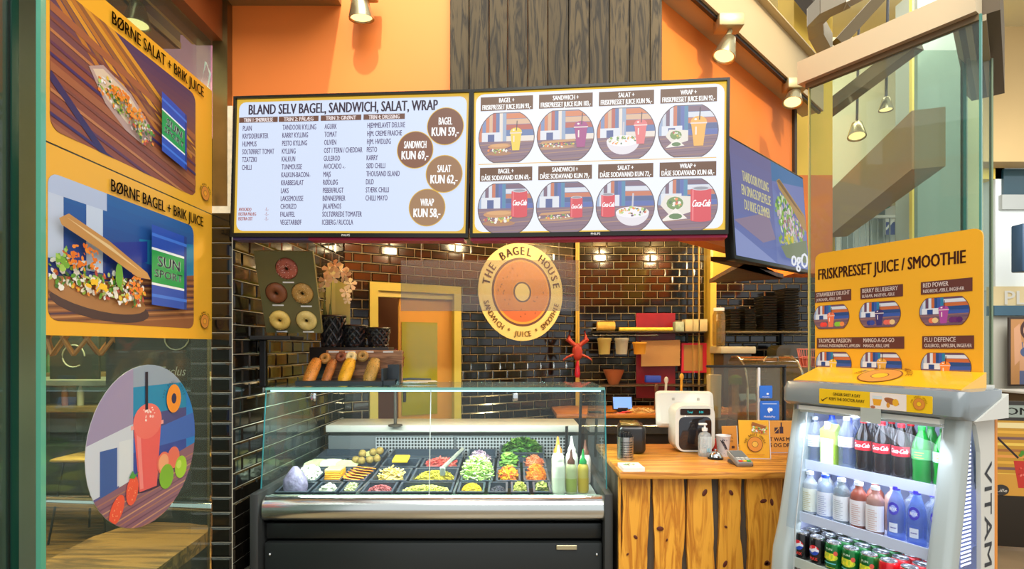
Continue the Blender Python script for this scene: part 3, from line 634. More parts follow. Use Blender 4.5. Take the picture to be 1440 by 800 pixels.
# left menu
s1, W, H = screen('menu_screen', 'left menu screen listing bagel fillings in four columns with round prices', P(324, 333, 2.70), P(658, 334, 2.56), .70, 'menu screens over the counter')
x0 = -W/2+.012; x1 = W/2-.012; y0 = .02; y1 = H-.012; w_ = x1-x0; h_ = y1-y0
X = lambda f: x0+w_*f
Y = lambda f: y1-h_*f
a = Art(on(Matrix.Identity(4))); a.n = -.010; a.rect(x0, y0, x1, y1, '#e0b43c'); a.rrect(x0+.012, y0+.012, x1-.012, y1-.014, .035, '#d6e3fb')
a.clip = None
a.art('display', s1, 1.0)
a = Art(on(Matrix.Identity(4))); a.n = -.008; PC = '#4c3562'
fit(a, 'BLAND SELV BAGEL, SANDWICH, SALAT, WRAP', X(.055), Y(.115), h_*.078, '#3c3040', w_*.815, bold=.035)
cols4 = [('TRIN 1: SMØRRELSE', .012, .185, 'PLAIN|KRYDDERURTER|HUMMUS|SOLTØRRET TOMAT|TZATZIKI|CHILLI'),
         ('TRIN 2: PÅLÆG', .19, .365, 'TANDOORI KYLLING|KARRY KYLLING|PESTO KYLLING|KYLLING|KALKUN|TUNMOUSSE|KALKUN-BACON|KRABBESALAT|LAKS|LAKSEMOUSSE|CHORIZO|FALAFFEL|VEGETARBØF'),
         ('TRIN 3: GRØNT', .375, .55, 'AGURK|TOMAT|OLIVEN|OST I TERN / CHEDDAR|GULEROD|AVOCADO|MAJS|RØDLØG|PEBERFRUGT|BØNNESPIRER|JALAPENOS|SOLTØRREDE TOMATER|ICEBERG / RUCOLA'),
         ('TRIN 4: DRESSING', .56, .735, 'HJEMMELAVET DELUXE|HJM. CREME FRAICHE|HJM. HVIDLØG|PESTO|KARRY|SØD CHILLI|THOUSAND ISLAND|DILD|STÆRK CHILLI|CHILLI MAYO')]
for ti, f0, f1, items in cols4:
    a.rect(X(f0), Y(.175), X(f1), Y(.135), '#6c4434'); fit(a, ti, X((f0+f1)/2), Y(.17), h_*.03, '#f2e6e6', w_*.13, 'C', .04)
    for i, it in enumerate(items.split('|')):
        a.text(it, X(f0+.018), Y(.235+i*.0585), h_*.040, PC, cond=.50, bold=.015)
for q, fy in (('AVOCADO', .835), ('EKSTRA PÅLÆG', .87), ('EKSTRA OST', .905)):
    a.text(q, X(.022), Y(fy), h_*.026, '#a8564c', cond=.56, bold=.04); a.text('-5,-', X(.14), Y(fy), h_*.026, '#a8564c', cond=.6)
a.text('-4,-', X(.325), Y(.585), h_*.022, PC); a.text('-4,-', X(.475), Y(.528), h_*.022, PC)
for ti, pr, fx, fy, c in (('BAGEL', 'KUN 59,-', .905, .235, '#7c4f3c'), ('SANDWICH', 'KUN 69,-', .782, .40, '#855640'), ('SALAT', 'KUN 62,-', .905, .575, '#9c7350'), ('WRAP', 'KUN 58,-', .838, .815, '#a37c58')):
    r = h_*.13; a.ell(X(fx), Y(fy), r*1.04, r*1.04, '#e0b43c', 40); a.ell(X(fx), Y(fy), r, r, c, 40)
    fit(a, ti, X(fx), Y(fy)+h_*.012, h_*.055, '#ffffff', w_*(.055 if len(ti) < 8 else .092), 'C', .03); fit(a, pr, X(fx), Y(fy)-h_*.068, h_*.065, '#ffffff', w_*.11, 'C', .04)
a.art('lettering', s1, 1.0)
a = Art(on(Matrix.Identity(4))); a.n = .0045; a.text('PHILIPS', 0, .004, .011, '#d8d8d8', al='C', cond=.9); a.art('maker_mark', s1)
# right menu
s2, W, H = screen('menu_screen', 'right menu screen with eight framed meal pictures in two rows', P(661, 334, 2.56), P(1024, 329, 2.42), .70, 'menu screens over the counter')
x0 = -W/2+.012; x1 = W/2-.012; w_ = x1-x0
a = Art(on(Matrix.Identity(4))); a.n = -.010; a.rect(x0, y0, x1, y1, '#f0c33a'); a.rrect(x0+.008, y0+.008, x1-.008, y1-.008, .04, '#eef2ff'); a.rect(X(.02), Y(.512), X(.965), Y(.506), '#e8c070')
a.art('display', s2, 1.0)
L = Art(on(Matrix.Identity(4))); L.n = -.0075
heads = [['BAGEL +', 'SANDWICH +', 'SALAT +', 'WRAP +'], ['FRISKPRESSET JUICE KUN 93,-', 'FRISKPRESSET JUICE KUN 103,-', 'FRISKPRESSET JUICE KUN 96,-', 'FRISKPRESSET JUICE KUN 92,-'], ['DÅSE SODAVAND KUN 69,-', 'DÅSE SODAVAND KUN 79,-', 'DÅSE SODAVAND KUN 72,-', 'DÅSE SODAVAND KUN 68,-']]
pics = []
for r in range(2):
    for c in range(4):
        fx = .135+c*.2405; top = .035+r*.5
        L.rect(X(fx-.108), Y(top+.098), X(fx+.108), Y(top), '#6a452c'); L.text(heads[0][c], X(fx), Y(top+.043), h_*.034, '#ffffff', al='C', bold=.04); fit(L, heads[r+1][c], X(fx), Y(top+.09), h_*.036, '#ffffff', w_*.2, 'C', .04)
        cx, cy = X(fx), Y(top+.29); rx, ry = w_*.113, h_*.172
        full = [(cx+rx*math.cos(2*PI*k/40), cy+rx*math.sin(2*PI*k/40)) for k in range(40)]
        ra = Art(on(Matrix.Identity(4))); ra.n = -.0085; ra.mix = ('#efe6f2', .10)
        for grow, colr in ((1.03, '#4a3028'), (1., None)):
            ra.clip = [(cx-rx*2, cy-ry*grow), (cx+rx*2, cy-ry*grow), (cx+rx*2, cy+ry*grow), (cx-rx*2, cy+ry*grow)]
            cpoly = [(cx+rx*grow*math.cos(2*PI*k/40), max(cy-ry*grow, min(cy+ry*grow, cy+rx*grow*math.sin(2*PI*k/40)))) for k in range(40)]
            if colr: ra.poly(cpoly, colr)
        ra.clip = cpoly
        p_back(ra, cx-rx, cy-ry, cx+rx, cy+ry, .42 if r == 0 else .5, r == 0 and c < 3)
        k = h_
        if c == 0: p_bun(ra, cx-rx*.25, cy-ry*.75, rx*(.9 if r == 0 else 1.2), lay=SAL if r == 0 else None)
        if c == 1: p_bag(ra, cx-rx*.3, cy-ry*.55, rx*1.3)
        if c == 2: (p_bowl(ra, cx-rx*.1, cy-ry*.85, rx*1.15) if r == 0 else p_bowl(ra, cx+rx*.25, cy-ry*.8, rx*1.15))
        if c == 3: p_wrap(ra, cx-rx*.4, cy-ry*.65, rx*(.8 if r == 0 else 1.15))
        if r == 0: p_cup(ra, cx+rx*[.35, .55, .5, .35][c], cy-ry*[.55, .5, .45, .6][c], ry*[1.15, 1.3, 1.2, 1.45][c], ['#f0d020', '#a01878', '#e46a6a', '#f0b02c'][c])
        else: p_can(ra, cx+rx*[.5, .42, -.6, .45][c], cy-ry*[.4, .45, .45, .7][c], ry*[1.2, .9, 1.0, 1.45][c])
        ra.clip = None; ra.build('picture', vcm('emit', 1.0), s2, (0, 0, 0))
L.art('lettering', s2, 1.0)
a = Art(on(Matrix.Identity(4))); a.n = .0045; a.text('PHILIPS', 0, .004, .011, '#d8d8d8', al='C', cond=.9); a.art('maker_mark', s2)
MB().rbox(-.15, .1, .3, .42, -.37, -.05, .005, 1).build('wall_mount', DARK, s2, (0, 0, 0)); MB().rbox(-.15, .15, .3, .42, -.24, -.05, .005, 1).build('wall_mount', DARK, s1, (0, 0, 0))
MB().box(-W/2, W/2, -.012, -.001, -.09, -.014).build('mounting_strip', M('#b81c50', .4), s2, (0, 0, 0))
MB().box(-.2, .58, -.012, -.001, -.09, -.014).box(-.60, -.2, -.012, -.001, -.09, -.014, 1).build('mounting_strip', [M('#b81c50', .4), M('#5a4a78', .4)], s1, (0, 0, 0))
# side screen
A = P(1034, 364, 2.7); B = P(1138.5, 384, 3.54); u = (B-A).normalized(); Wt = (B-A).length
t3 = thing('wall_screen', 'angled blue screen on the right showing a wrap picture and yellow text', 'screen', frame(A, u, (0, 0, 1)) @ Matrix.Translation((Wt/2, 0, 0)))
Hs = .63; T3 = Matrix.Rotation(math.radians(-3), 4, 'X')
MB(T3).rbox(-Wt/2, Wt/2, 0, Hs, -.05, 0, .006, 2).build('frame', M('#15130f', .3, .3), t3, (0, 0, 0))
a = Art(on(T3)); a.n = .001; q = .014; x0, x1, y0_, y1_ = -Wt/2+q, Wt/2-q, q*1.4, Hs-q
a.clip = [(x0, y0_), (x1, y0_), (x1, y1_), (x0, y1_)]
a.grad(x0, y0_, x1, y1_, '#5f6fb4', '#6a6498', 8); a.rect(0, y0_, x1, y1_, '#6f7cb8'); a.poly([(0, .5), (x1, .56), (x1, y1_), (0, y1_)], '#2f6fa8')
a.poly([(x0, .2), (-.1, .3), (0, .16), (-.2, .12)], '#8d7896'); a.poly([(x0, y0_), (x0, .16), (.0, .02)], '#8894cc')
p_bits(a, .18, .33, .16, .12, ['#7fae3c', '#a8cc5c', '#4f8a34', '#dfe6d0', '#c8b4b8'], 120, .025); p_bits(a, .3, .24, .2, .08, ['#c8a4a8', '#e2d6d8', '#a4727c', '#7fae3c'], 120, .022); p_bits(a, .22, .16, .2, .04, ['#d8c830', '#8aa838', '#a8b0a8'], 60, .022)
a.poly([(.02, .5), (.07, .52), (.5, .36), (.52, .26), (.45, .27), (.25, .38), (.05, .46)], '#b08a4a'); a.poly([(.03, .5), (.07, .515), (.48, .35), (.3, .4)], '#7c5a30')
a.poly([(.02, .12), (.5, .2), (.5, .05), (.1, .06)], '#74805c')
a.text('ogO', .18, .02, .10, '#f2f4fb', cond=1.3, bold=.08, shear=.3); a.clip = None; a.art('display', t3, .8)
a = Art(on(T3)); a.n = .006
for i, tx in enumerate(('TANDOORI KYLLING', 'EN SMAGSOPLEVELSE', 'DU IKKE GLEMMER')): fit(a, tx, -.26, .42-.075*i, .056, '#d8cf94', [.37, .41, .36][i], 'C', .03)
a.art('lettering', t3, .8)
MB().rbox(-.1, .1, .2, .4, -.15, -.05, .01).build('wall_mount', DARK, t3, (0, 0, 0))

# ================================================================ ROUND LOGO SIGN
Mlogo = frame(P(733, 411, 5.28), V((*DB, 0))-V((*DA, 0)), (0, 0, 1)) @ Matrix.Translation((0, 0, .02))
lg = thing('logo_sign', 'round cream wall sign reading The Bagel House with a bagel drawing', 'sign', Mlogo)
MB().prism([(.475*math.cos(2*PI*k/64), .475*math.sin(2*PI*k/64)) for k in range(64)], -.02, .0).build('disc', M('#e8d488', .5), lg, (0, 0, 0))
a = Art(); a.n = .001; a.ell(0, 0, .335, .335, '#5a3830', 64); a.ell(0, 0, .312, .312, '#e8a038', 64); a.ell(0, 0, .295, .295, '#d68a38', 64)
a.poly([(.29*math.cos(t_), .29*math.sin(t_)) for t_ in [math.radians(218+k*104/16) for k in range(17)]], '#c06238')  # lower part painted redder, where the reflection veil above it ends
a.ell(0, 0, .11, .11, '#e8a038', 40); a.ell(0, 0, .102, .102, '#5a4a48', 40); a.ell(0, .0, .082, .085, '#e8d488', 40)
for k in range(22):
    an = random.uniform(0, 6.28); r = random.uniform(.15, .27); a.ell(r*math.cos(an), r*math.sin(an), .012, .005, '#5a3420', 6, random.uniform(0, 3))
a.art('bagel_drawing', lg)
a = Art(); a.n = .006; a.arc('THE BAGEL HOUSE', 0, 0, .362, .082, '#4a2c1c', 168, 12, bold=.05); a.arc('SANDWICH * JUICE * SMOOTHIE', 0, 0, .435, .056, '#7a5424', 196, 344, True, bold=.03); a.art('lettering', lg)
one('hanging_sheet', MB().box(-.806, .4875, 3.92, 3.925, 1.762, 2.13), glass('#dfe4ea', .16, 0, '#9fb0c8', .7), 'faint bluish translucent sheet hanging before the logo sign', 'sheet')  # added sheet that gives a reflection's haze over the logo
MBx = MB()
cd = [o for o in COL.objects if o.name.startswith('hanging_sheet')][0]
MB().tube([(-.5, 0, .368), (-.5, 0, .988)], .002, 5).tube([(.5, 0, .368), (.5, 0, .988)], .002, 5).build('wire', M('#888888', .5), cd, (0, 0, 0))  # made-up wires running up from the reflection veil

# ================================================================ BAGEL BOARD ON ITS BRACKET
u = P(434, 367, 3.12)-P(357, 354, 2.96); vv = P(357, 354, 2.96)-P(375, 467, 2.96)
bw = u.length; bh = vv.length
Mb = frame(P(375, 467, 3.02), (.3026, .01, -.003), (.01, -.17, .42))
bb = thing('bagel_board', 'leaning olive metal board with five round cut-outs for bagels', 'board', Mb)
holes = [(.52, .80, 'pink glazed bagel with sprinkles at the top of the board', '#b8604a', ['#e8a898', '#f4d4c4', '#8a2c24']), (.28, .50, 'dark brown bagel at the middle left of the board', '#7c4624', ['#5c2f18']), (.74, .50, 'seeded bagel at the middle right of the board', '#b88a44', ['#e8cc8c', '#8a6430', '#d8b468']), (.27, .155, 'plain pale bagel at the bottom left of the board', '#d8b45a', ['#e4c878']), (.75, .155, 'plain pale bagel at the bottom right of the board', '#d0b468', ['#e0cc8c'])]
# board face with real cut-outs: five hole rings joined to cells
m = MB(); bwid, bhei = .305, .455
hr = .060
def cell(x0, x1, y0, y1, cx, cy, r, N=24):
    if cx is None: m.add([(x0, y0, 0), (x1, y0, 0), (x1, y1, 0), (x0, y1, 0)], [(0, 1, 2, 3)]); return
    ang = [2*PI*k/N for k in range(N)]; inner = [(cx+r*math.cos(t), cy+r*math.sin(t), 0) for t in ang]; outer = []
    for t in ang:
        c, s = math.cos(t), math.sin(t); k = min(((x1-cx)/c if c > 1e-9 else (x0-cx)/c if c < -1e-9 else 9e9), ((y1-cy)/s if s > 1e-9 else (y0-cy)/s if s < -1e-9 else 9e9)); outer.append((cx+c*k, cy+s*k, 0))
    low = [(x, y, -.02) for x, y, z in inner]
    m.add(inner+outer+low, [(k, (k+1) % N, N+(k+1) % N, N+k)[::-1] for k in range(N)]+[(k, (k+1) % N, 2*N+(k+1) % N, 2*N+k) for k in range(N)])
    for (qx, qy) in ((x0, y0), (x1, y0), (x1, y1), (x0, y1)):
        best = sorted(range(N), key=lambda k: (outer[k][0]-qx)**2+(outer[k][1]-qy)**2)[:2]
        m.add([(qx, qy, 0), outer[best[0]], outer[best[1]]], [(0, 1, 2)])
cell(0, bwid*.22, bhei*.66, bhei, None, 0, 0); cell(bwid*.82, bwid, bhei*.66, bhei, None, 0, 0); cell(bwid*.22, bwid*.82, bhei*.66, bhei, bwid*.52, bhei*.80, hr)
cell(0, bwid*.51, bhei*.32, bhei*.66, bwid*.28, bhei*.5, hr); cell(bwid*.51, bwid, bhei*.32, bhei*.66, bwid*.74, bhei*.5, hr); cell(0, bwid*.51, 0, bhei*.32, bwid*.27, bhei*.155, hr); cell(bwid*.51, bwid, 0, bhei*.32, bwid*.75, bhei*.155, hr)
m.box(-.002, 0, 0, bhei, -.02, 0).box(bwid, bwid+.002, 0, bhei, -.02, 0).box(0, bwid, -.002, 0, -.02, 0).box(0, bwid, bhei, bhei+.002, -.02, 0).box(0, bwid, 0, bhei, -.026, -.022)
m.build('panel', M('#7d7a50', .35, .6, var=.1, scale=3), bb, (0, 0, 0))
for (cx, cy) in ((.52, .635), (.28, .35), (.78, .34), (.28, .012), (.76, .012)): MB().box(bwid*cx-.03, bwid*cx+.03, bhei*cy-.004, bhei*cy+.004, .0, .002).build('name_strip', WHITE, bb, (0, 0, 0))
for cx, cy, lab, c, tops in holes:
    T = Mb @ Matrix.Translation((bwid*cx, bhei*cy, -.002)); t = thing('bagel', lab, 'bagel', T, 'bagels on the leaning board')
    MB().torus((0, 0, 0), .033, .025, 28, 12, sz=.85).build('dough', M(c, .55, var=.15, scale=30, bump=.2), t, (0, 0, 0))
    tp = MB()
    for _ in range(90 if len(tops) > 1 else 20):
        an = random.uniform(0, 2*PI); b_ = random.uniform(.3, 2.6); r = .033+.0255*math.cos(b_); tp.ball((r*math.cos(an), r*math.sin(an), .0218*math.sin(b_)), random.uniform(.0015, .0028), 5, 3, col=hx(random.choice(tops)))
    o = tp.build('topping', vcm(), t, (0, 0, 0)); o['kind'] = 'stuff'
br = thing('wall_bracket_shelf', 'black bracket shelf on a thin post under the bagel board', 'shelf', V((-1.36, 3.0, 1.277)))
MB().rbox(-.07, .15, -.06, .14, .262, .285, .004, 1).build('shelf_plate', DARK, br, (0, 0, 0)); MB().rbox(-.045, -.01, .0, .035, 0.003, .262, .004, 1).build('post', BLACK, br, (0, 0, 0)); MB().rbox(-.06, .005, -.015, .05, 0, .006, .002, 1).build('foot', BLACK, br, (0, 0, 0))

# ================================================================ DISPLAY CASE
CX0, CX1 = -1.375, .53; CG0, CG1 = -1.365, .515
case = thing('display_case', 'long refrigerated glass display case with chrome bumper and black front', 'display case', V((-.42, 3.3, 0)))
o3 = (-.42, 3.3, 0)
def cpart(mb, name, mats, par=case): return mb.build(name, mats, par, o3)
DM = M('#262a2a', .35, .3); DM2 = M('#3b3d3c', .4, .3)
cpart(MB().rbox(CX0+.06, CX1-.05, 2.87, 3.95, .02, .46, .008), 'front_panel', DM)
cpart(MB().rbox(CX0+.06, CX1-.05, 2.885, 3.95, .475, .56, .01), 'rear_body', M('#1f2222', .3, .3))
m = MB(); pts = [(2.90, .705), (2.868, .69), (2.85, .665), (2.845, .63), (2.852, .60), (2.87, .58), (2.90, .575)]
m.add([(x, y, z) for y, z in pts for x in (CX0+.055, CX1-.045)], [(2*i, 2*i+1, 2*i+3, 2*i+2)[::-1] for i in range(6)], 0, True)
cpart(m, 'chrome_bumper', M('#d4d8d4', .16, 1., var=.03, scale=2))
for s_, xa in ((0, CX0), (1, CX1-.045)): cpart(MB().rbox(xa, xa+.045, 2.83, 3.95, .0, .73, .006), 'end_post', DM2)
cpart(MB().rbox(.235, .345, 2.862, 2.869, .425, .45, .003, 1), 'badge_plate', M('#b8b090', .35, .6))
for x in (CX0+.09, CX1-.08): cpart(MB().ball((x, 2.868, .40), .008), 'rivet', CHROME)
WELL = M('#565c5e', .35, .5)
m = MB(); m.box(CX0+.045, CX1-.045, 2.9, 2.97, .56, .665).box(CX0+.045, CX1-.045, 2.9, 3.92, .56, .60); cpart(m, 'well', WELL)
cpart(MB().box(CX0+.045, CX1-.045, 2.93, 2.985, .665, .685), 'front_ledge', M('#9fb4a4', .25, coat=.4))
m = MB(); m.box(CX0+.05, CX1-.05, 3.90, 3.93, .60, .86)
m.T = None; cpart(m, 'rear_wall', M('#7c8286', .4, .4))
PERF = bpy.data.materials.new('perforated'); PERF.use_nodes = True; nt = PERF.node_tree; p_ = nt.nodes['Principled BSDF']; p_.inputs['Roughness'].default_value = .4
tc = nt.nodes.new('ShaderNodeTexCoord'); vo = nt.nodes.new('ShaderNodeTexVoronoi'); vo.inputs['Randomness'].default_value = 0; vo.inputs['Scale'].default_value = 44; cr = nt.nodes.new('ShaderNodeValToRGB')
cr.color_ramp.elements[0].color = (.008, .008, .008, 1); cr.color_ramp.elements[1].color = (.40, .42, .44, 1); cr.color_ramp.elements[0].position = .34; cr.color_ramp.elements[1].position = .38
sxyz = nt.nodes.new('ShaderNodeSeparateXYZ'); cxyz = nt.nodes.new('ShaderNodeCombineXYZ'); nt.links.new(tc.outputs['Object'], sxyz.inputs[0]); nt.links.new(sxyz.outputs[0], cxyz.inputs[0]); nt.links.new(sxyz.outputs[2], cxyz.inputs[1]); vo.voronoi_dimensions = '2D'; nt.links.new(cxyz.outputs[0], vo.inputs['Vector']); nt.links.new(vo.outputs['Distance'], cr.inputs[0]); nt.links.new(cr.outputs[0], p_.inputs['Base Color'])
for xa, xb in ((-.98, -.42), (-.40, .12), (.14, .40)): cpart(MB().box(xa, xb, 3.885, 3.895, .70, .85), 'perforated_grille', PERF)
cpart(MB().rbox(CX0+.05, CX1-.05, 3.84, 4.2, .895, .945, .006), 'rear_worktop', M('#cfcfc6', .35, coat=.3)); cpart(MB().box(CX0+.05, CX1-.05, 3.93, 4.18, 0, .895), 'rear_cabinet', M('#5a5c58', .5))
GC = glass('#e9f5f2', .03, 0, '#a8c0b8', .9)
cpart(MB().add([(CG0, 2.935, .686), (-.452, 2.935, .686), (-.452, 3.0, 1.262), (CG0, 3.0, 1.262)], [(0, 1, 2, 3)]), 'front_glass', GC)
cpart(MB().add([(-.448, 2.935, .686), (CG1, 2.935, .686), (CG1, 3.0, 1.262), (-.448, 3.0, 1.262)], [(0, 1, 2, 3)]), 'front_glass', GC)
cpart(MB().box(CG0, CG1, 2.995, 3.5, 1.265, 1.275), 'top_glass', glass('#cfe6e2', .22, .05, '#bcd8d8', 1.))
ED = M('#6fb5a8', .12, coat=.6)
cpart(MB().box(CG0, CG1, 2.99, 2.995, 1.262, 1.277), 'top_glass_edge', ED)
for x in (CG0, CG1):
    cpart(MB().add([(x, 2.94, .69), (x, 3.85, .69), (x, 3.85, .9), (x, 3.5, 1.262), (x, 3.0, 1.262)], [(0, 1, 2, 3, 4)]), 'side_glass', glass('#dfeeea', .04, 0, '#a8c0b8', .9))
    cpart(MB().tube([(x, 2.935, .686), (x, 3.0, 1.265)], .004, 6), 'side_glass_edge', M('#2f7f86', .15, coat=.5))
cpart(MB().tube([(-.45, 2.933, .69), (-.45, 2.998, 1.262)], .0025, 6), 'glass_joint', M('#c8d4d0', .2))
for x in (-1.10, -.012+.03): cpart(MB().rbox(x-.016, x+.016, 2.985, 3.0, 1.20, 1.245, .008), 'glass_clamp', CHROME)
cpart(MB().box(CG0+.02, CG1-.02, 3.01, 3.05, 1.252, 1.262), 'lamp_strip', M('#dceeff', .3, emit=1.5))
cpart(MB().tube([(.38, 3.75, .95), (.38, 3.8, .72)], .01, 6).tube([(.46, 3.6, 1.2), (.46, 3.7, .75)], .01, 6), 'glass_strut', DARK)
cpart(MB().tube([(-.32, 3.5, .84), (-.40, 3.12, .80)], .012, 6).rbox(-.415, -.385, 3.1, 3.13, .76, .81, .004, 1), 'tray_handle', M('#a8b0a8', .3, .5))
m = MB()
for x in (-.855, -.322): m.box(x-.006, x+.006, 2.985, 3.84, .64, .70)
cpart(m, 'pan_divider', M('#6a7476', .3, .5))

# ---- food pans on a gentle slope
def pz(y): return .695+(y-3.0)*.10
PANM = M('#3a4552', .3, coat=.3)
def pan(x0, x1, y0, y1, lab, dz=0, hh=.05, grp='food pans in the display case'):
    cx, cy = (x0+x1)/2, (y0+y1)/2; z = pz(cy)+dz; t = Matrix.Translation((cx, cy, z)) @ Matrix.Rotation(math.atan(.10), 4, 'X')
    a_, b_ = (x1-x0)/2-.004, (y1-y0)/2-.004; m = MB(); r = .012
    m.box(-a_, a_, -b_, -b_+r, -.006, 0).box(-a_, a_, b_-r, b_, -.006, 0).box(-a_, -a_+r, -b_+r, b_-r, -.006, 0).box(a_-r, a_, -b_+r, b_-r, -.006, 0)
    m.box(-a_+r, a_-r, -b_+r, b_-r, -hh, -hh+.004)
    for (p, q, s, v_) in ((-a_+r-.003, -a_+r, -b_+r, b_-r), (a_-r, a_-r+.003, -b_+r, b_-r), (-a_+r, a_-r, -b_+r-.003, -b_+r), (-a_+r, a_-r, b_-r, b_-r+.003)): m.box(p, q, s, v_, -hh, -.004)
    o = m.build('food_pan', PANM, None, (0, 0, 0)); o.matrix_world = t; tag(o, lab, 'pan', grp); return (cx, cy, z-hh+.006, a_-r-.004, b_-r-.004)
def heap(name, lab, cat, base, kind, cols, n, hgt, s, fill=1., grp=None):
    cx, cy, z, rx, ry = base; rx *= fill; ry *= fill; m = MB(); q = [hx(c) for c in cols]
    m.ball((0, 0, 0), (rx*.96, ry*.96, hgt*.93), 14, 8, col=tuple(x*.75 for x in q[0]), jit=.04)
    for _ in range(n):
        an = random.uniform(0, 2*PI); r = math.sqrt(random.random()); x = rx*r*math.cos(an); y = ry*r*math.sin(an); zz = hgt*math.sqrt(max(0, 1-r*r*.96))
        c = random.choice(q); R3 = Matrix.Rotation(random.uniform(0, 2*PI), 4, 'Z') @ Matrix.Rotation(random.uniform(-.7, .7), 4, 'X') @ Matrix.Rotation(random.uniform(-.7, .7), 4, 'Y'); T = Matrix.Translation((x, y, zz)) @ R3; k = random.uniform(.7, 1.25)*s
        if kind == 'shred': m.T = T; m.box(-k, k, -k*.16, k*.16, -k*.08, k*.08, col=c); m.T = None
        elif kind == 'cube': m.T = T; m.box(-k*.5, k*.5, -k*.5, k*.5, -k*.4, k*.4, col=c); m.T = None
        elif kind == 'grain': m.ball((x, y, zz), (k*.6, k*.5, k*.45), 6, 4, col=c)
        elif kind == 'slice': m.T = T; m.lathe([(k, -.0015), (k, .0015)], 10, col=c); m.lathe([(k*.8, .0016), (k*.8, .002)], 10, col=tuple(min(1, x*1.5+.05) for x in c)); m.T = None
        elif kind == 'ring': m.T = T; m.torus((0, 0, 0), k*.7, k*.25, 8, 5, col=c); m.T = None
        elif kind == 'leaf': m.T = T; m.add([(-k, 0, 0), (-k*.3, -k*.4, k*.2), (k*.5, -k*.3, 0), (k, 0, k*.2), (k*.5, k*.3, 0), (-k*.3, k*.4, k*.1)], [(0, 1, 2, 3, 4, 5)], col=c); m.T = None
    o = m.build(name, vcm('food', 0, .5), None, (0, 0, 0)); o.location = (cx, cy, z)
    tag(o, lab, cat, grp, 'stuff'); return o
b = pan(-.31, -.15, 3.0, 3.17, 'black pan of sweetcorn at the front of the right block'); heap('sweetcorn', 'bright yellow sweetcorn kernels in the front pan', 'sweetcorn', b, 'grain', ['#f4cc14', '#e8b80c', '#fadc3c'], 260, .06, .007)
b = pan(-.14, -.02, 3.0, 3.17, 'small black pan of dark olives beside the sweetcorn'); heap('black_olives', 'dark olive slices in a small front pan', 'olives', b, 'ring', ['#2c2c3c', '#3c3a4c', '#1c1c28'], 70, .04, .011)
b = pan(-.01, .10, 3.0, 3.17, 'small black pan of sliced jalapenos at the front'); heap('jalapeno_slices', 'olive green jalapeno slices heaped in a small front pan', 'jalapenos', b, 'ring', ['#a0a43c', '#8c9430', '#b8b45c'], 90, .065, .012)
b = pan(.115, .225, 3.0, 3.17, 'small black pan of pickles beside the sauce bottles'); heap('pickle_slices', 'dark green pickle slices in the front pan by the bottles', 'pickles', b, 'slice', ['#7c8430', '#5c6a24', '#9a9c48'], 80, .065, .013)
b = pan(-.31, -.11, 3.18, 3.42, 'deep black pan heaped with shredded iceberg lettuce'); heap('shredded_lettuce', 'tall pale green heap of shredded iceberg lettuce', 'lettuce', b, 'shred', ['#b8d878', '#d4e8a4', '#8cc04c', '#e4f0c4', '#a4cc60'], 520, .15, .022, 1.08)
b = pan(-.10, .055, 3.18, 3.42, 'black pan of mixed pepper strips beside the lettuce'); heap('pepper_strips', 'red and yellow pepper strips in a pan beside the lettuce', 'peppers', b, 'shred', ['#f0b414', '#e06414', '#f4cc28', '#c83c18'], 260, .085, .016)
b = pan(.065, .225, 3.18, 3.42, 'black pan of bright orange grated carrot'); heap('grated_carrot', 'bright orange heap of grated carrot', 'carrot', b, 'shred', ['#f88414', '#fc9a2c', '#f07408'], 420, .10, .010)
b = pan(-.31, -.11, 3.43, 3.62, 'black pan of red onion behind the lettuce'); heap('red_onion', 'violet and white chopped red onion behind the lettuce', 'onion', b, 'shred', ['#a890a8', '#cbb8c8', '#7c5c7c'], 160, .12, .012)
b = pan(-.10, .055, 3.43, 3.62, 'black pan of cucumber behind the peppers'); heap('cucumber_slices', 'green cucumber slices piled behind the peppers', 'cucumber', b, 'slice', ['#6c9c34', '#8cb84c', '#4f7f28'], 70, .10, .02)
b = pan(.065, .225, 3.43, 3.62, 'black pan of sliced carrot behind the grated carrot'); heap('carrot_sticks', 'pinkish orange carrot sticks behind the grated carrot', 'carrot', b, 'shred', ['#e07c4c', '#d4683c', '#e8946c'], 120, .085, .016)
b = pan(-.09, .225, 3.63, 3.84, 'tall black pan of rocket leaves at the back', .03, .07); heap('rocket_leaves', 'dark green rocket leaves filling the tall rear pan', 'rocket', b, 'leaf', ['#3c7424', '#4f8c30', '#2c5c1c', '#64a03c'], 500, .13, .028, .98)
b = pan(-.31, -.10, 3.63, 3.84, 'empty black pan left of the rocket leaves')
# middle block
b = pan(-.845, -.66, 3.0, 3.17, 'black pan of red kidney beans'); heap('kidney_beans', 'dark red kidney beans in a front pan', 'beans', b, 'grain', ['#9c4a4c', '#7c3034', '#b46468'], 220, .05, .009)
b = pan(-.65, -.33, 3.0, 3.17, 'wide black front pan of pale pickled peppers'); heap('pickled_peppers', 'pale yellow green pickled peppers along a wide front pan', 'peppers', b, 'ring', ['#b8b84c', '#a4a838', '#ccc870'], 150, .045, .012)
b = pan(-.845, -.62, 3.18, 3.42, 'black pan of pale potato strips'); heap('potato_strips', 'pale yellow potato strips in a pan', 'potato', b, 'shred', ['#e4c868', '#d8b850', '#ecd888'], 60, .07, .03, .8)
b = pan(-.61, -.33, 3.18, 3.42, 'wide black pan with yellow peppers scattered'); heap('yellow_peppers', 'yellow green pepper pieces scattered in the second wide pan', 'peppers', b, 'ring', ['#b4a428', '#c8b83c', '#9c9424'], 100, .055, .014)
b = pan(-.845, -.60, 3.43, 3.62, 'black pan with a stack of yellow cheese sticks')
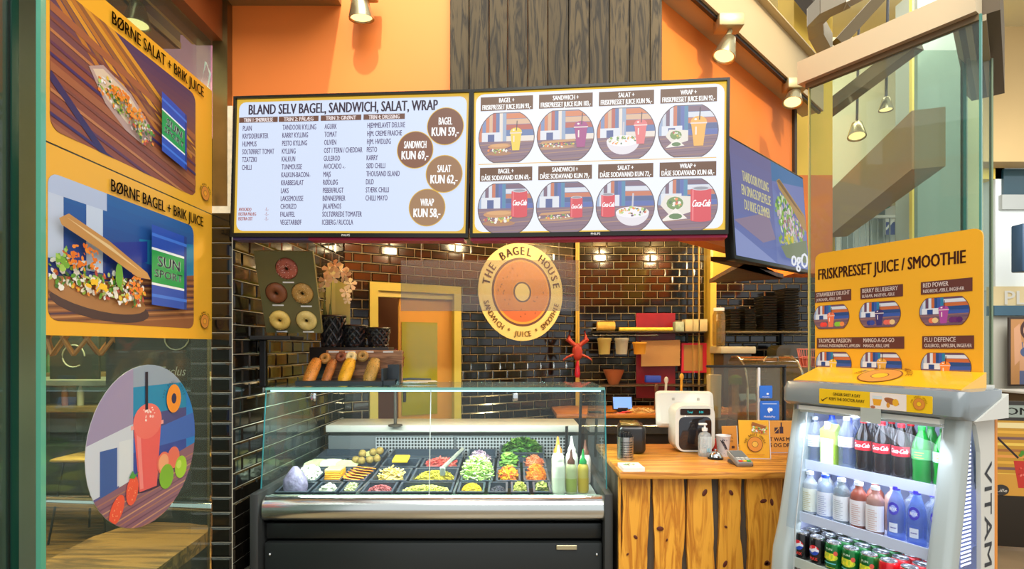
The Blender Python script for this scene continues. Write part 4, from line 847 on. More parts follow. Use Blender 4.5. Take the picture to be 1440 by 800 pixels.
for k in range(5): one('cheese_stick', MB(Matrix.Translation((-.72, 3.47+k*.02, b[2]+.055+.004*k))).rbox(-.05, .05, -.009, .009, 0, .016, .003, 1), M('#d8b424', .5), 'yellow cheese stick, '+['nearest', 'second nearest', 'middle', 'second farthest', 'farthest'][k]+' in the small stack', 'cheese stick', 'cheese sticks in the case')
b = pan(-.59, -.33, 3.43, 3.62, 'wide black pan of thin red ham strips'); heap('ham_strips', 'thin coral red ham strips in a wide rear pan', 'ham', b, 'shred', ['#c8544c', '#dc7464', '#b03c3c'], 90, .07, .02)
b = pan(-.845, -.33, 3.63, 3.84, 'wide empty black pan along the rear grille')
# left block
b = pan(-1.325, -1.13, 3.0, 3.17, 'black pan under the violet wrapped parcel')
m = MB(); m.lathe([(.055, 0), (.062, .05), (.058, .09), (.035, .13), (.012, .16)], 14); one('wrapped_parcel', MB(Matrix.Translation((-1.235, 3.08, b[2]))).add([(v[0]*1.1*(1+random.uniform(-.05, .05)), v[1], v[2]) for v in m.v], m.f, 0, True), M('#8c84a4', .35, var=.3, scale=40, bump=.5), 'violet grey parcel in cling film at the left end', 'parcel')
b = pan(-1.12, -.975, 3.0, 3.17, 'black pan of white dressing'); heap('white_dressing', 'smooth mound of creamy white dressing', 'dressing', b, 'grain', ['#dfe6cc', '#e8ecd8'], 30, .055, .02, .9)
b = pan(-.965, -.865, 3.0, 3.17, 'small black pan of bean sprouts'); heap('bean_sprouts', 'pale bean sprouts in a small front pan', 'sprouts', b, 'shred', ['#c8cc94', '#dcdcb4', '#a8b070'], 160, .06, .014)
b = pan(-1.325, -1.15, 3.18, 3.42, 'black pan of white feta cubes'); heap('feta_cubes', 'white feta cubes heaped at the left', 'feta', b, 'cube', ['#eaf0dc', '#f4f8ec', '#d8e0c8'], 120, .09, .016)
b = pan(-1.14, -1.01, 3.18, 3.42, 'black pan with a thick orange cheese stack')
for k in range(6): one('cheese_slice', MB(Matrix.Translation((-1.075, 3.29, b[2]+.012+k*.0125)) @ Matrix.Rotation(random.uniform(-.08, .08), 4, 'Z')).rbox(-.048, .048, -.055, .055, 0, .011, .002, 1), M('#f0a824' if k != 5 else '#e8cc84', .5), ('pale top slice of the thick orange cheese stack' if k == 5 else ORD[k]+' square slice of the thick orange cheese stack'), 'cheese slice', 'stack of orange cheese slices')
b = pan(-1.0, -.865, 3.18, 3.42, 'black pan of orange cheddar slices')
for k in range(6): one('cheddar_slice', MB(Matrix.Translation((-.965+k*.012, 3.25+k*.02, b[2]+.03+k*.008)) @ Matrix.Rotation(.3+k*.15, 4, 'Z') @ Matrix.Rotation(.25, 4, 'Y')).rbox(-.05, .05, -.04, .04, 0, .005, .002, 1), M('#ec8c28', .5), ORD[k]+' orange cheddar slice of the loose fan', 'cheddar slice', 'fan of cheddar slices')
b = pan(-1.325, -1.10, 3.43, 3.62, 'black pan with large pale cheese leaves'); c_ = b
for k, (x, y, s) in enumerate(((-1.25, 3.5, .075), (-1.16, 3.5, .07), (-1.07, 3.48, .06), (-.96, 3.7, .045))):
    pts = []
    for j in range(14):
        t_ = 2*PI*j/14; r = 1+random.uniform(-.1, .12); pts.append((s*r*math.cos(t_)*1.2, s*r*math.sin(t_)*.7))
    one('cheese_leaf', MB(Matrix.Translation((x, y, pz(y)-.01+.004*k)) @ Matrix.Rotation(.5, 4, 'Z') @ Matrix.Rotation(.6, 4, 'X')).prism(pts, -.004, .004), M(['#a9bf8c', '#c4d4a8', '#b8be84', '#a8ac6c'][k], .5, var=.1, scale=40), ['large pale green cheese leaf at the far left', 'upright white green cheese leaf, second from the left', 'long cream cheese leaf beside the falafel', 'small cream cheese leaf behind the falafel'][k], 'cheese', 'pale cheese leaves')
b = pan(-1.09, -.865, 3.43, 3.62, 'black pan of falafel balls'); pan(-1.325, -.865, 3.63, 3.84, 'wide black rear pan at the left end')
for k, (x, y, z) in enumerate(((-1.02, 3.53, .0), (-.975, 3.50, .0), (-.93, 3.53, .0), (-.89, 3.56, .0), (-.985, 3.56, .035), (-.92, 3.58, .04), (-.88, 3.60, .045))):
    one('falafel', MB(Matrix.Translation((x, y, b[2]+.06+z))).ball((0, 0, 0), .026, 12, 8, jit=.05), M('#8a7434', .7, var=.25, scale=60, bump=.4), 'brown falafel ball, '+['front left', 'front middle', 'middle', 'right', 'upper left', 'upper middle', 'upper right'][k]+' of the rear pan', 'falafel', 'falafel balls')
# ---- sauce bottles
def sauce(x, y, s, body, fill, nz, lab, tilt=0):
    z = .675; t = thing('sauce_bottle', lab, 'sauce bottle', at(x, y, z), 'squeeze bottles in the case')
    MB().lathe([(.033*s, 0), (.036*s, .01), (.036*s, .15*s), (.032*s, .17*s), (.022*s, .185*s)], 18).build('bottle_body', M(body, .3, coat=.3), t, (0, 0, 0))
    MB().lathe([(.0365*s, .012), (.0368*s, .02), (.0368*s, .09*s), (.0365*s, .095*s)], 18).build('sauce_fill', M(fill, .35), t, (0, 0, 0))
    MB().lathe([(.024*s, .183*s), (.024*s, .2*s), (.012*s, .22*s), (.004, .275*s)], 14).build('nozzle', M(nz, .4), t, (0, 0, 0))
sauce(.262, 3.04, 1.0, '#dfe6d4', '#cfd8c0', '#e8e8e0', 'tall white squeeze bottle nearest the front glass')
sauce(.335, 3.06, .9, '#b4bc8c', '#94a044', '#5c3424', 'green dressing squeeze bottle with brown nozzle')
sauce(.405, 3.08, .88, '#c8b048', '#c8a418', '#149444', 'amber squeeze bottle with green nozzle')
sauce(.275, 3.24, 1.05, '#dcd8c4', '#c8c0a8', '#e88c28', 'rear squeeze bottle with orange nozzle')
sauce(.36, 3.26, 1.05, '#e4e8dc', '#d0d8c8', '#ecece4', 'rear white squeeze bottle with white nozzle')
sauce(.445, 3.28, .95, '#e8d8d0', '#d8c8c0', '#6c4434', 'rear squeeze bottle with brown nozzle at the right')
one('bottle_stand', MB().rbox(.232, .475, 3.0, 3.33, .60, .674, .006), M('#9aa09c', .35, .3), 'grey stand holding the squeeze bottles', 'stand')

# ---- things standing on the glass top
dz = 1.2765
td = thing('bread_display', 'grey tray display with wooden back board and name strips', 'display', V((-1.0, 3.16, dz)))
MB().add([(-.22, -.06, .004), (.33, -.06, .004), (.33, -.06, .03), (-.22, -.06, .03), (-.16, .12, .035), (.31, .12, .035), (.31, .12, .15), (-.16, .12, .15)], [(0, 1, 2, 3), (3, 2, 5, 4), (0, 4, 5, 1)]).rbox(-.24, .26, -.075, -.05, 0, .03, .004, 1).box(.25, .262, -.06, .12, .0, .1).box(.262, .33, .05, .12, 0, .12).build('tray', M('#3c4246', .3, .5), td, (0, 0, 0))
MB().rbox(-.13, .335, .12, .135, 0, .205, .004, 1).build('back_board', wood('#6c4a30', '#a87c58', 'x', 1, .5), td, (0, 0, 0))
for x in (-.08, .02, .13, .25): MB().box(x-.032, x+.03, .117, .12, .19, .2).build('name_strip', WHITE, td, (0, 0, 0))
for k, (px, c, tops, lab, ln) in enumerate(((437, '#c07a28', ['#7c3c14', '#e0b060'], 'cheese topped bread roll at the left of the tray', .2), (461, '#9a5c24', ['#6c3a18', '#b87838'], 'thin dark bread roll, second in the tray', .19), (486, '#d8a01c', ['#ecc038', '#b87c14'], 'golden yellow bread roll, third in the tray', .195), (521, '#a8843c', ['#5c6a2c', '#d8b460', '#3c3420'], 'herb and seed crusted bread roll at the right', .2))):
    x = (px-720)*3.15/F; T = Matrix.Translation((x, 3.17, dz+.075)) @ Matrix.Rotation(math.radians(-9), 4, 'Z') @ Matrix.Rotation(math.radians(52), 4, 'X')
    t = thing('bread_roll', lab, 'bread', T, 'bread rolls in the tray display'); wd = .028 if k == 1 else .038
    m = MB(); m.lathe([(.004, -ln/2), (wd*.75, -ln/2+.008), (wd, -ln/4), (wd*1.03, 0), (wd, ln/4), (wd*.75, ln/2-.008), (.004, ln/2)], 16, T=Matrix.Rotation(-PI/2, 4, 'X'), sx=1.0, sy=.8); m.build('crust', M(c, .5, var=.25, scale=25, bump=.2), t, (0, 0, 0))
    tp = MB()
    for _ in range(110):
        an = random.uniform(-.3, PI+.3); l_ = random.uniform(-ln*.46, ln*.46); k_ = wd*(1-abs(l_/ln)**3*2.5); tp.ball((k_*math.cos(an), l_, k_*.8*math.sin(an)), random.uniform(.0015, .0035), 5, 3, col=hx(random.choice(tops)))
    o = tp.build('topping', vcm(), t, (0, 0, 0)); o['kind'] = 'stuff'
for k, (px, py, c, lab) in enumerate(((457, 504, '#b8843c', 'flat brown bun half behind the left roll'), (480, 502, '#7c4428', 'small dark bun behind the thin roll'), (494, 502, '#e4d49c', 'white cut bun half behind the golden roll'), (510, 501, '#a88444', 'seeded bun behind the herb roll'))):
    c_ = P(px, py, 3.245); one('bun', MB(Matrix.Translation(c_)).torus((0, 0, 0), .02, .016, 20, 8, T=Matrix.Rotation(1.1, 4, 'X')), M(c, .6, var=.2, scale=40), lab, 'bun', 'buns along the back board')
def weave(name, lab, x, y, z, r, h):
    t = thing(name, lab, 'basket', V((x, y, z)), 'black woven pots'); m = MB(); n = 12
    for sg_ in (1, -1):
        for k in range(n):
            pts = []
            for j in range(10):
                f = j/9; rr = r*(.82+.2*f); an = 2*PI*k/n+sg_*f*1.6; q = rr+(.003 if (j+k) % 2 else -.002)*sg_; pts.append((q*math.cos(an), q*math.sin(an), f*h))
            m.tube(pts, .0075, 5)
    m.build('weave', M('#1c1c1e', .35, coat=.3), t, (0, 0, 0)); MB().torus((0, 0, h), r*1.02, .008, 24, 6).build('rim', M('#141416', .35), t, (0, 0, 0)); MB().torus((0, 0, .008), r*.83, .008, 24, 6).build('foot_ring', M('#141416', .35), t, (0, 0, 0))
    MB().lathe([(r*.74, .0), (r*.92, h-.01)], 20).build('liner', M('#0a0a0c', .6), t, (0, 0, 0))
one('riser_box', MB().rbox(-1.25, -.76, 3.33, 3.49, dz, 1.50, .006), M('#1c1a18', .5), 'low dark box carrying the woven pots', 'box')
weave('woven_pot', 'tallest black woven pot holding the orchid', (468-720)*3.40/F, 3.40, 1.502, .075, .19)
weave('woven_pot', 'middle black woven pot beside the orchid pot', (500-720)*3.41/F, 3.41, 1.502, .068, .13)
weave('woven_pot', 'lowest black woven pot at the right end', (532-720)*3.41/F, 3.41, 1.502, .066, .115)
oc = thing('orchid', 'yellow white orchid with a pale yellow paper wrap in the tall pot', 'orchid', V((-1.127, 3.40, 1.51)))
MB().add([(-.06, .03, .1), (.0, .045, .1), (.0, .045, .46), (-.05, .03, .50)], [(0, 1, 2, 3)]).add([(.0, .045, .1), (.1, .03, .1), (.1, .03, .38), (.0, .045, .42)], [(0, 1, 2, 3)]).add([(-.062, .034, .1), (.0, .049, .1), (.0, .049, .46), (-.052, .034, .50)], [(3, 2, 1, 0)]).build('paper_wrap', M('#e8e488', .6), oc, (0, 0, 0))
MB().tube([(0, 0, 0), (-.01, -.01, .25), (.0, -.02, .42), (.05, -.03, .47), (.1, -.04, .40), (.11, -.05, .28)], [.004, .004, .003, .003, .003, .002], 6).build('stem', M('#5c6a2c', .5), oc, (0, 0, 0))
def petals(c, s, ry):
    m = MB(Matrix.Translation(c) @ Matrix.Rotation(ry, 4, 'Z') @ Matrix.Rotation(1.35, 4, 'X'))
    for k in range(5):
        an = 2*PI*k/5+.3; p = lambda r, d, z: (r*s*math.cos(an+d), r*s*math.sin(an+d), z*s)
        m.add([(0, 0, 0), p(.5, -.5, .12), p(.95, -.38, .08), p(1.1, 0, -.05), p(.95, .38, .08), p(.5, .5, .12)], [(0, 1, 2, 3, 4, 5)])
    m.ball((0, 0, .1*s), .18*s, 8, 5); return m
for (c, s) in (((-.01, -.03, .47), .036), ((.03, -.05, .49), .034), ((.065, -.05, .46), .038), ((.10, -.06, .43), .034), ((.125, -.05, .38), .03), ((.02, -.05, .42), .03), ((-.03, -.05, .40), .036), ((.10, -.06, .33), .028), ((-.05, -.04, .36), .026), ((.11, -.06, .28), .02)): petals(c, s*1.3, random.uniform(-.5, .5)).build('blossom', M('#fbf8cc', .6), oc, (0, 0, 0))
MB().tube([(-.05, 0, .0), (-.04, -.02, .14), (-.045, -.03, .3)], [.004, .022, .003], 6).tube([(-.02, 0, 0), (-.01, -.02, .12), (-.01, -.03, .26)], [.004, .02, .003], 6).build('leaf', M('#6c7c3c', .5), oc, (0, 0, 0))
pp = thing('paper_bundle', 'loose white papers lying on the glass top', 'paper', V((-.62, 3.35, dz)))
for k in range(4): MB(Matrix.Rotation(.15*k-.2, 4, 'Z')).box(-.18+.05*k, .0+.05*k, -.06, .06, .001+.003*k, .003+.003*k).build('sheet', WHITE, pp, (0, 0, 0))
one('plastic_tongs', MB().tube([(-.78, 3.3, dz+.02), (-.62, 3.3, dz+.03), (-.5, 3.33, dz+.025)], .006, 6).tube([(-.78, 3.32, dz+.02), (-.62, 3.315, dz+.03), (-.5, 3.33, dz+.025)], .006, 6), M('#38485a', .4), 'dark blue tongs lying on the loose papers', 'tongs')
rp = thing('plant_pot', 'small yellow pot with dark red foliage behind the glass top', 'plant', P(556, 533, 3.8)-V((0, 0, .03)))
MB().lathe([(.03, 0), (.042, .08), (.04, .08)], 14).build('pot', M('#e0a83c', .5), rp, (0, 0, 0)); MB().lathe([(.05, -.01), (.05, 0)], 10).build('saucer', DARK, rp, (0, 0, 0))
m = MB()
for _ in range(90):
    an = random.uniform(0, 6.28); l_ = random.uniform(.12, .25); m.tube([(0, 0, .07), (math.cos(an)*.03, math.sin(an)*.03, l_*.6), (math.cos(an)*.07*random.random(), math.sin(an)*.05, l_)], .003, 4)
o = m.build('foliage', M('#7c2430', .6), rp, (0, 0, 0)); o['kind'] = 'stuff'
one('pot_stand', MB().lathe([(.05, .9455), (.05, .955), (.012, .96), (.012, 1.20), (.05, 1.205), (.05, 1.22)], 14, (-.82, 3.8, 0)), M('#3a3428', .5), 'thin dark stand behind the case carrying the yellow pot', 'stand')

# ================================================================ COUNTER
CT = .87
ctr = thing('service_counter', 'service counter faced with rough golden live-edge boards', 'counter', V((1.2, 3.1, 0)))
oc_ = (1.2, 3.1, 0)
MB().rbox(.545, 1.76, 2.72, 3.52, CT-.035, CT, .005).build('countertop', PINEX, ctr, oc_)
for k in range(1, 5): MB().box(.547, 1.758, 2.72+.16*k-.001, 2.72+.16*k+.001, CT-.001, CT+.0006).build('joint_line', M('#7a4a18', .6), ctr, oc_)
MB().box(.56, 1.74, 2.80, 3.5, .0, CT-.035).build('carcass', M('#4c4236', .6), ctr, oc_)
edges = [(870, 873), (874.5, 912), (920, 961), (967, 1003), (1011, 1044), (1051, 1099), (1103, 1150)]
Yc = 2.775
for i, (pa, pb) in enumerate(edges):
    xa, xb = (pa-720)*Yc/F, (pb-720)*Yc/F; N = 16; Lp = []; Rp = []
    for k in range(N+1):
        z = (CT-.04)*k/N; wob = .0 if i == 0 else .006
        Lp.append((xa+wob*math.sin(z*9+i*2)+random.uniform(-.002, .002)*(i > 0), z)); Rp.append((xb+wob*1.5*math.sin(z*7+i*1.3+1)-(.008*math.exp(-((z-.25-.07*i)**2)/.004) if i > 1 else 0)+random.uniform(-.002, .002)*(i > 0), z))
    m = MB(Matrix(((1, 0, 0, 0), (0, 0, -1, Yc+.022), (0, 1, 0, 0), (0, 0, 0, 1)))); m.prism(Lp+Rp[::-1], 0, .022+random.uniform(-.003, .003))
    b_ = m.build('live_edge_board', PINE, ctr, oc_)
    if i:
        kn = MB()
        for _ in range(5):
            kx, kz = random.uniform(xa+.02, xb-.02), random.uniform(.1, CT-.1); s = random.uniform(.005, .012); kn.lathe([(s, 0), (s*.8, .0012)], 10, T=Matrix.Translation((kx-oc_[0]+oc_[0], Yc-.0035, kz)) @ Matrix.Rotation(PI/2, 4, 'X') @ Matrix.Rotation(random.uniform(0, 3), 4, 'Z') @ Matrix.Diagonal((1, random.uniform(1.2, 2.2), 1, 1)))
        kk = kn.build('knot', M('#5a2410', .5), b_, oc_); kk['kind'] = 'stuff'

def onc(px, py): Y = .63*F/(py-488); return (px-720)*Y/F, Y
# POS screen
x, y = onc(972, 628); y = 3.30; x = (972-720)*y/F
pos = thing('till_terminal', 'white till terminal seen from behind with small customer display', 'till', at(x, y, CT, 0))
m = MB(); oval = []
S_ = MB(Matrix.Translation((0, 0, 0)))
def loft(m, secs, mm=0):
    n = len(secs[0]); vv = [q for s in secs for q in s]; ff = [(i*n+k, i*n+(k+1) % n, (i+1)*n+(k+1) % n, (i+1)*n+k) for i in range(len(secs)-1) for k in range(n)]
    ff += [tuple(reversed(range(n))), tuple((len(secs)-1)*n+k for k in range(n))]; m.add(vv, ff, mm, True)
def ring(w, h, cx, cz, y_, r): return [(a, y_, b) for a, b in rrp(cx-w/2, cz-h/2, cx+w/2, cz+h/2, r, 5)]
m = MB(); loft(m, [ring(.20, .26, 0, .145, .10, .05), ring(.245, .285, 0, .145, .06, .06), ring(.25, .285, 0, .145, -.05, .06), ring(.235, .275, 0, .143, -.072, .055)]); m.build('stand_body', M('#dcd8cc', .35, coat=.3), pos, (0, 0, 0))
m = MB(); loft(m, [ring(.195, .20, 0, .115, -.0725, .035), ring(.19, .195, 0, .115, -.0745, .035)]); m.build('dark_window', M('#1c1a20', .08, coat=.6), pos, (0, 0, 0))
m = MB(); m.rbox(-.09, .09, -.08, -.072, .225, .262, .004, 1); dsp = m.build('customer_display', M('#2a1c18', .2), pos, (0, 0, 0))
a = Art(on(frame((0, -.0805, 0), (1, 0, 0), (0, 0, 1)))); a.text('Total', -.05, .236, .014, '#28d8d8', cond=.8); a.text('0.00', .02, .236, .014, '#28d8d8', cond=.8); a.art('display_digits', pos, 1.2)
Tm = Matrix.Translation((-.03, .0, .21)) @ Matrix.Rotation(math.radians(-9), 4, 'Z') @ Matrix.Rotation(math.radians(-14), 4, 'X'); m = MB(Tm)
loft(m, [ring(.30, .19, 0, .05, .03, .02), ring(.345, .225, 0, .05, .05, .03), ring(.35, .23, 0, .05, .075, .025)]); m.build('screen_back', M('#d6d2c6', .4), pos, (0, 0, 0)); m = MB(Tm)
for s in (-.07, .08): m.rbox(s-.008, s+.008, .026, .031, .10, .116, .002, 1)
m.build('screw_cover', M('#a8a498', .4), pos, (0, 0, 0))
def cupprof(r0, r1, h, t=.002): return [(r0, 0), (r1, h), (r1-t, h), (r0-t, .004), (0.0001, .004)]
x, y = onc(976, 634); t = thing('tumbler', 'clear tumbler half full of milky coffee beside the till', 'tumbler', V((x, y, CT))); MB().lathe(cupprof(.026, .036, .125), 24).build('glass_wall', glass('#e8e8e0', .12, 0, '#c8c0b0'), t, (0, 0, 0)); MB().lathe([(.0255, .005), (.031, .08), (.0001, .08)], 24).build('coffee', M('#c09a68', .4), t, (0, 0, 0)); MB().lathe([(.0312, .08), (.032, .092), (.0001, .093)], 24).build('foam', M('#e0d4bc', .6), t, (0, 0, 0))
x, y = onc(991, 641); t = thing('hand_sanitizer', 'white labelled pump bottle of hand sanitizer at the counter middle', 'pump bottle', V((x, y, CT)))
MB().lathe([(.035, 0), (.037, .01), (.037, .115), (.03, .13), (.014, .14), (.014, .148)], 24).build('bottle_body', glass('#eef2f0', .35, .1, '#d8dcdc'), t, (0, 0, 0))
a = Art(cyl(.0375)); a.rect(-.036, .02, .036, .115, '#f0f2f0'); a.rect(.0, .03, .02, .05, '#9cc4d0'); [a.rect(-.025, .1-.012*k, -.005+.008*(k % 2), .103-.012*k, '#8a9098') for k in range(5)]; a.rect(-.02, .025, .03, .028, '#7cb4c4'); a.art('bottle_label', t)
MB().lathe([(.016, .146), (.016, .162), (.006, .164), (.005, .18)], 14).rbox(-.036, .012, -.009, .009, .178, .190, .004).build('pump', M('#eceae4', .35), t, (0, 0, 0))
x, y = onc(1003, 634); one('red_tin', MB(Matrix.Translation((x, y, CT))).lathe([(.022, 0), (.022, .075), (.019, .078)], 18), M('#a82824', .35), 'small dark red tin behind the sanitizer bottle', 'tin')
x, y = onc(1017, 641); t = thing('paper_cup', 'white paper cup with black script lettering', 'cup', V((x, y, CT))); MB().lathe([(.028, 0), (.041, .115), (.043, .118), (.041, .121), (.038, .117), (.026, .01), (.0001, .01)], 24).build('cup_wall', M('#dcd8d8', .5), t, (0, 0, 0))
a = Art(lambda u, v, n: V(((.028+v*.11+n+.001)*math.sin(u/.035), -(.028+v*.11+n+.001)*math.cos(u/.035), v))); a.text('Summer', -.028, .095, .022, '#2c2430', rot=-1.1, shear=.2, bold=.05); p_bits(a, 0, .06, .05, .05, ['#9a94a0', '#b8b4bc'], 16, .004); a.art('lettering', t)
x, y = onc(1006, 645); t = thing('service_bell', 'chrome service bell on a black foot at the front of the counter', 'bell', V((x, y, CT))); MB().lathe([(.043, 0), (.043, .008), (.034, .014)], 26).build('foot', BLACK, t, (0, 0, 0)); MB().lathe([(.038, .012), (.036, .022), (.028, .033), (.014, .040), (.0001, .041)], 26).build('dome', CHROME, t, (0, 0, 0)); MB().lathe([(.004, .04), (.004, .048), (.007, .05), (.006, .055), (.0001, .056)], 12).build('button', CHROME, t, (0, 0, 0))
def panelstand(name, lab, cat, x, y, w, h, tk, tilt, rz, mat_, draw, sidem=None):
    t = thing(name, lab, cat, at(x, y, CT, rz)); Tt = Matrix.Rotation(-tilt, 4, 'X'); MB(Tt).rbox(-w/2, w/2, 0, tk, .002, h, .002, 1).build('sheet', mat_, t, (0, 0, 0))
    if sidem: MB(Tt).box(w/2, w/2+.004, -.002, tk+.002, 0, h).box(-w/2, w/2, -.003, tk+.01, 0, .003).build('acrylic_edge', sidem, t, (0, 0, 0))
    a = Art(on(Tt @ frame((0, -.0005, 0), (1, 0, 0), (0, 0, 1)))); draw(a, w, h); a.art('lettering', t); return t
def d1(a, w, h):
    for k, tx in enumerate(('KØB EN', 'DRIKKE TIL', 'DIN BAGEL')): a.text(tx, 0, h*.62-k*h*.13, h*.07, '#4a2c1c', al='C', cond=.6)
    a.rect(w*.1, h*.1, w*.3, h*.2, '#4a2c1c')
x, y = onc(1027, 634); panelstand('tent_card', 'narrow orange tent card behind the payment terminal', 'card', x, y, .095, .15, .004, .1, .12, M('#d08c34', .5), d1, M('#d8dcd8', .2))
def d2(a, w, h):
    a.poly([(-w*.1, h*.68), (w*.45, h*.62), (w*.42, h*.88), (-w*.08, h*.95)], '#e0a04c'); p_bits(a, w*.17, h*.78, w*.26, h*.1, SAL+['#6c9c34'], 90, .007); a.poly([(-w*.1, h*.88), (w*.35, h*.78), (w*.4, h*.84), (-w*.06, h*.96)], '#9a5c28')
    p_logo(a, -.0, h*.38, w*.36, '#f0b848', '#6a3c20'); a.rect(-w*.3, h*.1, w*.3, h*.115, '#c8842c')
x, y = onc(1062, 645); panelstand('menu_stand', 'yellow menu card in a clear stand with sandwich picture and round emblem', 'menu card', x, y, .165, .215, .012, .1, -.06, M('#f0b02c', .4), d2, M('#e8dcd8', .2))
def d3(a, w, h):
    a.rect(-.06, .115, -.035, .15, '#3a2430'); a.rect(-.03, .115, -.008, .155, '#3a2430'); a.rect(-.023, .15, -.015, .18, '#3a2430'); a.line(-.062, .118, -.033, .15, .004, '#e0a040')
    a.text('T WAS MEED', -.09, .07, .024, '#3a2430', w=.17, bold=.03); a.text('S OG DRIKK', -.09, .035, .024, '#3a2430', w=.17, bold=.03)
panelstand('counter_sign', 'orange counter sign with bottle symbol beside the cooler', 'sign', (1104-720)*3.22/F, 3.22, .19, .19, .01, .05, 0, M('#d8943c', .5), d3, M('#b8b0c0', .3))
x, y = onc(1034, 650); t = thing('payment_terminal', 'grey payment terminal with coloured keys facing the customer', 'card reader', at(x, 2.90, CT, .1)); Tt = Matrix.Rotation(.35, 4, 'X')
MB(Matrix.Translation((0, .0, .03)) @ Tt).rbox(-.043, .043, -.065, .065, -.012, .016, .007).build('body', M('#8a8a88', .35, .2), t, (0, 0, 0)); MB(Matrix.Translation((0, .0, .0))).rbox(-.04, .045, -.06, .06, 0, .02, .006).build('base', M('#3c3a3c', .4), t, (0, 0, 0))
kp = MB(Matrix.Translation((0, 0, .03)) @ Tt)
kp.box(-.034, .034, -.005, .055, .016, .018, col=hx('#5c6468'))
for r in range(3):
    for c in range(3): kp.box(-.032+c*.023, -.014+c*.023, -.055+r*.015, -.044+r*.015, .016, .020, col=hx(['#d83c20', '#f0b820', '#2c9c3c'][c] if r == 0 else '#b8bab8'))
o = kp.build('keys', vcm(), t, (0, 0, 0)); o['kind'] = 'stuff'
# card holder, cutlery cup and dark box at the left end
one('flyer_stack', MB(at(.615, 2.79, CT, .04)).box(-.055, .055, -.06, .065, 0, .02), M('#e8e6e0', .5), 'white flyer stack with green print at the left front corner', 'flyers')
fl = [o for o in COL.objects if o.name == 'flyer_stack'][0]; a = Art(on(at(0, 0, .0205, .04))); p_bits(a, 0, .01, .04, .03, ['#3c9c4c', '#a83c5c', '#2c7c3c', '#c8b83c'], 26, .007); a.art('printing', fl)
cu = thing('cutlery_cup', 'perforated steel cup holding black straws on the counter', 'cup', V((.635, 3.03, CT)))
m = MB(); m.lathe([(.045, 0), (.045, .125)], 28); m.lathe([(.046, .125), (.046, .13), (.043, .13), (.043, .01), (.0001, .01)], 28); m.build('steel_wall', STEEL, cu, (0, 0, 0))
m = MB()
for k in range(7):
    for j in range(7):
        an = -PI/2+(k-3)*.24; T_ = Matrix.Translation((.0458*math.cos(an), .0458*math.sin(an), .02+j*.0135)) @ Matrix.Rotation(an+PI/2, 4, 'Z') @ Matrix.Rotation(PI/2, 4, 'X'); m.lathe([(.0038, 0), (.0036, .0006)], 8, T=T_)
o = m.build('punched_holes', BLACK, cu, (0, 0, 0)); o['kind'] = 'stuff'
m = MB()
for k in range(16): an = k*2.4; r = .034*math.sqrt(k/16); m.tube([(r*math.cos(an), r*math.sin(an), .012), (r*1.1*math.cos(an), r*1.1*math.sin(an), .145+.012*random.random())], .0045, 6)
o = m.build('straws', M('#202226', .4), cu, (0, 0, 0)); o['kind'] = 'stuff'
bx = thing('toast_box', 'rounded black box with glossy wooden patterned lid behind the cutlery cup', 'box', at(.715, 3.27, CT, -.15)); MB().rbox(-.075, .085, -.1, .1, 0, .17, .03, 4).build('body', M('#16120f', .3, coat=.3), bx, (0, 0, 0)); MB().rbox(-.06, .05, -.09, .09, .165, .178, .006).build('lid', M('#7c6430', .2, var=.5, scale=20, coat=.5), bx, (0, 0, 0))
# sneeze screen with blue stickers
gs = thing('counter_screen', 'clear counter screen with dark top rail and white upright edge', 'screen', V((1.6, 3.45, CT)))
MB().box(-.33, .13, 0, .006, .02, .50).build('glass_sheet', glass('#e8e8dc', .04, 0, '#a8a090'), gs, (0, 0, 0)); MB().rbox(-.36, .15, -.01, .016, .50, .515, .004, 1).build('top_rail', DARK, gs, (0, 0, 0)); MB().rbox(-.035, -.018, -.012, .016, .0, .50, .004, 1).build('upright', M('#d0d0d0', .3), gs, (0, 0, 0))
MB().rbox(.13, .145, -.012, .016, .0, .50, .004, 1).build('upright', DARK, gs, (0, 0, 0))
for (px, py, s, big) in ((1077, 551, .08, 0), (1082, 577, .12, 1)):
    c = P(px, py, 3.43)-V((1.6, 3.45, CT)); MB(Matrix.Translation(c)).prism(rrp(-s/2, -s/2, s/2, s/2, .006), -.002, .002, frame((0, 0, 0), (1, 0, 0), (0, 0, 1))).build('blue_sticker', M('#2c6cd0', .4), gs, (0, 0, 0))
    a = Art(on(Matrix.Translation(c+V((0, -.0025, 0))) @ frame((0, 0, 0), (1, 0, 0), (0, 0, 1))))
    if big: a.poly([(-.015, .01), (.0, .02), (.0, -.018), (-.01, -.008)], '#f0f4fc'); a.ell(.008, .005, .011, .011, '#f0f4fc', 10); a.text('MobilePay', 0, -.045, .012, '#ffffff', w=.07, al='C'); a.rect(-.045, .04, .045, .044, '#c8dcf8')
    else: a.ell(.01, -.012, .008, .006, '#f0f4fc', 8); a.text('MobilePay', 0, -.034, .007, '#ffffff', w=.045, al='C')
    a.art('sticker_print', gs)

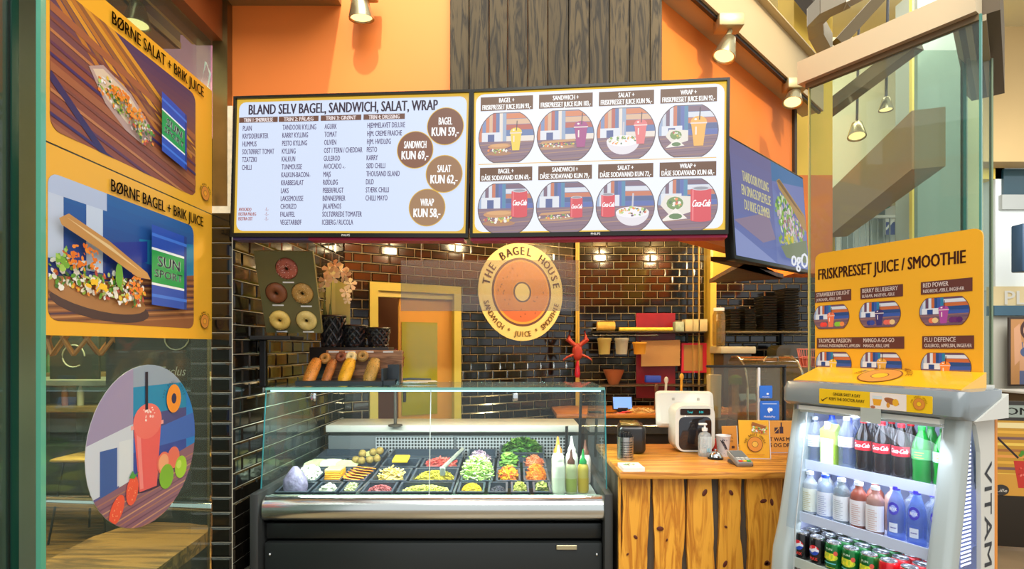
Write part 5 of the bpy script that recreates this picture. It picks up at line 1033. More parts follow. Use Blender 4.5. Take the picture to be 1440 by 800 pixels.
# ================================================================ KITCHEN BEHIND
kb = thing('kitchen_bench', 'long orange wooden kitchen bench along the tiled wall', 'bench', V((1.6, 5.1, 0)))
MB().rbox(-1.2, 1.6, -.25, .45, .86, .90, .006).build('worktop', wood('#b05c18', '#e08c2c', 'x', .8, .35), kb, (0, 0, 0)); MB().box(-1.18, 1.58, -.2, .42, .0, .86).build('cabinet', M('#3c2c1c', .6), kb, (0, 0, 0)); MB().rbox(-1.2, .35, -.27, -.24, .72, .8, .006, 1).build('steel_rail', STEEL, kb, (0, 0, 0))
def kb_at(px, Y=4.95): return (px-720)*Y/F, Y, .90
for (px, Y, w_, h_, lab) in ((876, 5.0, .19, .13, 'pale blue tablet standing on the kitchen bench'), (1054, 4.95, .17, .10, 'bright blue tilted tablet near the glass hood')):
    x = (px-720)*Y/F; t = thing('tablet', lab, 'tablet', at(x, Y, .90)); Tt = Matrix.Rotation(-.3 if px < 900 else -.75, 4, 'X'); k0 = .02 if px < 900 else .10
    MB(Matrix.Translation((0, 0, k0)) @ Tt).rbox(-w_/2, w_/2, 0, .01, 0, h_, .004, 1).build('frame', DARK, t, (0, 0, 0)); MB(Matrix.Translation((0, 0, k0)) @ Tt).box(-w_/2+.01, w_/2-.01, -.002, .0, .01, h_-.01).build('display', M('#6c9cf0', .3, emit=.7), t, (0, 0, 0)); MB().rbox(-.05, .05, 0, .08, 0, k0+.02, .005, 1).build('foot', DARK, t, (0, 0, 0))
one('tomato_slices', (lambda m: [m.lathe([(.03, 0), (.03, .006)], 14, (1.0+k*.03, 4.92+.02*(k % 2), .901+.004*k)) for k in range(3)] and m)(MB()), M('#d8401c', .35), 'red tomato slices on the kitchen bench', 'tomato')
x, Y, z = kb_at(893); heap('shredded_cheese', 'pile of yellow shredded topping on the kitchen bench', 'topping', (x+.06, Y, z, .13, .07), 'shred', ['#e8b860', '#f0d090', '#d89848'], 160, .035, .02)
x, Y, z = kb_at(1020); heap('shredded_cheese', 'pile of golden shreds under the paper roll at the right bench', 'topping', (x, Y, z, .12, .06), 'shred', ['#e0a040', '#e8c070', '#c88830'], 120, .04, .02)
one('kitchen_knife', MB(at(.83, 4.9, .903, .1)).box(-.02, .12, -.015, .015, 0, .003).rbox(-.14, -.02, -.012, .012, 0, .02, .005, 1), M('#15110e', .4), 'black handled knife lying on the kitchen bench', 'knife')
# shelf with paper roll and tubs
Ys = 5.5
def sx(px, Y=Ys): return (px-720)*Y/F
def sz(py, Y=Ys): return 1.5-(py-488)*Y/F
shf = thing('wall_shelf', 'thin dark wall shelf carrying the yellow paper roll', 'shelf', V((sx(905), 5.58, sz(466))))
MB().rbox(-.52, .62, -.12, .11, -.015, 0, .004, 1).build('shelf_board', M('#2c261c', .5), shf, (0, 0, 0)); [MB().box(x-.008, x+.008, .09, .11, -.12, -.014).build('shelf_bracket', DARK, shf, (0, 0, 0)) for x in (-.4, .5)]
zt = sz(466)
one('paper_roll', MB(Matrix.Translation((sx(853), 5.55, zt+.052)) @ Matrix.Rotation(PI/2, 4, 'Y')).lathe([(.015, -.09), (.05, -.09), (.05, .09), (.015, .09)], 20), M('#d8a848', .6, var=.1, scale=20), 'thick yellow paper roll at the left end of the shelf', 'paper roll')
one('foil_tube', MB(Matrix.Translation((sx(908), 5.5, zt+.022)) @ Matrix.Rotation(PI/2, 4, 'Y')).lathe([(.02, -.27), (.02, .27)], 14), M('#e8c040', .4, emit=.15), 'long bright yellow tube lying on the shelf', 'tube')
one('white_carton', MB().rbox(sx(964), sx(995), 5.5, 5.62, zt+.001, zt+.125, .004), M('#c8b888', .6), 'pale carton at the right end of the shelf', 'carton')
one('small_carton', MB().rbox(sx(950), sx(962), 5.5, 5.6, zt+.001, zt+.10, .004), M('#a8b8a0', .6, var=.2, scale=30), 'small greenish carton beside the pale carton', 'carton')
hr_ = thing('hanging_rail', 'dark hanging rail under the shelf with three storage tubs', 'rail', V((sx(860), 5.42, sz(472))))
MB().tube([(-.2, 0, 0), (.45, 0, 0)], .008, 8).tube([(-.2, 0, 0), (-.2, .25, 0)], .008, 6).tube([(.45, 0, 0), (.45, .25, 0)], .008, 6).build('rail_tube', DARK, hr_, (0, 0, 0))
for px, c, lab in ((848, '#b0a05c', 'ribbed khaki tub, leftmost on the hanging rail'), (872, '#a8a898', 'grey plastic tub, middle of the hanging rail'), (897, '#d89c30', 'amber tub, rightmost on the hanging rail')):
    tb = thing('storage_tub', lab, 'tub', V((sx(px, 5.42), 5.35, sz(498, 5.42)))); k = 1. if px < 890 else .75
    MB().lathe([(.055, 0), (.065, .13*k), (.072, .14*k), (.072, .16*k), (.06, .162*k), (.052, .01), (.0001, .01)], 18).build('tub_wall', M(c, .4), tb, (0, 0, 0)); MB().tube([(0, .065, .12*k), (0, .075, .19)], .004, 5).build('hook', DARK, tb, (0, 0, 0))
one('cardboard_sheet', MB(frame((sx(905), 5.60, sz(516)), (1, -.02, .02), (0, -.1, 1))).rbox(0, .40, 0, .27, -.01, 0, .002, 1), M('#c89c60', .6, var=.06, scale=4), 'plain beige cardboard sheet leaning against the tiled wall', 'cardboard')
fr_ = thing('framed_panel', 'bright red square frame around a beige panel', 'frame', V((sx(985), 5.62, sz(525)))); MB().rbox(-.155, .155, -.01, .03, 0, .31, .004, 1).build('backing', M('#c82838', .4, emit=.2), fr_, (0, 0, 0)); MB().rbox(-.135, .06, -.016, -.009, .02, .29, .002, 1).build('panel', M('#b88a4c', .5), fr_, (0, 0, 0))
one('red_backboard', MB().box(sx(895, 5.66), sx(950, 5.66), 5.67, 5.68, sz(560, 5.66), sz(440, 5.66)), M('#8c1c28', .3, var=.1), 'tall dark red board against the tiled wall behind the cardboard', 'board')
one('blue_cloth', MB().rbox(sx(908), sx(930), 5.5, 5.56, sz(538), sz(528), .01), M('#2c4cc0', .6), 'small bright blue cloth below the cardboard', 'cloth')
[o for o in COL.objects if o.name == 'blue_cloth'][0]
one('lower_shelf', MB().rbox(sx(835), sx(1005), 5.44, 5.68, sz(541)-.012, sz(541)-.0, .004, 1), M('#4c3c24', .5), 'lower brown wall shelf above the bench', 'shelf')
one('terracotta_bowl', MB(Matrix.Translation((sx(864), 5.54, sz(541)+.001))).lathe([(.05, 0), (.105, .14), (.11, .15), (.1, .148), (.045, .01), (.0001, .01)], 22), M('#a06038', .5), 'wide terracotta bowl on the lower shelf', 'bowl')
for k, (px, py0, py1, c) in enumerate(((921, 575, 545, '#5a3a1c'), (935, 572, 535, '#c0c0b8'), (957, 570, 530, '#d8a030'))):
    one(['wooden_spoon', 'steel_whisk', 'yellow_brush'][k], MB().tube([(sx(px, 5.2), 5.2, .905), (sx(px+4, 5.2), 5.25, sz(py1, 5.2))], .012, 8).ball((sx(px+4, 5.2), 5.25, sz(py1, 5.2)), (.022, .012, .035)), M(c, .4), ['dark wooden spoon upright on the kitchen bench', 'steel whisk upright beside the wooden spoon', 'yellow handled brush upright behind the till'][k], 'utensil')
rd = thing('red_ornament', 'coral red lobster shaped ornament hanging at the yellow corner post', 'ornament', V((sx(812, 5.3), 5.3, sz(512, 5.3))))
m = MB(); m.ball((0, 0, .12), (.05, .025, .09)); 
for s in (-1, 1):
    m.tube([(s*.02, 0, .18), (s*.09, 0, .24), (s*.07, 0, .33)], [.02, .028, .012], 8); m.tube([(s*.02, 0, .1), (s*.1, 0, .07), (s*.14, 0, .04)], [.015, .012, .008], 6)
m.build('shell', M('#a83428', .5), rd, (0, 0, 0)); MB().lathe([(.02, -.13), (.03, -.1), (.02, -.02), (.012, .03)], 12).build('tail', M('#b81c30', .3), rd, (0, 0, 0)); MB().tube([(0, 0, .2), (0, 0, 1.27)], .002, 4).build('cord', DARK, rd, (0, 0, 0))
# right wall: tray stacks, jar, bags
sh2 = thing('tray_shelf', 'dark wall shelf holding the stacks of black trays', 'shelf', V((sx(1068), 5.5, sz(466)))); MB().rbox(-.40, .42, -.14, .18, -.02, 0, .004, 1).build('shelf_board', M('#6a5a34', .5), sh2, (0, 0, 0)); [MB().box(x-.01, x+.01, .13, .18, -.16, -.019).build('shelf_bracket', DARK, sh2, (0, 0, 0)) for x in (-.3, .3)]
zt = sz(466)+.001
TR = M('#221d14', .35, coat=.2)
TRm = None
for (px, n, lab, w_) in ((1028, 9, 'lowest stack left of the tray shelf', .10), (1049, 9, 'short stack second on the shelf', .11), (1076, 14, 'middle tall stack on the shelf', .14), (1106, 17, 'tallest stack at the right of the shelf', .15)):
    for k in range(n):
        if TRm is None:
            TRm = MB().add([(-.5, -.5, 0), (.5, -.5, 0), (.5, .5, 0), (-.5, .5, 0), (-.56, -.56, 1), (.56, -.56, 1), (.56, .56, 1), (-.56, .56, 1)], [(0, 3, 2, 1), (4, 5, 6, 7), (0, 1, 5, 4), (1, 2, 6, 5), (2, 3, 7, 6), (3, 0, 4, 7)]).build('black_tray', TR); tag(TRm, None, 'tray'); o = TRm
        else: o = TRm.copy(); COL.objects.link(o)
        o.scale = (w_*.9, .20, .019); o.location = (sx(px)+random.uniform(-.003, .003), 5.5, zt+k*.0255); o['label'] = ORD[k]+' black tray of the '+lab; o['group'] = 'black trays, '+lab
jr = thing('glass_jar', 'tall clear storage jar with white lid left of the tray shelf', 'jar', V((sx(1011, 5.3), 5.3, sz(486, 5.3))))
MB().lathe([(.055, 0), (.06, .02), (.06, .30), (.045, .34)], 20).build('jar_wall', glass('#e8d8a8', .3, .05, '#a88c4c'), jr, (0, 0, 0)); MB().lathe([(.05, .34), (.05, .37), (.0001, .372)], 20).build('lid', WHITE, jr, (0, 0, 0))
one('white_tray', MB().rbox(sx(1008, 5.3), sx(1057, 5.3), 5.2, 5.5, sz(497, 5.3), sz(487, 5.3)-.001, .01), M('#c8bc98', .4), 'long white appliance top under the glass jar', 'appliance')
one('appliance_column', MB().rbox(sx(1010, 5.3)+.02, sx(1055, 5.3)-.02, 5.22, 5.48, .901, sz(497, 5.3)-.001, .01), M('#3a3024', .4), 'dark column under the long white appliance top', 'appliance')
one('green_cap', MB(Matrix.Translation((sx(1034, 4.9), 4.9, sz(540, 4.9)))).lathe([(.055, 0), (.06, .06), (.02, .085)], 12), M('#1c8c34', .4), 'bright green domed lid left of the glass hood', 'lid')
one('lid_post', MB().tube([(sx(1034, 4.9), 4.9, .9), (sx(1034, 4.9), 4.9, sz(540, 4.9))], .03, 10), M('#a89c88', .5), 'pale post carrying the green lid', 'post')
one('paper_tube', MB().lathe([(.055, 0), (.06, .36)], 18, (sx(1004, 4.6), 4.6, .905)).add([], []), M('#c8b484', .6), 'tall cream paper tube behind the till', 'tube')
one('tube_stand', MB().rbox(1.45, 2.0, 4.45, 4.78, .0, .903, .01), M('#4a3a26', .6), 'low brown cupboard in front of the kitchen bench', 'cupboard')
hd = thing('glass_hood', 'smoky roll-top glass hood with a metal handle behind the counter screen', 'hood', V(((1075-720)*4.0/F, 4.0, 0)))
prof = []
for k in range(13): t_ = PI*k/12; prof.append((-math.cos(t_)*.20, math.sin(t_)*.2))
m = MB(); hz = 1.24; hw = .2
vv = [(x, y, z) for x in (-.2, .2) for (y, z) in [(-.17, .95), (-.17, hz-.03), (-.15, hz+.08), (-.09, hz+.15), (0, hz+.19), (.1, hz+.19), (.17, hz+.15)]]
m.add(vv, [(i, i+1, 8+i, 7+i)[::-1] for i in range(6)], 0, True); m.add(vv[:7]+[(-.2, .17, .95)], [tuple(range(8))]); m.add(vv[7:]+[(.2, .17, .95)], [tuple(range(8))[::-1]])
m.build('hood_glass', glass('#c8b078', .30, .08, '#8a6c3c', 1.), hd, (0, 0, 0))
MB().tube([(-.2, -.17, .95), (-.2, -.17, hz-.03), (-.2, -.15, hz+.08), (-.2, -.09, hz+.15), (-.2, 0, hz+.19), (-.2, .1, hz+.19)], .008, 6).tube([(.2, -.17, .95), (.2, -.17, hz-.03), (.2, -.15, hz+.08), (.2, -.09, hz+.15), (.2, 0, hz+.19), (.2, .1, hz+.19)], .008, 6).build('hood_rim', M('#c8bca0', .2, .9), hd, (0, 0, 0))
MB().tube([(-.05, -.10, hz+.16), (-.04, -.12, hz+.19), (.04, -.12, hz+.19), (.05, -.10, hz+.16)], .008, 6).build('handle', CHROME, hd, (0, 0, 0)); MB().rbox(-.21, .21, -.18, .18, 0, .95, .01).build('base', M('#3a3226', .4), hd, (0, 0, 0))
MB().lathe([(.10, .0), (.14, .05), (.1, .12), (.0001, .14)], 16, (0, 0, .955), sx=1.2).build('bread_inside', M('#c07838', .6), hd, (0, 0, 0))
bp = thing('bread_bin', 'olive brown round-topped bin standing on the kitchen bench', 'bin', V((sx(1108, 5.3), 5.3, .901)))
m = MB(); m.prism(rrp(-.16, 0, .16, .62, .07, 5), -.1, .1, frame((0, 0, 0), (1, 0, 0), (0, 0, 1))); m.build('body', M('#3c3620', .25, coat=.5, var=.3, scale=4), bp, (0, 0, 0)); MB().tube([(-.03, -.11, .46), (-.03, -.13, .50), (.03, -.13, .50), (.03, -.11, .46)], .006, 6).build('handle', STEEL, bp, (0, 0, 0))
pb = thing('wire_basket', 'small pink wire basket at the right end of the tiled wall', 'basket', V((sx(1136, 4.95), 4.95, 1.32))); m = MB()
for k in range(12):
    an = 2*PI*k/12; m.tube([(.06*math.cos(an), .05*math.sin(an), 0), (.09*math.cos(an), .07*math.sin(an), .16)], .004, 4)
for z_, r in ((0, .06), (.08, .075), (.16, .09)): m.tube([(r*math.cos(2*PI*k/16), r*.8*math.sin(2*PI*k/16), z_) for k in range(16)], .005, 5, closed=True)
m.build('wires', M('#d87868', .4), pb, (0, 0, 0)); MB().lathe([(.05, .01), (.07, .09), (.0001, .1)], 12, sy=.8).build('napkins', M('#c85848', .6), pb, (0, 0, 0))
one('basket_pedestal', MB().rbox(sx(1136, 4.95)-.09, sx(1136, 4.95)+.09, 4.86, 5.04, .901, 1.315, .01), M('#5a4a30', .5), 'brown pedestal under the pink wire basket', 'pedestal')

# ================================================================ DRINKS COOLER
uu = V((.45, -.893, 0)).normalized(); FX = frame(V((1.2126, 2.40, 0)), uu, (0, 0, 1))
# local axes of the cooler: x = along front (left to right), y = depth, z = up
FC = Matrix.Translation((1.2126, 2.40, 0)) @ Matrix.Rotation(math.atan2(uu.y, uu.x), 4, 'Z')
FW = .60
fr = thing('drinks_cooler', 'grey open front drinks cooler with orange juice header sign', 'cooler', FC)
GR = M('#a9b3b0', .25, coat=.4); GR2 = M('#7d8688', .25, coat=.5); GR3 = M('#5c6468', .3, coat=.3)
def fb(m, name, mats): return m.build(name, mats, fr, (0, 0, 0))
for s, x in ((0, .006), (1, FW-.01)):
    m = MB(); sec = []
    for (z, y, w2) in ((0, -.05, .040), (.45, -.035, .040), (.62, -.015, .040), (.72, .015, .037), (1.0, .075, .035), (1.25, .12, .034)):
        sec.append([(x+a, y+b, z) for a, b in rrp(-w2, -.035, w2, .05, .022, 4)])
    loft(m, sec); fb(m, 'corner_post', GR)
m = MB(); sec = []   # hood
for (z, d, k) in ((1.245, .0, 0), (1.26, -.022, 0), (1.315, -.022, 0), (1.345, .0, 0), (1.352, .03, .03)):
    sec.append([(a, b, z) for a, b in rrp(-.05+k, .055+d, FW+.05-k, .33, .04, 5)])
loft(m, sec); fb(m, 'hood', GR2)
m = MB(); m.add([(-.02, .085, 1.353), (FW+.02, .085, 1.353), (FW+.02, .26, 1.408), (-.02, .26, 1.408), (-.02, .085, 1.345), (FW+.02, .085, 1.345), (FW+.02, .26, 1.345), (-.02, .26, 1.345), (-.02, .26, 1.40), (FW+.02, .26, 1.40)], [(0, 1, 2, 3), (0, 4, 5, 1), (1, 5, 6, 9, 2), (0, 3, 8, 7, 4), (3, 2, 9, 8)]); fb(m, 'hood_top', M('#f2b41c', .3, coat=.3))
Tt = frame(V((FW/2, .19, 1.387)), (1, 0, 0), V((0, .175, .055))); a = Art(on(Tt)); a.n = .002; p_logo(a, 0, -.015, .11, '#f2b41c', '#8a5020', True); fb_ = a.art('top_emblem', fr)
SX = Matrix.Translation((.138-.045*.921, 0, 0)) @ Matrix.Diagonal((.921, 1, 1, 1))
MB(SX @ frame((0, .0325, 0), (1, 0, 0), (0, 0, 1))).prism(rrp(.045, 1.262, .50, 1.325, .004), 0, .002).build('label_strip', M('#f6c81c', .4), fr, (0, 0, 0))
a = Art(on(SX @ frame((0, .030, 0), (1, 0, 0), (0, 0, 1)))); a.text('GINGER SHOT A DAY', .17, 1.30, .013, '#3c2410', w=.12, al='C', bold=.02); a.text('KEEPS THE DOCTOR AWAY', .17, 1.28, .013, '#3c2410', w=.155, al='C', bold=.02); a.line(.06, 1.276, .085, 1.29, .003, '#3c2410'); a.line(.056, 1.282, .06, 1.274, .003, '#3c2410'); a.line(.06, 1.274, .068, 1.277, .003, '#3c2410')
a.rect(.27, 1.2625, .41, 1.3245, '#f2e6dc'); a.poly([(.285, 1.275), (.312, 1.275), (.318, 1.30), (.28, 1.30)], '#f0a828'); a.rect(.28, 1.3, .318, 1.312, '#d8e0e0'); a.ell(.355, 1.295, .03, .012, '#a8643c', 12, -.3); a.ell(.37, 1.292, .012, .014, '#f0b430', 12); a.ell(.342, 1.28, .007, .01, '#e0982c', 10); a.ell(.282, 1.268, .01, .006, '#b8704c', 10)
p_logo(a, .455, 1.294, .03, '#f6c81c', '#b86c20', True); a.art('lettering', fr)
MB(frame((0, .030, 0), (1, 0, 0), (0, 0, 1))).box(.31, .385, 1.205, 1.262, 0, .002).build('price_holder', M('#b4bcb4', .3), fr, (0, 0, 0))
m = MB(); m.box(.03, FW-.03, .05, .09, 1.225, 1.245); m.box(.03, FW-.03, .06, .085, 1.214, 1.222); fb(m, 'top_rail', M('#e0e4dc', .3))
# body, liner, shelves
LIN = M('#c6cdea', .35)
m = MB(); m.box(.0, FW, .31, .33, .1, 1.245).box(-.0, .012, .08, .31, .1, 1.245).box(FW-.012, FW, .10, .31, .1, .60); m.box(0, FW, -.02, .33, .0, .32); fb(m, 'liner', LIN)
fb(MB().box(-.012, -.0, .08, .33, .0, 1.24), 'left_side_panel', GR2)
m = MB(); m.add([(FW+.001, .09, 1.245), (FW+.001, .02, .7), (FW+.001, .02, .2), (FW+.001, .235, .2), (FW+.001, .235, .9), (FW+.001, .19, 1.22)], [tuple(range(6))[::-1]]); fb(m, 'side_window', glass('#b8c8f0', .25, .05, '#8ca0d8'))
m = MB(); m.prism([(.235, 0), (.335, 0), (.335, 1.36), (.25, 1.36), (.16, 1.243), (.20, 1.22), (.23, 1.12), (.235, .9)], FW-.0, FW+.014, Matrix(((0, 0, 1, 0), (1, 0, 0, 0), (0, 1, 0, 0), (0, 0, 0, 1)))); fb(m, 'side_panel', M('#cfcdc2', .35))
fb(MB().prism([(.10, 1.243), (.333, 1.243), (.333, 1.33)], FW-.0, FW+.056, Matrix(((0, 0, 1, 0), (1, 0, 0, 0), (0, 1, 0, 0), (0, 0, 0, 1)))), 'side_panel_top', M('#cfcdc2', .35))
fb(MB().box(FW-.03, FW+.016, .335, .352, 0, 1.34), 'rear_panel', M('#e08a2c', .4))
m = MB()
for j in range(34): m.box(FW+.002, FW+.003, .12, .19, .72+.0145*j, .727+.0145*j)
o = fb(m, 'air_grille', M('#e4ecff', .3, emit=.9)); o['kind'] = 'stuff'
a = Art(on(frame((FW+.0145, .35, 0), (0, 0, -1), (0, 1, 0)) if False else Matrix(((0, 0, 1, FW+.0146), (0, 1, 0, .26), (-1, 0, 0, 0), (0, 0, 0, 1))))); a.text('VITAMIN', -1.08, .0, .055, '#55585c', w=.52, cond=1, bold=.01); a.art('lettering', fr)
SH = M('#dfe4f4', .3, coat=.2); lv = [(.99, .085), (.765, .045), (.575, .0), (.40, -.02)]
for z, yf in lv[:3]:
    m = MB(); m.box(.014, FW-.014, yf, .31, z-.012, z).box(.014, FW-.014, yf-.006, yf, z-.03, z+.012); sh_ = fb(m, 'shelf', SH if z > .6 else M('#b8c0b4', .3))
for z, yf in ((1.225, .11), (.975, .1), (.75, .07)): fb(MB().box(.03, FW-.03, yf+.012, yf+.03, z-.012, z-.002), 'lamp_strip', M('#e6ecff', .3, emit=3))
fb(MB().box(.014, FW-.014, yf, .31, .32, .40), 'bottom_shelf', LIN)
fb(MB().add([(.03, .045, 1.22), (FW-.03, .045, 1.22), (FW-.03, -.035, .72), (.03, -.035, .72)], [(0, 3, 2, 1)]), 'door_glass', glass('#eef4fa', .03, 0, '#c8d4e0', .7)); fb(MB().tube([(.075, .042, 1.22), (.075, -.037, .72), (.075, -.05, .45)], .003, 6), 'door_rod', M('#c8d0d0', .2, .5))
for s_, nm in ((0, 'left'), (1, 'right')): area('cooler_lamp', FC @ V((FW*(.25+.5*s_), .02, 1.18)), FC @ V((FW/2, .3, .5)), .2, .3, 1.5, (.82, .88, 1))
area('cooler_lamp', FC @ V((FW/2, .10, .955)), FC @ V((FW/2, .2, .5)), .5, .05, .9, (.82, .88, 1)); area('cooler_lamp', FC @ V((FW/2, .06, .735)), FC @ V((FW/2, .1, .3)), .5, .05, .7, (.85, .9, 1))
# header sign
hs = thing('header_sign', 'tall orange header sign with six framed smoothie pictures on the cooler', 'sign', FC @ Matrix.Translation((FW/2-.015, .268, 1.3535)))
hw, hh = .645, .585
MB(frame((0, 0, 0), (1, 0, 0), (0, 0, 1))).prism([(-hw/2, 0), (hw/2, 0)]+rrp(-hw/2, 0, hw/2, hh, .03)[5:15], -.004, .004).build('sheet', M('#f4b02a', .35), hs, (0, 0, 0))
Th = frame((0, -.0045, 0), (1, 0, 0), (0, 0, 1)); L = Art(on(Th)); L.text('FRISKPRESSET JUICE / SMOOTHIE', -.305, .462, .052, '#5a2c1c', w=.575, bold=.03)
items = [(-.245, 'STRAWBERRY DELIGHT', 'JORDBÆR, ÆBLE, LIME', '#f07850'), (-.035, 'BERRY BLUEBERRY', 'BLÅBÆR, INGEFÆR, ÆBLE', '#3c3470'), (.20, 'RED POWER', 'RØDBEDE, ÆBLE, INGEFÆR', '#b04c9c'), (-.235, 'TROPICAL PASSION', 'ANANAS, PASSIONSFRUGT, APPELSIN', '#f0c434'), (-.03, 'MANGO-A-GO-GO', 'MANGO, ÆBLE, LIME', '#e8b048'), (.205, 'FLU DEFENCE', 'GULEROD, APPELSIN, INGEFÆR', '#f08c3c')]
for i, (cx, t1, t2, c) in enumerate(items):
    yt = .40 if i < 3 else .185; wv = .155 if i != 3 else .19
    L.rect(cx-.078, yt-.045, cx-.078+wv+.015, yt+.005, '#64352c'); L.text(t1, cx-.07, yt-.018, .019, '#fff4ec', w=min(wv, .0095*len(t1)), bold=.02); L.text(t2, cx-.07, yt-.039, .014, '#fff4ec', w=min(wv, .0062*len(t2)), bold=.02)
    cy = yt-.115; ra = Art(on(Th)); ra.n = .001; rx, ry = .082, .062
    def oc2(g): return [(cx+rx*g*math.cos(2*PI*k/40), cy+max(-ry*g*.86, min(ry*g*.86, rx*g*math.sin(2*PI*k/40)*.9))) for k in range(40)]
    ra.poly(oc2(1.03), '#7a4428'); ra.clip = oc2(1.0); p_back(ra, cx-rx, cy-ry, cx+rx, cy+ry, .42)
    if i != 4: p_cup(ra, cx, cy-ry*.75, ry*1.35, c)
    else: p_cup(ra, cx+.005, cy-ry*.75, ry*1.5, c)
    for k in range(5):
        col = [['#f0443c', '#f0443c', '#8cc83c', '#8cc83c', '#f08c4c'], ['#2c3c8c', '#3c4c9c', '#e86c5c', '#e86c5c', '#e8c88c'], ['#e86c4c', '#e8c88c', '#6c2c6c', '#6c2c6c', '#5c2464'], ['#f0943c', '#f0943c', '#4c3c74', '#5c4c84', '#5c9c3c'], ['#4c9c2c', '#5cac3c', '#4c9c2c', '#e88c5c', '#e8a06c'], ['#f0a03c', '#f0b45c', '#f08c2c', '#f08c2c', '#e8b88c']][i][k]
        ra.ell(cx+(-.04, -.028, .028, .04, .052)[k], cy-ry*.55, .011, .011, col, 10)
    ra.clip = None; ra.build('picture', vcm(), hs, (0, 0, 0))
L.art('lettering', hs)

# ---- drinks
def bottle(lx, ly, z, body, cap, lab, label=None, lc='#ffffff', h=.215, r=.031, shape=0, word=None, wc='#ffffff', grp='drinks on the top cooler shelf', cat='bottle', ls=(.35, .6), fill=None):
    t = thing('drink_bottle', lab, cat, FC @ Matrix.Translation((lx, ly, z)) @ Matrix.Rotation(.15, 4, 'Z'), grp)
    if shape == 0: pr = [(.8, 0), (.95, .02), (1, .06), (.93, .25), (1, .36), (1, .60), (.95, .68), (.6, .82), (.38, .90), (.36, .94)]
    elif shape == 1: pr = [(.9, 0), (1, .03), (1, .66), (.92, .74), (.6, .82), (.42, .86), (.42, .93)]
    else: pr = [(.9, 0), (1, .03), (.92, .2), (1, .4), (.9, .65), (.6, .8), (.4, .9), (.4, .94)]
    MB().lathe([(a*r, b*h) for a, b in pr], 18).build('bottle_body', body, t, (0, 0, 0))
    if fill: MB().lathe([(a*r*.93, max(.004, b*h)) for a, b in pr if b < .8]+[(.0001, .8*h)], 16).build('drink', fill, t, (0, 0, 0))
    cr = (.40 if shape != 1 else .5)*r
    MB().lathe([(cr, .93*h), (cr, .995*h), (cr*.9, h), (.0001, h)], 14).build('cap', M(cap, .4), t, (0, 0, 0))
    if label:
        a = Art(cyl(r*1.012)); a.strip = .007; a.rect(-r*1.4, ls[0]*h, r*1.4, ls[1]*h, label)
        a.n += .0003
        if word: a.text(word, 0, (ls[0]+ls[1])/2*h-.007, .018, wc, w=r*2.0, al='C', shear=.25, bold=.05)
        else: [a.rect(-r*.5, (ls[0]+.03+.045*k)*h, r*(.5-.2*(k % 2)), (ls[0]+.04+.045*k)*h, wc) for k in range(int((ls[1]-ls[0])/.05))]
        a.art('bottle_label', t)
    return t
clear = glass('#dfe8f4', .18, .05, '#c8d4e8'); cola = M('#1c0a06', .08, coat=.6); green = M('#0c8c2c', .12, coat=.6); blue = M('#2458d8', .2, coat=.4)
T1 = .9912; y1 = .125
xs_ = [.055+.0705*k for k in range(8)]
bottle(xs_[0], y1, T1, clear, '#e8ecf4', 'small clear water bottle at the left end of the top shelf', '#e8ecf8', wc='#8c94b8', h=.20)
bottle(xs_[0]+.03, y1+.075, T1, blue, '#1c48c8', 'blue sports bottle behind the clear bottle, top shelf', None)
bottle(xs_[1]+.02, y1+.10, T1, blue, '#1c48c8', 'blue sports bottle behind the carton, top shelf', None)
ct = thing('drink_carton', 'green and white drink carton with screw cap on the top shelf', 'carton', FC @ Matrix.Translation((xs_[1]+.004, y1, T1)), 'drinks on the top cooler shelf')
MB().rbox(-.034, .034, -.03, .03, 0, .15, .006).add([(-.034, -.03, .148), (.034, -.03, .148), (.034, .03, .148), (-.034, .03, .148), (-.02, .0, .178), (.034, .0, .178)], [(0, 1, 5, 4), (2, 3, 4, 5), (1, 2, 5), (3, 0, 4)]).build('carton_body', M('#a8cc30', .4), ct, (0, 0, 0)); MB().rbox(-.028, .028, -.0315, -.029, .008, .115, .001, 1).build('white_panel', M('#f4f0ec', .4), ct, (0, 0, 0)); MB().lathe([(.012, .155), (.012, .185), (.0001, .186)], 14, (-.006, -.016, 0)).build('cap', WHITE, ct, (0, 0, 0))
bottle(xs_[2], y1, T1, clear, '#f0f0f0', 'clear water bottle with white label beside the carton', '#f0f2f8', wc='#5c648c', ls=(.42, .62))
for k, ln_ in ((3, 'cola bottle next to the clear water bottle, top shelf'), (4, 'middle cola bottle of the three on the top shelf'), (5, 'cola bottle next to the green bottles, top shelf')): bottle(xs_[k], y1, T1, cola, '#e01c2c', ln_, '#e81c30', word='Coca-Cola', ls=(.42, .60), h=.212)
for k, ln_ in ((6, 'green lemonade bottle beside the cola bottles'), (7, 'green lemonade bottle at the right end of the top shelf')): bottle(xs_[k], y1, T1, green, '#18983c', ln_, '#3cb45c' if k == 6 else '#b8e8d0', wc='#f0e040', ls=(.42, .6), h=.212)
for k in (2, 3, 4, 5, 6, 7): bottle(xs_[k]-.01, y1+.085, T1, [clear, cola, cola, cola, green, green][k-2], ['#b8c4f0', '#e01c2c', '#e01c2c', '#e01c2c', '#18983c', '#18983c'][k-2], ['clear bottle in the second row of the top shelf', 'second row cola bottle behind the leftmost cola bottle', 'second row cola bottle behind the middle cola bottle', 'second row cola bottle behind the rightmost cola bottle', 'second row green bottle behind the first green bottle', 'second row green bottle at the right end'][k-2], None, h=.212)
T2 = .7662; y2 = .088; MILK = M('#dcdcd0', .35); PINK = M('#b8644c', .35); PK2 = M('#c8a090', .35)
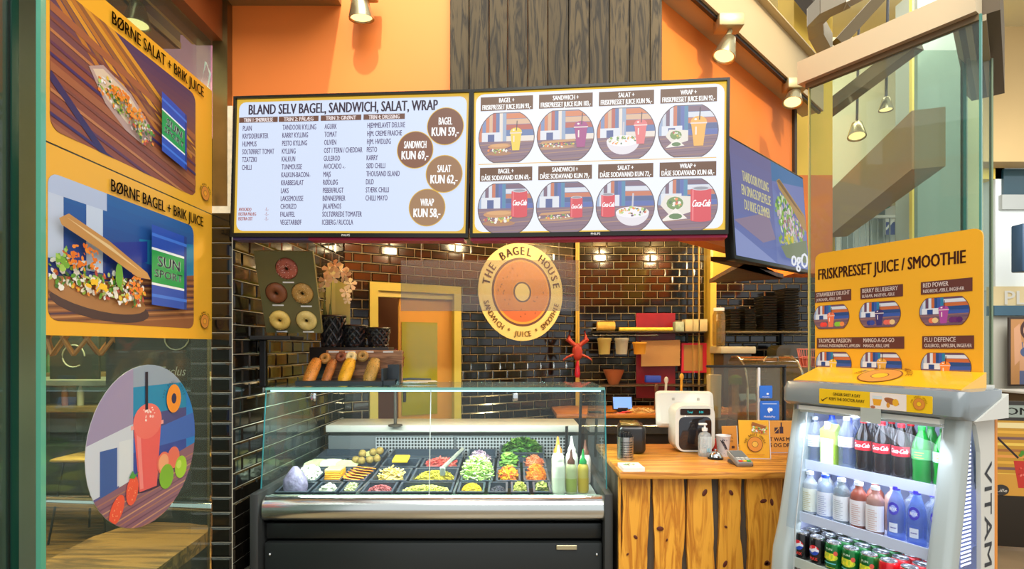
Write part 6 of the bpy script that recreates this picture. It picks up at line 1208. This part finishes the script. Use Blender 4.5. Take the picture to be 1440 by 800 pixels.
row2 = [(glass('#e8ecf0', .3, .05, '#dfe4ec'), '#e8e8ec', MILK, '#f0f0dc', 'pale yellow vitamin drink bottle at the left end of the middle shelf', '#c8b45c'), (clear, '#2c50d8', None, '#eef0f8', 'clear drink bottle with blue cap and white label', '#8c94c8'), (glass('#d8e0dc', .3, .05, '#b8c4c4'), '#eceeee', None, '#f2f2f0', 'clear drink bottle with white cap and big white label', '#a8acb4'), (glass('#d89c88', .5, .05, '#b8644c'), '#eceeee', PINK, '#f4ece8', 'reddish drink bottle with white cap', '#d89880'), (glass('#e0c0b4', .45, .05, '#c89c8c'), '#eceeee', PK2, '#f6f0ec', 'pinkish drink bottle in front of the reddish one', '#e0a890'), (glass('#b8ccf4', .25, .05, '#8ca8e8'), '#4c3ce0', None, None, 'blue tinted bottle with round violet emblem, left of two', None), (glass('#b8ccf4', .25, .05, '#8ca8e8'), '#4c3ce0', None, None, 'blue tinted bottle with round violet emblem, right of two', None), (clear, '#5c50d8', None, None, 'clear bottle with violet emblem at the right end of the middle shelf', None)]
for k, (bd, cap, fl_, lb, ln_, wc) in enumerate(row2):
    t = bottle(xs_[k]+.002, y2-(.012 if k == 4 else 0), T2, bd, cap, ln_, lb, wc=wc or '#ffffff', h=.185 if k < 5 else .20, r=.0315, shape=1 if k < 5 else 2, ls=(.08, .62), fill=fl_, grp='drinks on the middle cooler shelf')
    if k >= 5:
        a = Art(cyl(.0325)); a.strip = .006; a.ell(0, .12, .018, .024, '#4030c0', 16); a.ell(0, .12, .010, .014, '#a8b4f4', 12); a.text('ROX', 0, .113, .012, '#ffffff', w=.024, al='C', bold=.04); a.rect(-.014, .03, .014, .065, '#f0f2fc'); a.rect(-.01, .045, .01, .049, '#4030a0'); a.art('emblem', t)
names2 = ['second row bottle with pale cap behind the yellow vitamin drink', 'second row bottle with blue cap behind the blue capped bottle', 'second row bottle behind the big white label', 'second row bottle behind the reddish drink', 'second row bottle behind the pinkish drink', 'second row violet capped bottle, left', 'second row violet capped bottle, middle', 'second row violet capped bottle, right']
for k in range(8): bottle(xs_[k]+.018, y2+.085, T2, [MILK, clear, clear, PINK, PK2, clear, clear, clear][k], ['#e8e8ec', '#2c50d8', '#d8dcf4', '#d8dcf4', '#d8dcf4', '#4c3ce0', '#4c3ce0', '#4c3ce0'][k], names2[k], None, h=.185, r=.0315, shape=1, grp='drinks on the middle cooler shelf')
def can(lx, ly, z, kind, lab, grp):
    t = thing('drink_can', lab, 'can', FC @ Matrix.Translation((lx, ly, z)) @ Matrix.Rotation([.1, 0, -.1][kind], 4, 'Z'), grp); R = .0325; H = .117
    c = ['#181619', '#0c6c2c', '#e01c28'][kind]
    MB().lathe([(.024, 0), (.03, .005), (R, .012), (R, .098), (.029, .108), (.0275, .110)], 24).build('can_body', M(c, .25, .35, coat=.5), t, (0, 0, 0))
    MB().lathe([(.0275, .109), (.0285, .1125), (.0275, .115), (.0255, .115), (.025, .111), (.0001, .111)], 24).build('can_top', M('#c4c8cc', .2, .9), t, (0, 0, 0)); MB().rbox(-.006, .006, -.014, .008, .1115, .1135, .001, 1).build('ring_pull', M('#d8dadc', .2, .9), t, (0, 0, 0))
    a = Art(cyl(R*1.008)); a.strip = .007
    if kind == 0:
        a.ell(.0, .062, .021, .021, '#e8e8ee', 24); a.poly([(.021*math.cos(math.radians(q)), .062+.021*math.sin(math.radians(q))) for q in range(10, 181, 12)]+[(-.008, .065), (.006, .072)], '#d8202c'); a.poly([(.021*math.cos(math.radians(q)), .062+.021*math.sin(math.radians(q))) for q in range(190, 351, 12)]+[(.006, .059), (-.006, .051)], '#1c48b0'); a.text('MAX', 0, .02, .013, '#d8382c', w=.03, al='C', bold=.05)
    elif kind == 1:
        a.ell(.0, .058, .032, .016, '#b8d030', 20); a.text('50', -.004, .045, .03, '#f4e434', w=.048, al='C', bold=.07, shear=.15); a.ell(.024, .075, .008, .01, '#e05c4c', 10); a.rect(-.026, .03, .026, .034, '#5cc0c8'); a.text('FUN', 0, .085, .009, '#d8f0d8', w=.024, al='C', bold=.03); a.rect(-.022, .014, .022, .016, '#c8c83c')
    else: a.text('Coca-Cola', -.002, .045, .026, '#ffffff', w=.062, al='C', shear=.3, bold=.05); a.poly([(-.03, .03), (.0, .036), (.03, .028), (.03, .025), (.0, .032), (-.03, .026)], '#ffffff')
    a.art('can_print', t); return t
kinds = [0, 0, 1, 1, 1, 2, 2, 2]; nm = ['black', 'green', 'red']; pos_ = ['at the left end', 'second from the left post', 'third along, first of the green', 'fourth along, middle green', 'fifth along, last of the green', 'sixth along, first of the red', 'seventh along, middle red', 'at the right end']
xc = [.05+.0712*k for k in range(8)]
for row, (yy, ro) in enumerate(((.045, 'front row'), (.115, 'second row'), (.185, 'third row'))):
    for k in range(8): can(xc[k]+(.0 if row == 0 else .004*row), yy, .5762, kinds[k], nm[kinds[k]]+' can '+pos_[k]+', '+ro+' of the third shelf', 'cans on the third shelf')
for k in range(8): can(xc[k], .02, .4002, kinds[k], nm[kinds[k]]+' can '+pos_[k]+', lowest shelf', 'cans on the lowest shelf')

# ================================================================ RIGHT GLASS SCREEN AND HEAD FRAME
ga, gb = V((1.796, 3.294, 0)), V((2.25, 2.60, 0)); Gm = frame(ga, gb-ga, (0, 0, 1)); gl_ = (gb-ga).length
rg = thing('glass_screen', 'tall glass screen behind the cooler hanging from a beige head rail', 'screen', Gm)
G3 = glass('#eaf2ec', .05, 0, '#9aa89c', .8)
MB().box(.02, gl_, .02, 3.10, -.006, .006).build('glass_pane', G3, rg, (0, 0, 0)); MB().box(0.012, .02, .02, 3.10, -.008, .008).build('polished_edge', M('#b8a860', .2), rg, (0, 0, 0)); MB().box(gl_, gl_+.008, .02, 3.10, -.008, .008).build('polished_edge', M('#4f8a7c', .2), rg, (0, 0, 0))
MB().box(-.03, gl_, 3.10, 3.235, -.03, .05).box(0, gl_, 3.07, 3.10, -.015, .015, 1).build('head_rail', [M('#c4b494', .45, .2), M('#6a5a3c', .5)], rg, (0, 0, 0)); MB().box(-.0, gl_, 0, .02, -.02, .02).build('floor_rail', STEEL, rg, (0, 0, 0))
rg2 = thing('glass_screen', 'narrow glass leaf with teal edge parked beyond the cooler', 'screen', V((2.47, 3.1, 0)))
MB().box(-.16, .11, -.005, .005, 0.02, 3.2).build('glass_pane', glass('#e6f0ea', .06, 0, '#a8b4ac', .8), rg2, (0, 0, 0)); MB().box(.11, .13, -.01, .01, 0.0, 3.2).box(-.16, .11, -.01, .01, 0, .02).build('polished_edge', M('#2f7c78', .2), rg2, (0, 0, 0))
rg3 = thing('glass_screen', 'second glass leaf edge right of the header sign', 'screen', V((2.605, 3.0, 0))); MB().box(-.08, .05, -.005, .005, 0.02, 3.1).build('glass_pane', glass('#e6f0ea', .06, 0, '#a8b4ac', .8), rg3, (0, 0, 0)); MB().box(.05, .06, -.008, .008, 0, 3.1).box(-.08, .05, -.008, .008, 0, .02).build('polished_edge', M('#7a8a6c', .2), rg3, (0, 0, 0))
ba, bb_ = V((2.30, 2.635, 3.12)), V((3.10, 3.49, 3.12)); Bm = frame(ba, (bb_-ba), (0, 0, 1)); bl = (bb_-ba).length
m = MB(Bm); m.prism([(-.06, 0), (.10, 0), (.13, .05), (.13, .42), (-.06, .42)], 0, bl, Matrix(((0, 0, 1, 0), (0, 1, 0, 0), (-1, 0, 0, 0), (0, 0, 0, 1)))); m.box(0, bl-.1, -.03, 0, -.02, .01, 1).box(0, bl-.08, -.03, 0, -.07, -.045, 1)
one('folding_track', m, [M('#5c4c34', .4, .3), M('#a89878', .4, .3)], 'dark brown folding door track at the right end of the glass', 'track')
# curved upper track and diagonal braces
m = MB(); pts = [P(1262, -30, 3.6), P(1190, 8, 3.7), P(1160, 22, 3.8), P(1146, 36, 3.9), P(1148, 52, 4.0), P(1160, 74, 4.1)]
for i in range(len(pts)-1):
    a_, b_ = pts[i], pts[i+1]; d = (b_-a_).normalized(); s_ = d.cross(V((0, 0, 1))).normalized()*.05; up_ = V((0, 0, .13)); e = d*.012
    m.add([a_-s_-e, a_+s_-e, b_+s_+e, b_-s_+e, a_-s_-e+up_, a_+s_-e+up_, b_+s_+e+up_, b_-s_+e+up_], [(0, 1, 2, 3), (4, 7, 6, 5), (0, 4, 5, 1), (1, 5, 6, 2), (2, 6, 7, 3), (3, 7, 4, 0)])
one('curved_track', m, M('#a89c84', .35, .4), 'curved grey metal track above the glass head rail', 'track')
def brace(a_, b_, w_, h_, mat_, lab, nm_='brace'):
    d = (b_-a_).normalized(); s_ = d.cross(V((0, 0, 1))).normalized()*w_/2; u_ = s_.cross(d).normalized()*h_/2; m = MB(); m.add([a_-s_-u_, a_+s_-u_, b_+s_-u_, b_-s_-u_, a_-s_+u_, a_+s_+u_, b_+s_+u_, b_-s_+u_], [(0, 3, 2, 1), (4, 5, 6, 7), (0, 1, 5, 4), (1, 2, 6, 5), (2, 3, 7, 6), (3, 0, 4, 7)]); return one(nm_, m, mat_, lab, 'beam')
DB_ = M('#6c5a38', .45)
brace(P(1178, 62, 4.6), P(1262, -30, 4.6), .08, .09, DB_, 'brown diagonal brace above the head rail'); brace(P(1160, 158, 5.4), P(1290, 60, 4.6), .12, .12, DB_, 'brown diagonal brace seen through the upper glass')
brace(P(1130, -40, 4.4), P(1172, 12, 4.4), .14, .3, M('#4c4230', .45), 'dark steel beam end above the curved track')
# mall beyond
DK = M('#a07c48', .5)
o = MB(); A_, B_ = V((4.55, 7.8, 0)), V((3.55, 4.8, 0)); nn = V((.95, -.32, 0)).normalized()*.25
o.add([A_+V((0, 0, 3.08)), B_+V((0, 0, 3.08)), B_+nn+V((0, 0, 3.08)), A_+nn+V((0, 0, 3.08)), A_+V((0, 0, 3.72)), B_+V((0, 0, 3.60)), B_+nn+V((0, 0, 3.6)), A_+nn+V((0, 0, 3.72))], [(0, 3, 2, 1), (4, 5, 6, 7), (0, 1, 5, 4), (1, 2, 6, 5), (2, 3, 7, 6), (3, 0, 4, 7)])
st_ = o.build('wall_gallery_edge', DK); st_['kind'] = 'structure'
struct('wall_gallery_cream', MB().box(4.5, 6.4, 8.2, 8.4, 3.7, 6.2), M('#ded6b0', .7))
struct('trim_10', MB().box(4.62, 4.78, 8.0, 8.2, 1.5, 3.2), M('#c8a440', .5))
struct('wall_gallery_back', MB().box(4.6, 8.6, 11.0, 11.2, 1.8, 5.4), M('#dfe6e2', .6))
for k, (px0, px1, c) in enumerate(((1176, 1184, '#e8ebe4'), (1185, 1200, '#8e9c98'), (1201, 1222, '#c4ccc8'), (1223, 1246, '#9aa8a4'))): struct('trim_%d' % (11+k), MB().box((px0-720)*10.9/F, (px1-720)*10.9/F, 10.9, 10.95, 2.9 if k else 2.2, 5.2), M(c, .4))
gp = thing('gallery_poster', 'tall green and brown poster of a person beyond the gallery railing', 'poster', P(1260, 330, 10.6)); a = Art(on(frame((0, 0, 0), (1, 0, 0), (0, 0, 1)))); MB().box(-.2, .2, .0, .02, 0, 1.32).build('sheet', WHITE, gp, (0, 0, 0)); a.clip = [(-.2, 0), (.2, 0), (.2, 1.32), (-.2, 1.32)]; a.rect(-.2, 0, .2, 1.32, '#2a8a6c'); a.ell(0, 1.0, .19, .22, '#5a3028', 16); a.ell(-.06, .75, .14, .22, '#b88a74', 16); a.poly([(-.2, .5), (.2, .7), (.2, .3), (-.2, .1)], '#d8d8d0'); a.rect(-.2, 0, .2, .25, '#3c4c8c'); a.line(-.2, .1, .2, .6, .04, '#f0f0ec'); a.art('picture', gp)
ra_ = thing('gallery_railing', 'pale steel gallery railing with thin upright bars', 'railing', V((5.4, 9.0, 2.0))); rx0, rx1 = (1175-720)*9/F-5.4, (1285-720)*9/F-5.4
MB().tube([(rx0, 0, 1.67), (rx1, 0, 1.67)], .03, 8).build('handrail', M('#d8dad4', .3, .5), ra_, (0, 0, 0)); MB().tube([(rx0, 0, .9), (rx1, 0, .9)], .015, 6).build('lower_rail', M('#a8aaa4', .3, .5), ra_, (0, 0, 0))
bar = MB().tube([(0, 0, .9), (0, 0, 1.67)], .011, 6).build('baluster', M('#8c9490', .3, .5), ra_, (0, 0, 0)); bar.location.x = rx0
for k in range(1, 14): q = bar.copy(); COL.objects.link(q); q.location.x = rx0+k*(rx1-rx0)/13
MB().box(rx0, rx1, -.0, .3, -2, .9).build('parapet', M('#b89860', .6), ra_, (0, 0, 0))
struct('wall_gallery_column', MB().box(5.18, 5.82, 6.9, 7.3, 0, 6.1), M('#a4aea6', .35, var=.05, scale=1, coat=.3)); struct('trim_15', MB().box(5.84, 6.1, 7.0, 7.3, 0, 6.1), M('#d8d0a8', .6))
one('support_post', MB().box((1281-720)*6.8/F, (1284-720)*6.8/F, 6.78, 6.83, 0, 6.2), M('#e0c860', .4), 'thin yellow post at the edge of the grey column', 'post')
lampshade_spot('atrium_spotlight', P(1205, 182, 5.6), P(1205, 400, 5.2), 'pale spotlight hanging beyond the upper glass', None, 1.6); lampshade_spot('atrium_spotlight', P(1246, 146, 5.0), P(1240, 300, 5), 'yellow lit spotlight beneath the head rail', None, 1.1)
for o in [o for o in COL.objects if o.name.startswith('atrium_spotlight')]: MB().tube([(0, 0, .05), (.02, 0, 1.1)], .012, 6).build('stem', DARK, o, (0, 0, 0))
struct('ceiling_atrium', MB().box(3.2, 9, 4.3, 13, 6.6, 6.7), M('#e0d4a8', .7))
# white storefront on the right
struct('wall_storefront', MB().box(8.05, 11, 9.0, 9.3, 2.46, 4.5), M('#dfe6e4', .6)); struct('window_1', MB().box(8.15, 8.50, 8.96, 9.0, 4.02, 4.45), M('#24424c', .1, coat=.8))
struct('trim_16', MB().box(8.1, 8.56, 8.93, 9.0, 3.78, 4.02), M('#a8aca8', .4)); struct('wall_storefront_sign', MB().box(7.9, 11, 8.9, 9.0, 2.18, 2.5), M('#d8c494', .6)); struct('trim_17', MB().box(7.9, 11, 8.85, 9.0, 2.02, 2.18), M('#3f6274', .4))
struct('wall_storefront_lower', MB().box(7.9, 11, 8.95, 9.1, 0, 2.02), M('#d8d4c4', .6)); one('projecting_sign', MB().rbox(7.75, 7.98, 8.2, 8.4, 2.65, 3.38, .02), M('#34506c', .3), 'dark blue projecting box sign at the white storefront', 'sign')
ls = thing('shop_lettering', 'large pale shop letters reading backwards above the blue band', 'lettering', V((8.2, 8.88, 2.20))); a = Art(on(frame((0, 0, 0), (1, 0, 0), (0, 0, 1)))); a.text('PLIO', -.1, 0, .24, '#f0ead8', w=.75, bold=.02); a.art('letters', ls, .75)  # glow added to keep the letters pale
wp = thing('lingerie_poster', 'framed poster of a woman in a blue top with raised arms', 'poster', V((8.03, 8.7, .9))); MB().box(-.03, .75, 0, .03, -.03, 1.08).build('frame', M('#3a2c20', .4), wp, (0, 0, 0)); a = Art(on(frame((0, 0, 0), (1, 0, 0), (0, 0, 1)))); a.clip = [(0, 0), (.72, 0), (.72, 1.05), (0, 1.05)]
a.rect(0, 0, .72, 1.05, '#c08850'); a.rect(.45, 0, .72, 1.05, '#8c94a4'); a.ell(.3, .88, .15, .17, '#4a2a20', 20); a.poly([(.05, .9), (.14, .98), (.2, .45), (.06, .3)], '#d8a078'); a.poly([(.42, .95), (.52, 1.0), (.56, .5), (.42, .45)], '#d8a078'); a.ell(.28, .87, .08, .11, '#e0ac84', 18); a.poly([(.14, .66), (.46, .66), (.5, .2), (.14, .2)], '#d49c70'); a.ell(.24, .52, .09, .08, '#4c5c80', 14); a.ell(.4, .52, .09, .08, '#4c5c80', 14); a.rect(.14, 0, .5, .22, '#5c6484'); a.line(.18, .68, .2, .55, .015, '#4c5c80'); a.line(.44, .7, .43, .55, .015, '#4c5c80')
a.ell(.255, .885, .012, .006, '#3a2018', 8); a.ell(.31, .885, .012, .006, '#3a2018', 8); a.ell(.283, .82, .022, .008, '#a8403c', 8); a.ell(.283, .855, .008, .014, '#c88c68', 8); a.art('picture', wp)
# customer bending over a display table
pe = thing('person', 'person in a black shirt bending forward over a display table', 'person', V((8.05, 7.9, 0)))
me = bpy.data.meshes.new('body'); J = [(.62, .1, .98, .15), (.55, .1, 1.15, .155), (.36, .08, 1.26, .17), (.2, .05, 1.27, .12), (.12, .03, 1.25, .06), (.02, 0, 1.22, .095), (-.03, 0, 1.17, .08), (.22, -.08, 1.15, .065), (.08, -.12, .98, .045), (-.05, -.14, .90, .035), (-.10, -.15, .88, .03), (.24, .2, 1.12, .065), (.14, .22, .96, .045), (.02, .22, .89, .035), (.62, .0, .9, .11), (.6, -.02, .5, .08), (.62, 0, .08, .05), (.5, -.02, .04, .04), (.66, .2, .9, .11), (.72, .22, .5, .08), (.76, .22, .08, .05), (.64, .2, .04, .04)]
E = [(0, 1), (1, 2), (2, 3), (3, 4), (4, 5), (5, 6), (3, 7), (7, 8), (8, 9), (9, 10), (3, 11), (11, 12), (12, 13), (0, 14), (14, 15), (15, 16), (16, 17), (0, 18), (18, 19), (19, 20), (20, 21)]
me.from_pydata([q[:3] for q in J], E, []); me.materials.append(M('#141416', .6)); bo = bpy.data.objects.new('body', me); COL.objects.link(bo); bo.parent = pe
md = bo.modifiers.new('Skin', 'SKIN'); 
for q, v_ in zip(J, me.skin_vertices[0].data): v_.radius = (q[3], q[3])
me.skin_vertices[0].data[0].use_root = True
sb = bo.modifiers.new('Subsurf', 'SUBSURF'); sb.levels = 2; sb.render_levels = 2
SKIN = M('#b88058', .5); MB().ball((-.035, 0, 1.165), (.085, .075, .105), 14, 10).ball((-.115, 0, 1.15), .018, 8, 5).build('head', SKIN, pe, (0, 0, 0)); MB().ball((.0, 0, 1.20), (.098, .086, .09), 14, 8).build('hair', M('#5c4020', .7, var=.3, scale=60), pe, (0, 0, 0))
m = MB()
for (y_, x_) in ((-.15, -.11), (.22, .01)):
    m.ball((x_-.0, y_, .885), (.045, .035, .02), 10, 6)
    for k in range(4): m.tube([(x_-.03, y_-.024+.016*k, .885), (x_-.075, y_-.03+.018*k, .878), (x_-.10+.008*abs(k-1), y_-.03+.018*k, .868)], [.009, .008, .006], 6)
    m.tube([(x_, y_+.03, .885), (x_-.04, y_+.055, .876)], [.01, .007], 6)
    m.tube([(x_+.0, y_, .89), (x_+.14, y_+.02*(1 if y_ < 0 else 0), .96)], [.032, .042], 8)
m.build('hands', SKIN, pe, (0, 0, 0)); MB().box(-.2, -.08, -.22, -.06, .90, .915).build('phone', WHITE, pe, (0, 0, 0)).location = (0, 0, .0)
tb = thing('display_table', 'white topped mall display table below the poster', 'table', V((8.1, 7.9, 0))); MB().rbox(-.7, .45, -.5, .4, .82, .86, .01).build('tabletop', M('#e0ddd4', .4), tb, (0, 0, 0)); MB().box(-.66, .41, -.48, .36, .05, .82).build('skirt', M('#5a4426', .6), tb, (0, 0, 0))
# summer board with drink
sb_ = thing('summer_board', 'standing board headed SOMM with red summer drink picture', 'sign board', at((1425-720)*4.0/F, 4.0, 0, -.2)); MB().rbox(-.20, .5, 0, .03, .02, 1.1, .006).build('board', M('#2c241a', .5), sb_, (0, 0, 0)); MB().rbox(-.25, -.2, -.02, .05, 0, .95, .006).build('side_leg', M('#3a2c1c', .5), sb_, (0, 0, 0))
a = Art(on(frame((0, -.001, 0), (1, 0, 0), (0, 0, 1)))); a.clip = [(-.19, .1), (.49, .1), (.49, 1.09), (-.19, 1.09)]; a.rect(-.19, .98, .49, 1.07, '#9aa498'); a.text('SOMMER', -.10, 1.0, .055, '#3c3c34', w=.42, bold=.04); a.rect(-.19, .4, .49, .955, '#c89430'); a.rect(-.19, .9, .49, .94, '#f0dca0')
for k in range(9): a.rect(-.19, .86-.045*k, .49, .88-.045*k, ['#e8b040', '#7c5a54', '#f0c858', '#a86c34', '#e89c4c'][k % 5])
a.poly([(-.12, .4), (.49, .4), (.49, .56), (-.15, .56)], '#d89c3c'); a.line(-.17, .9, .03, .68, .014, '#2c1c1c'); a.poly([(.03, .46), (.16, .46), (.19, .66), (0, .66)], '#c83428'); p_bits(a, .1, .58, .08, .08, ['#e85c48', '#a82420', '#f08070'], 30, .012); p_bits(a, .1, .7, .07, .04, ['#4c8c2c', '#6cac3c', '#3c6c20'], 26, .02); a.ell(-.08, .44, .05, .04, '#34302c', 18); a.text('Lille', -.115, .425, .025, '#e8e0d0', w=.07, shear=.3); a.art('picture', sb_)
one('red_stool', MB().lathe([(.14, 0), (.12, .3), (.16, .45), (.0001, .46)], 18, ((1440-720)*4.6/F+.05, 4.9, 0)), M('#6c2c1c', .4), 'rounded dark red stool at the far right', 'stool')
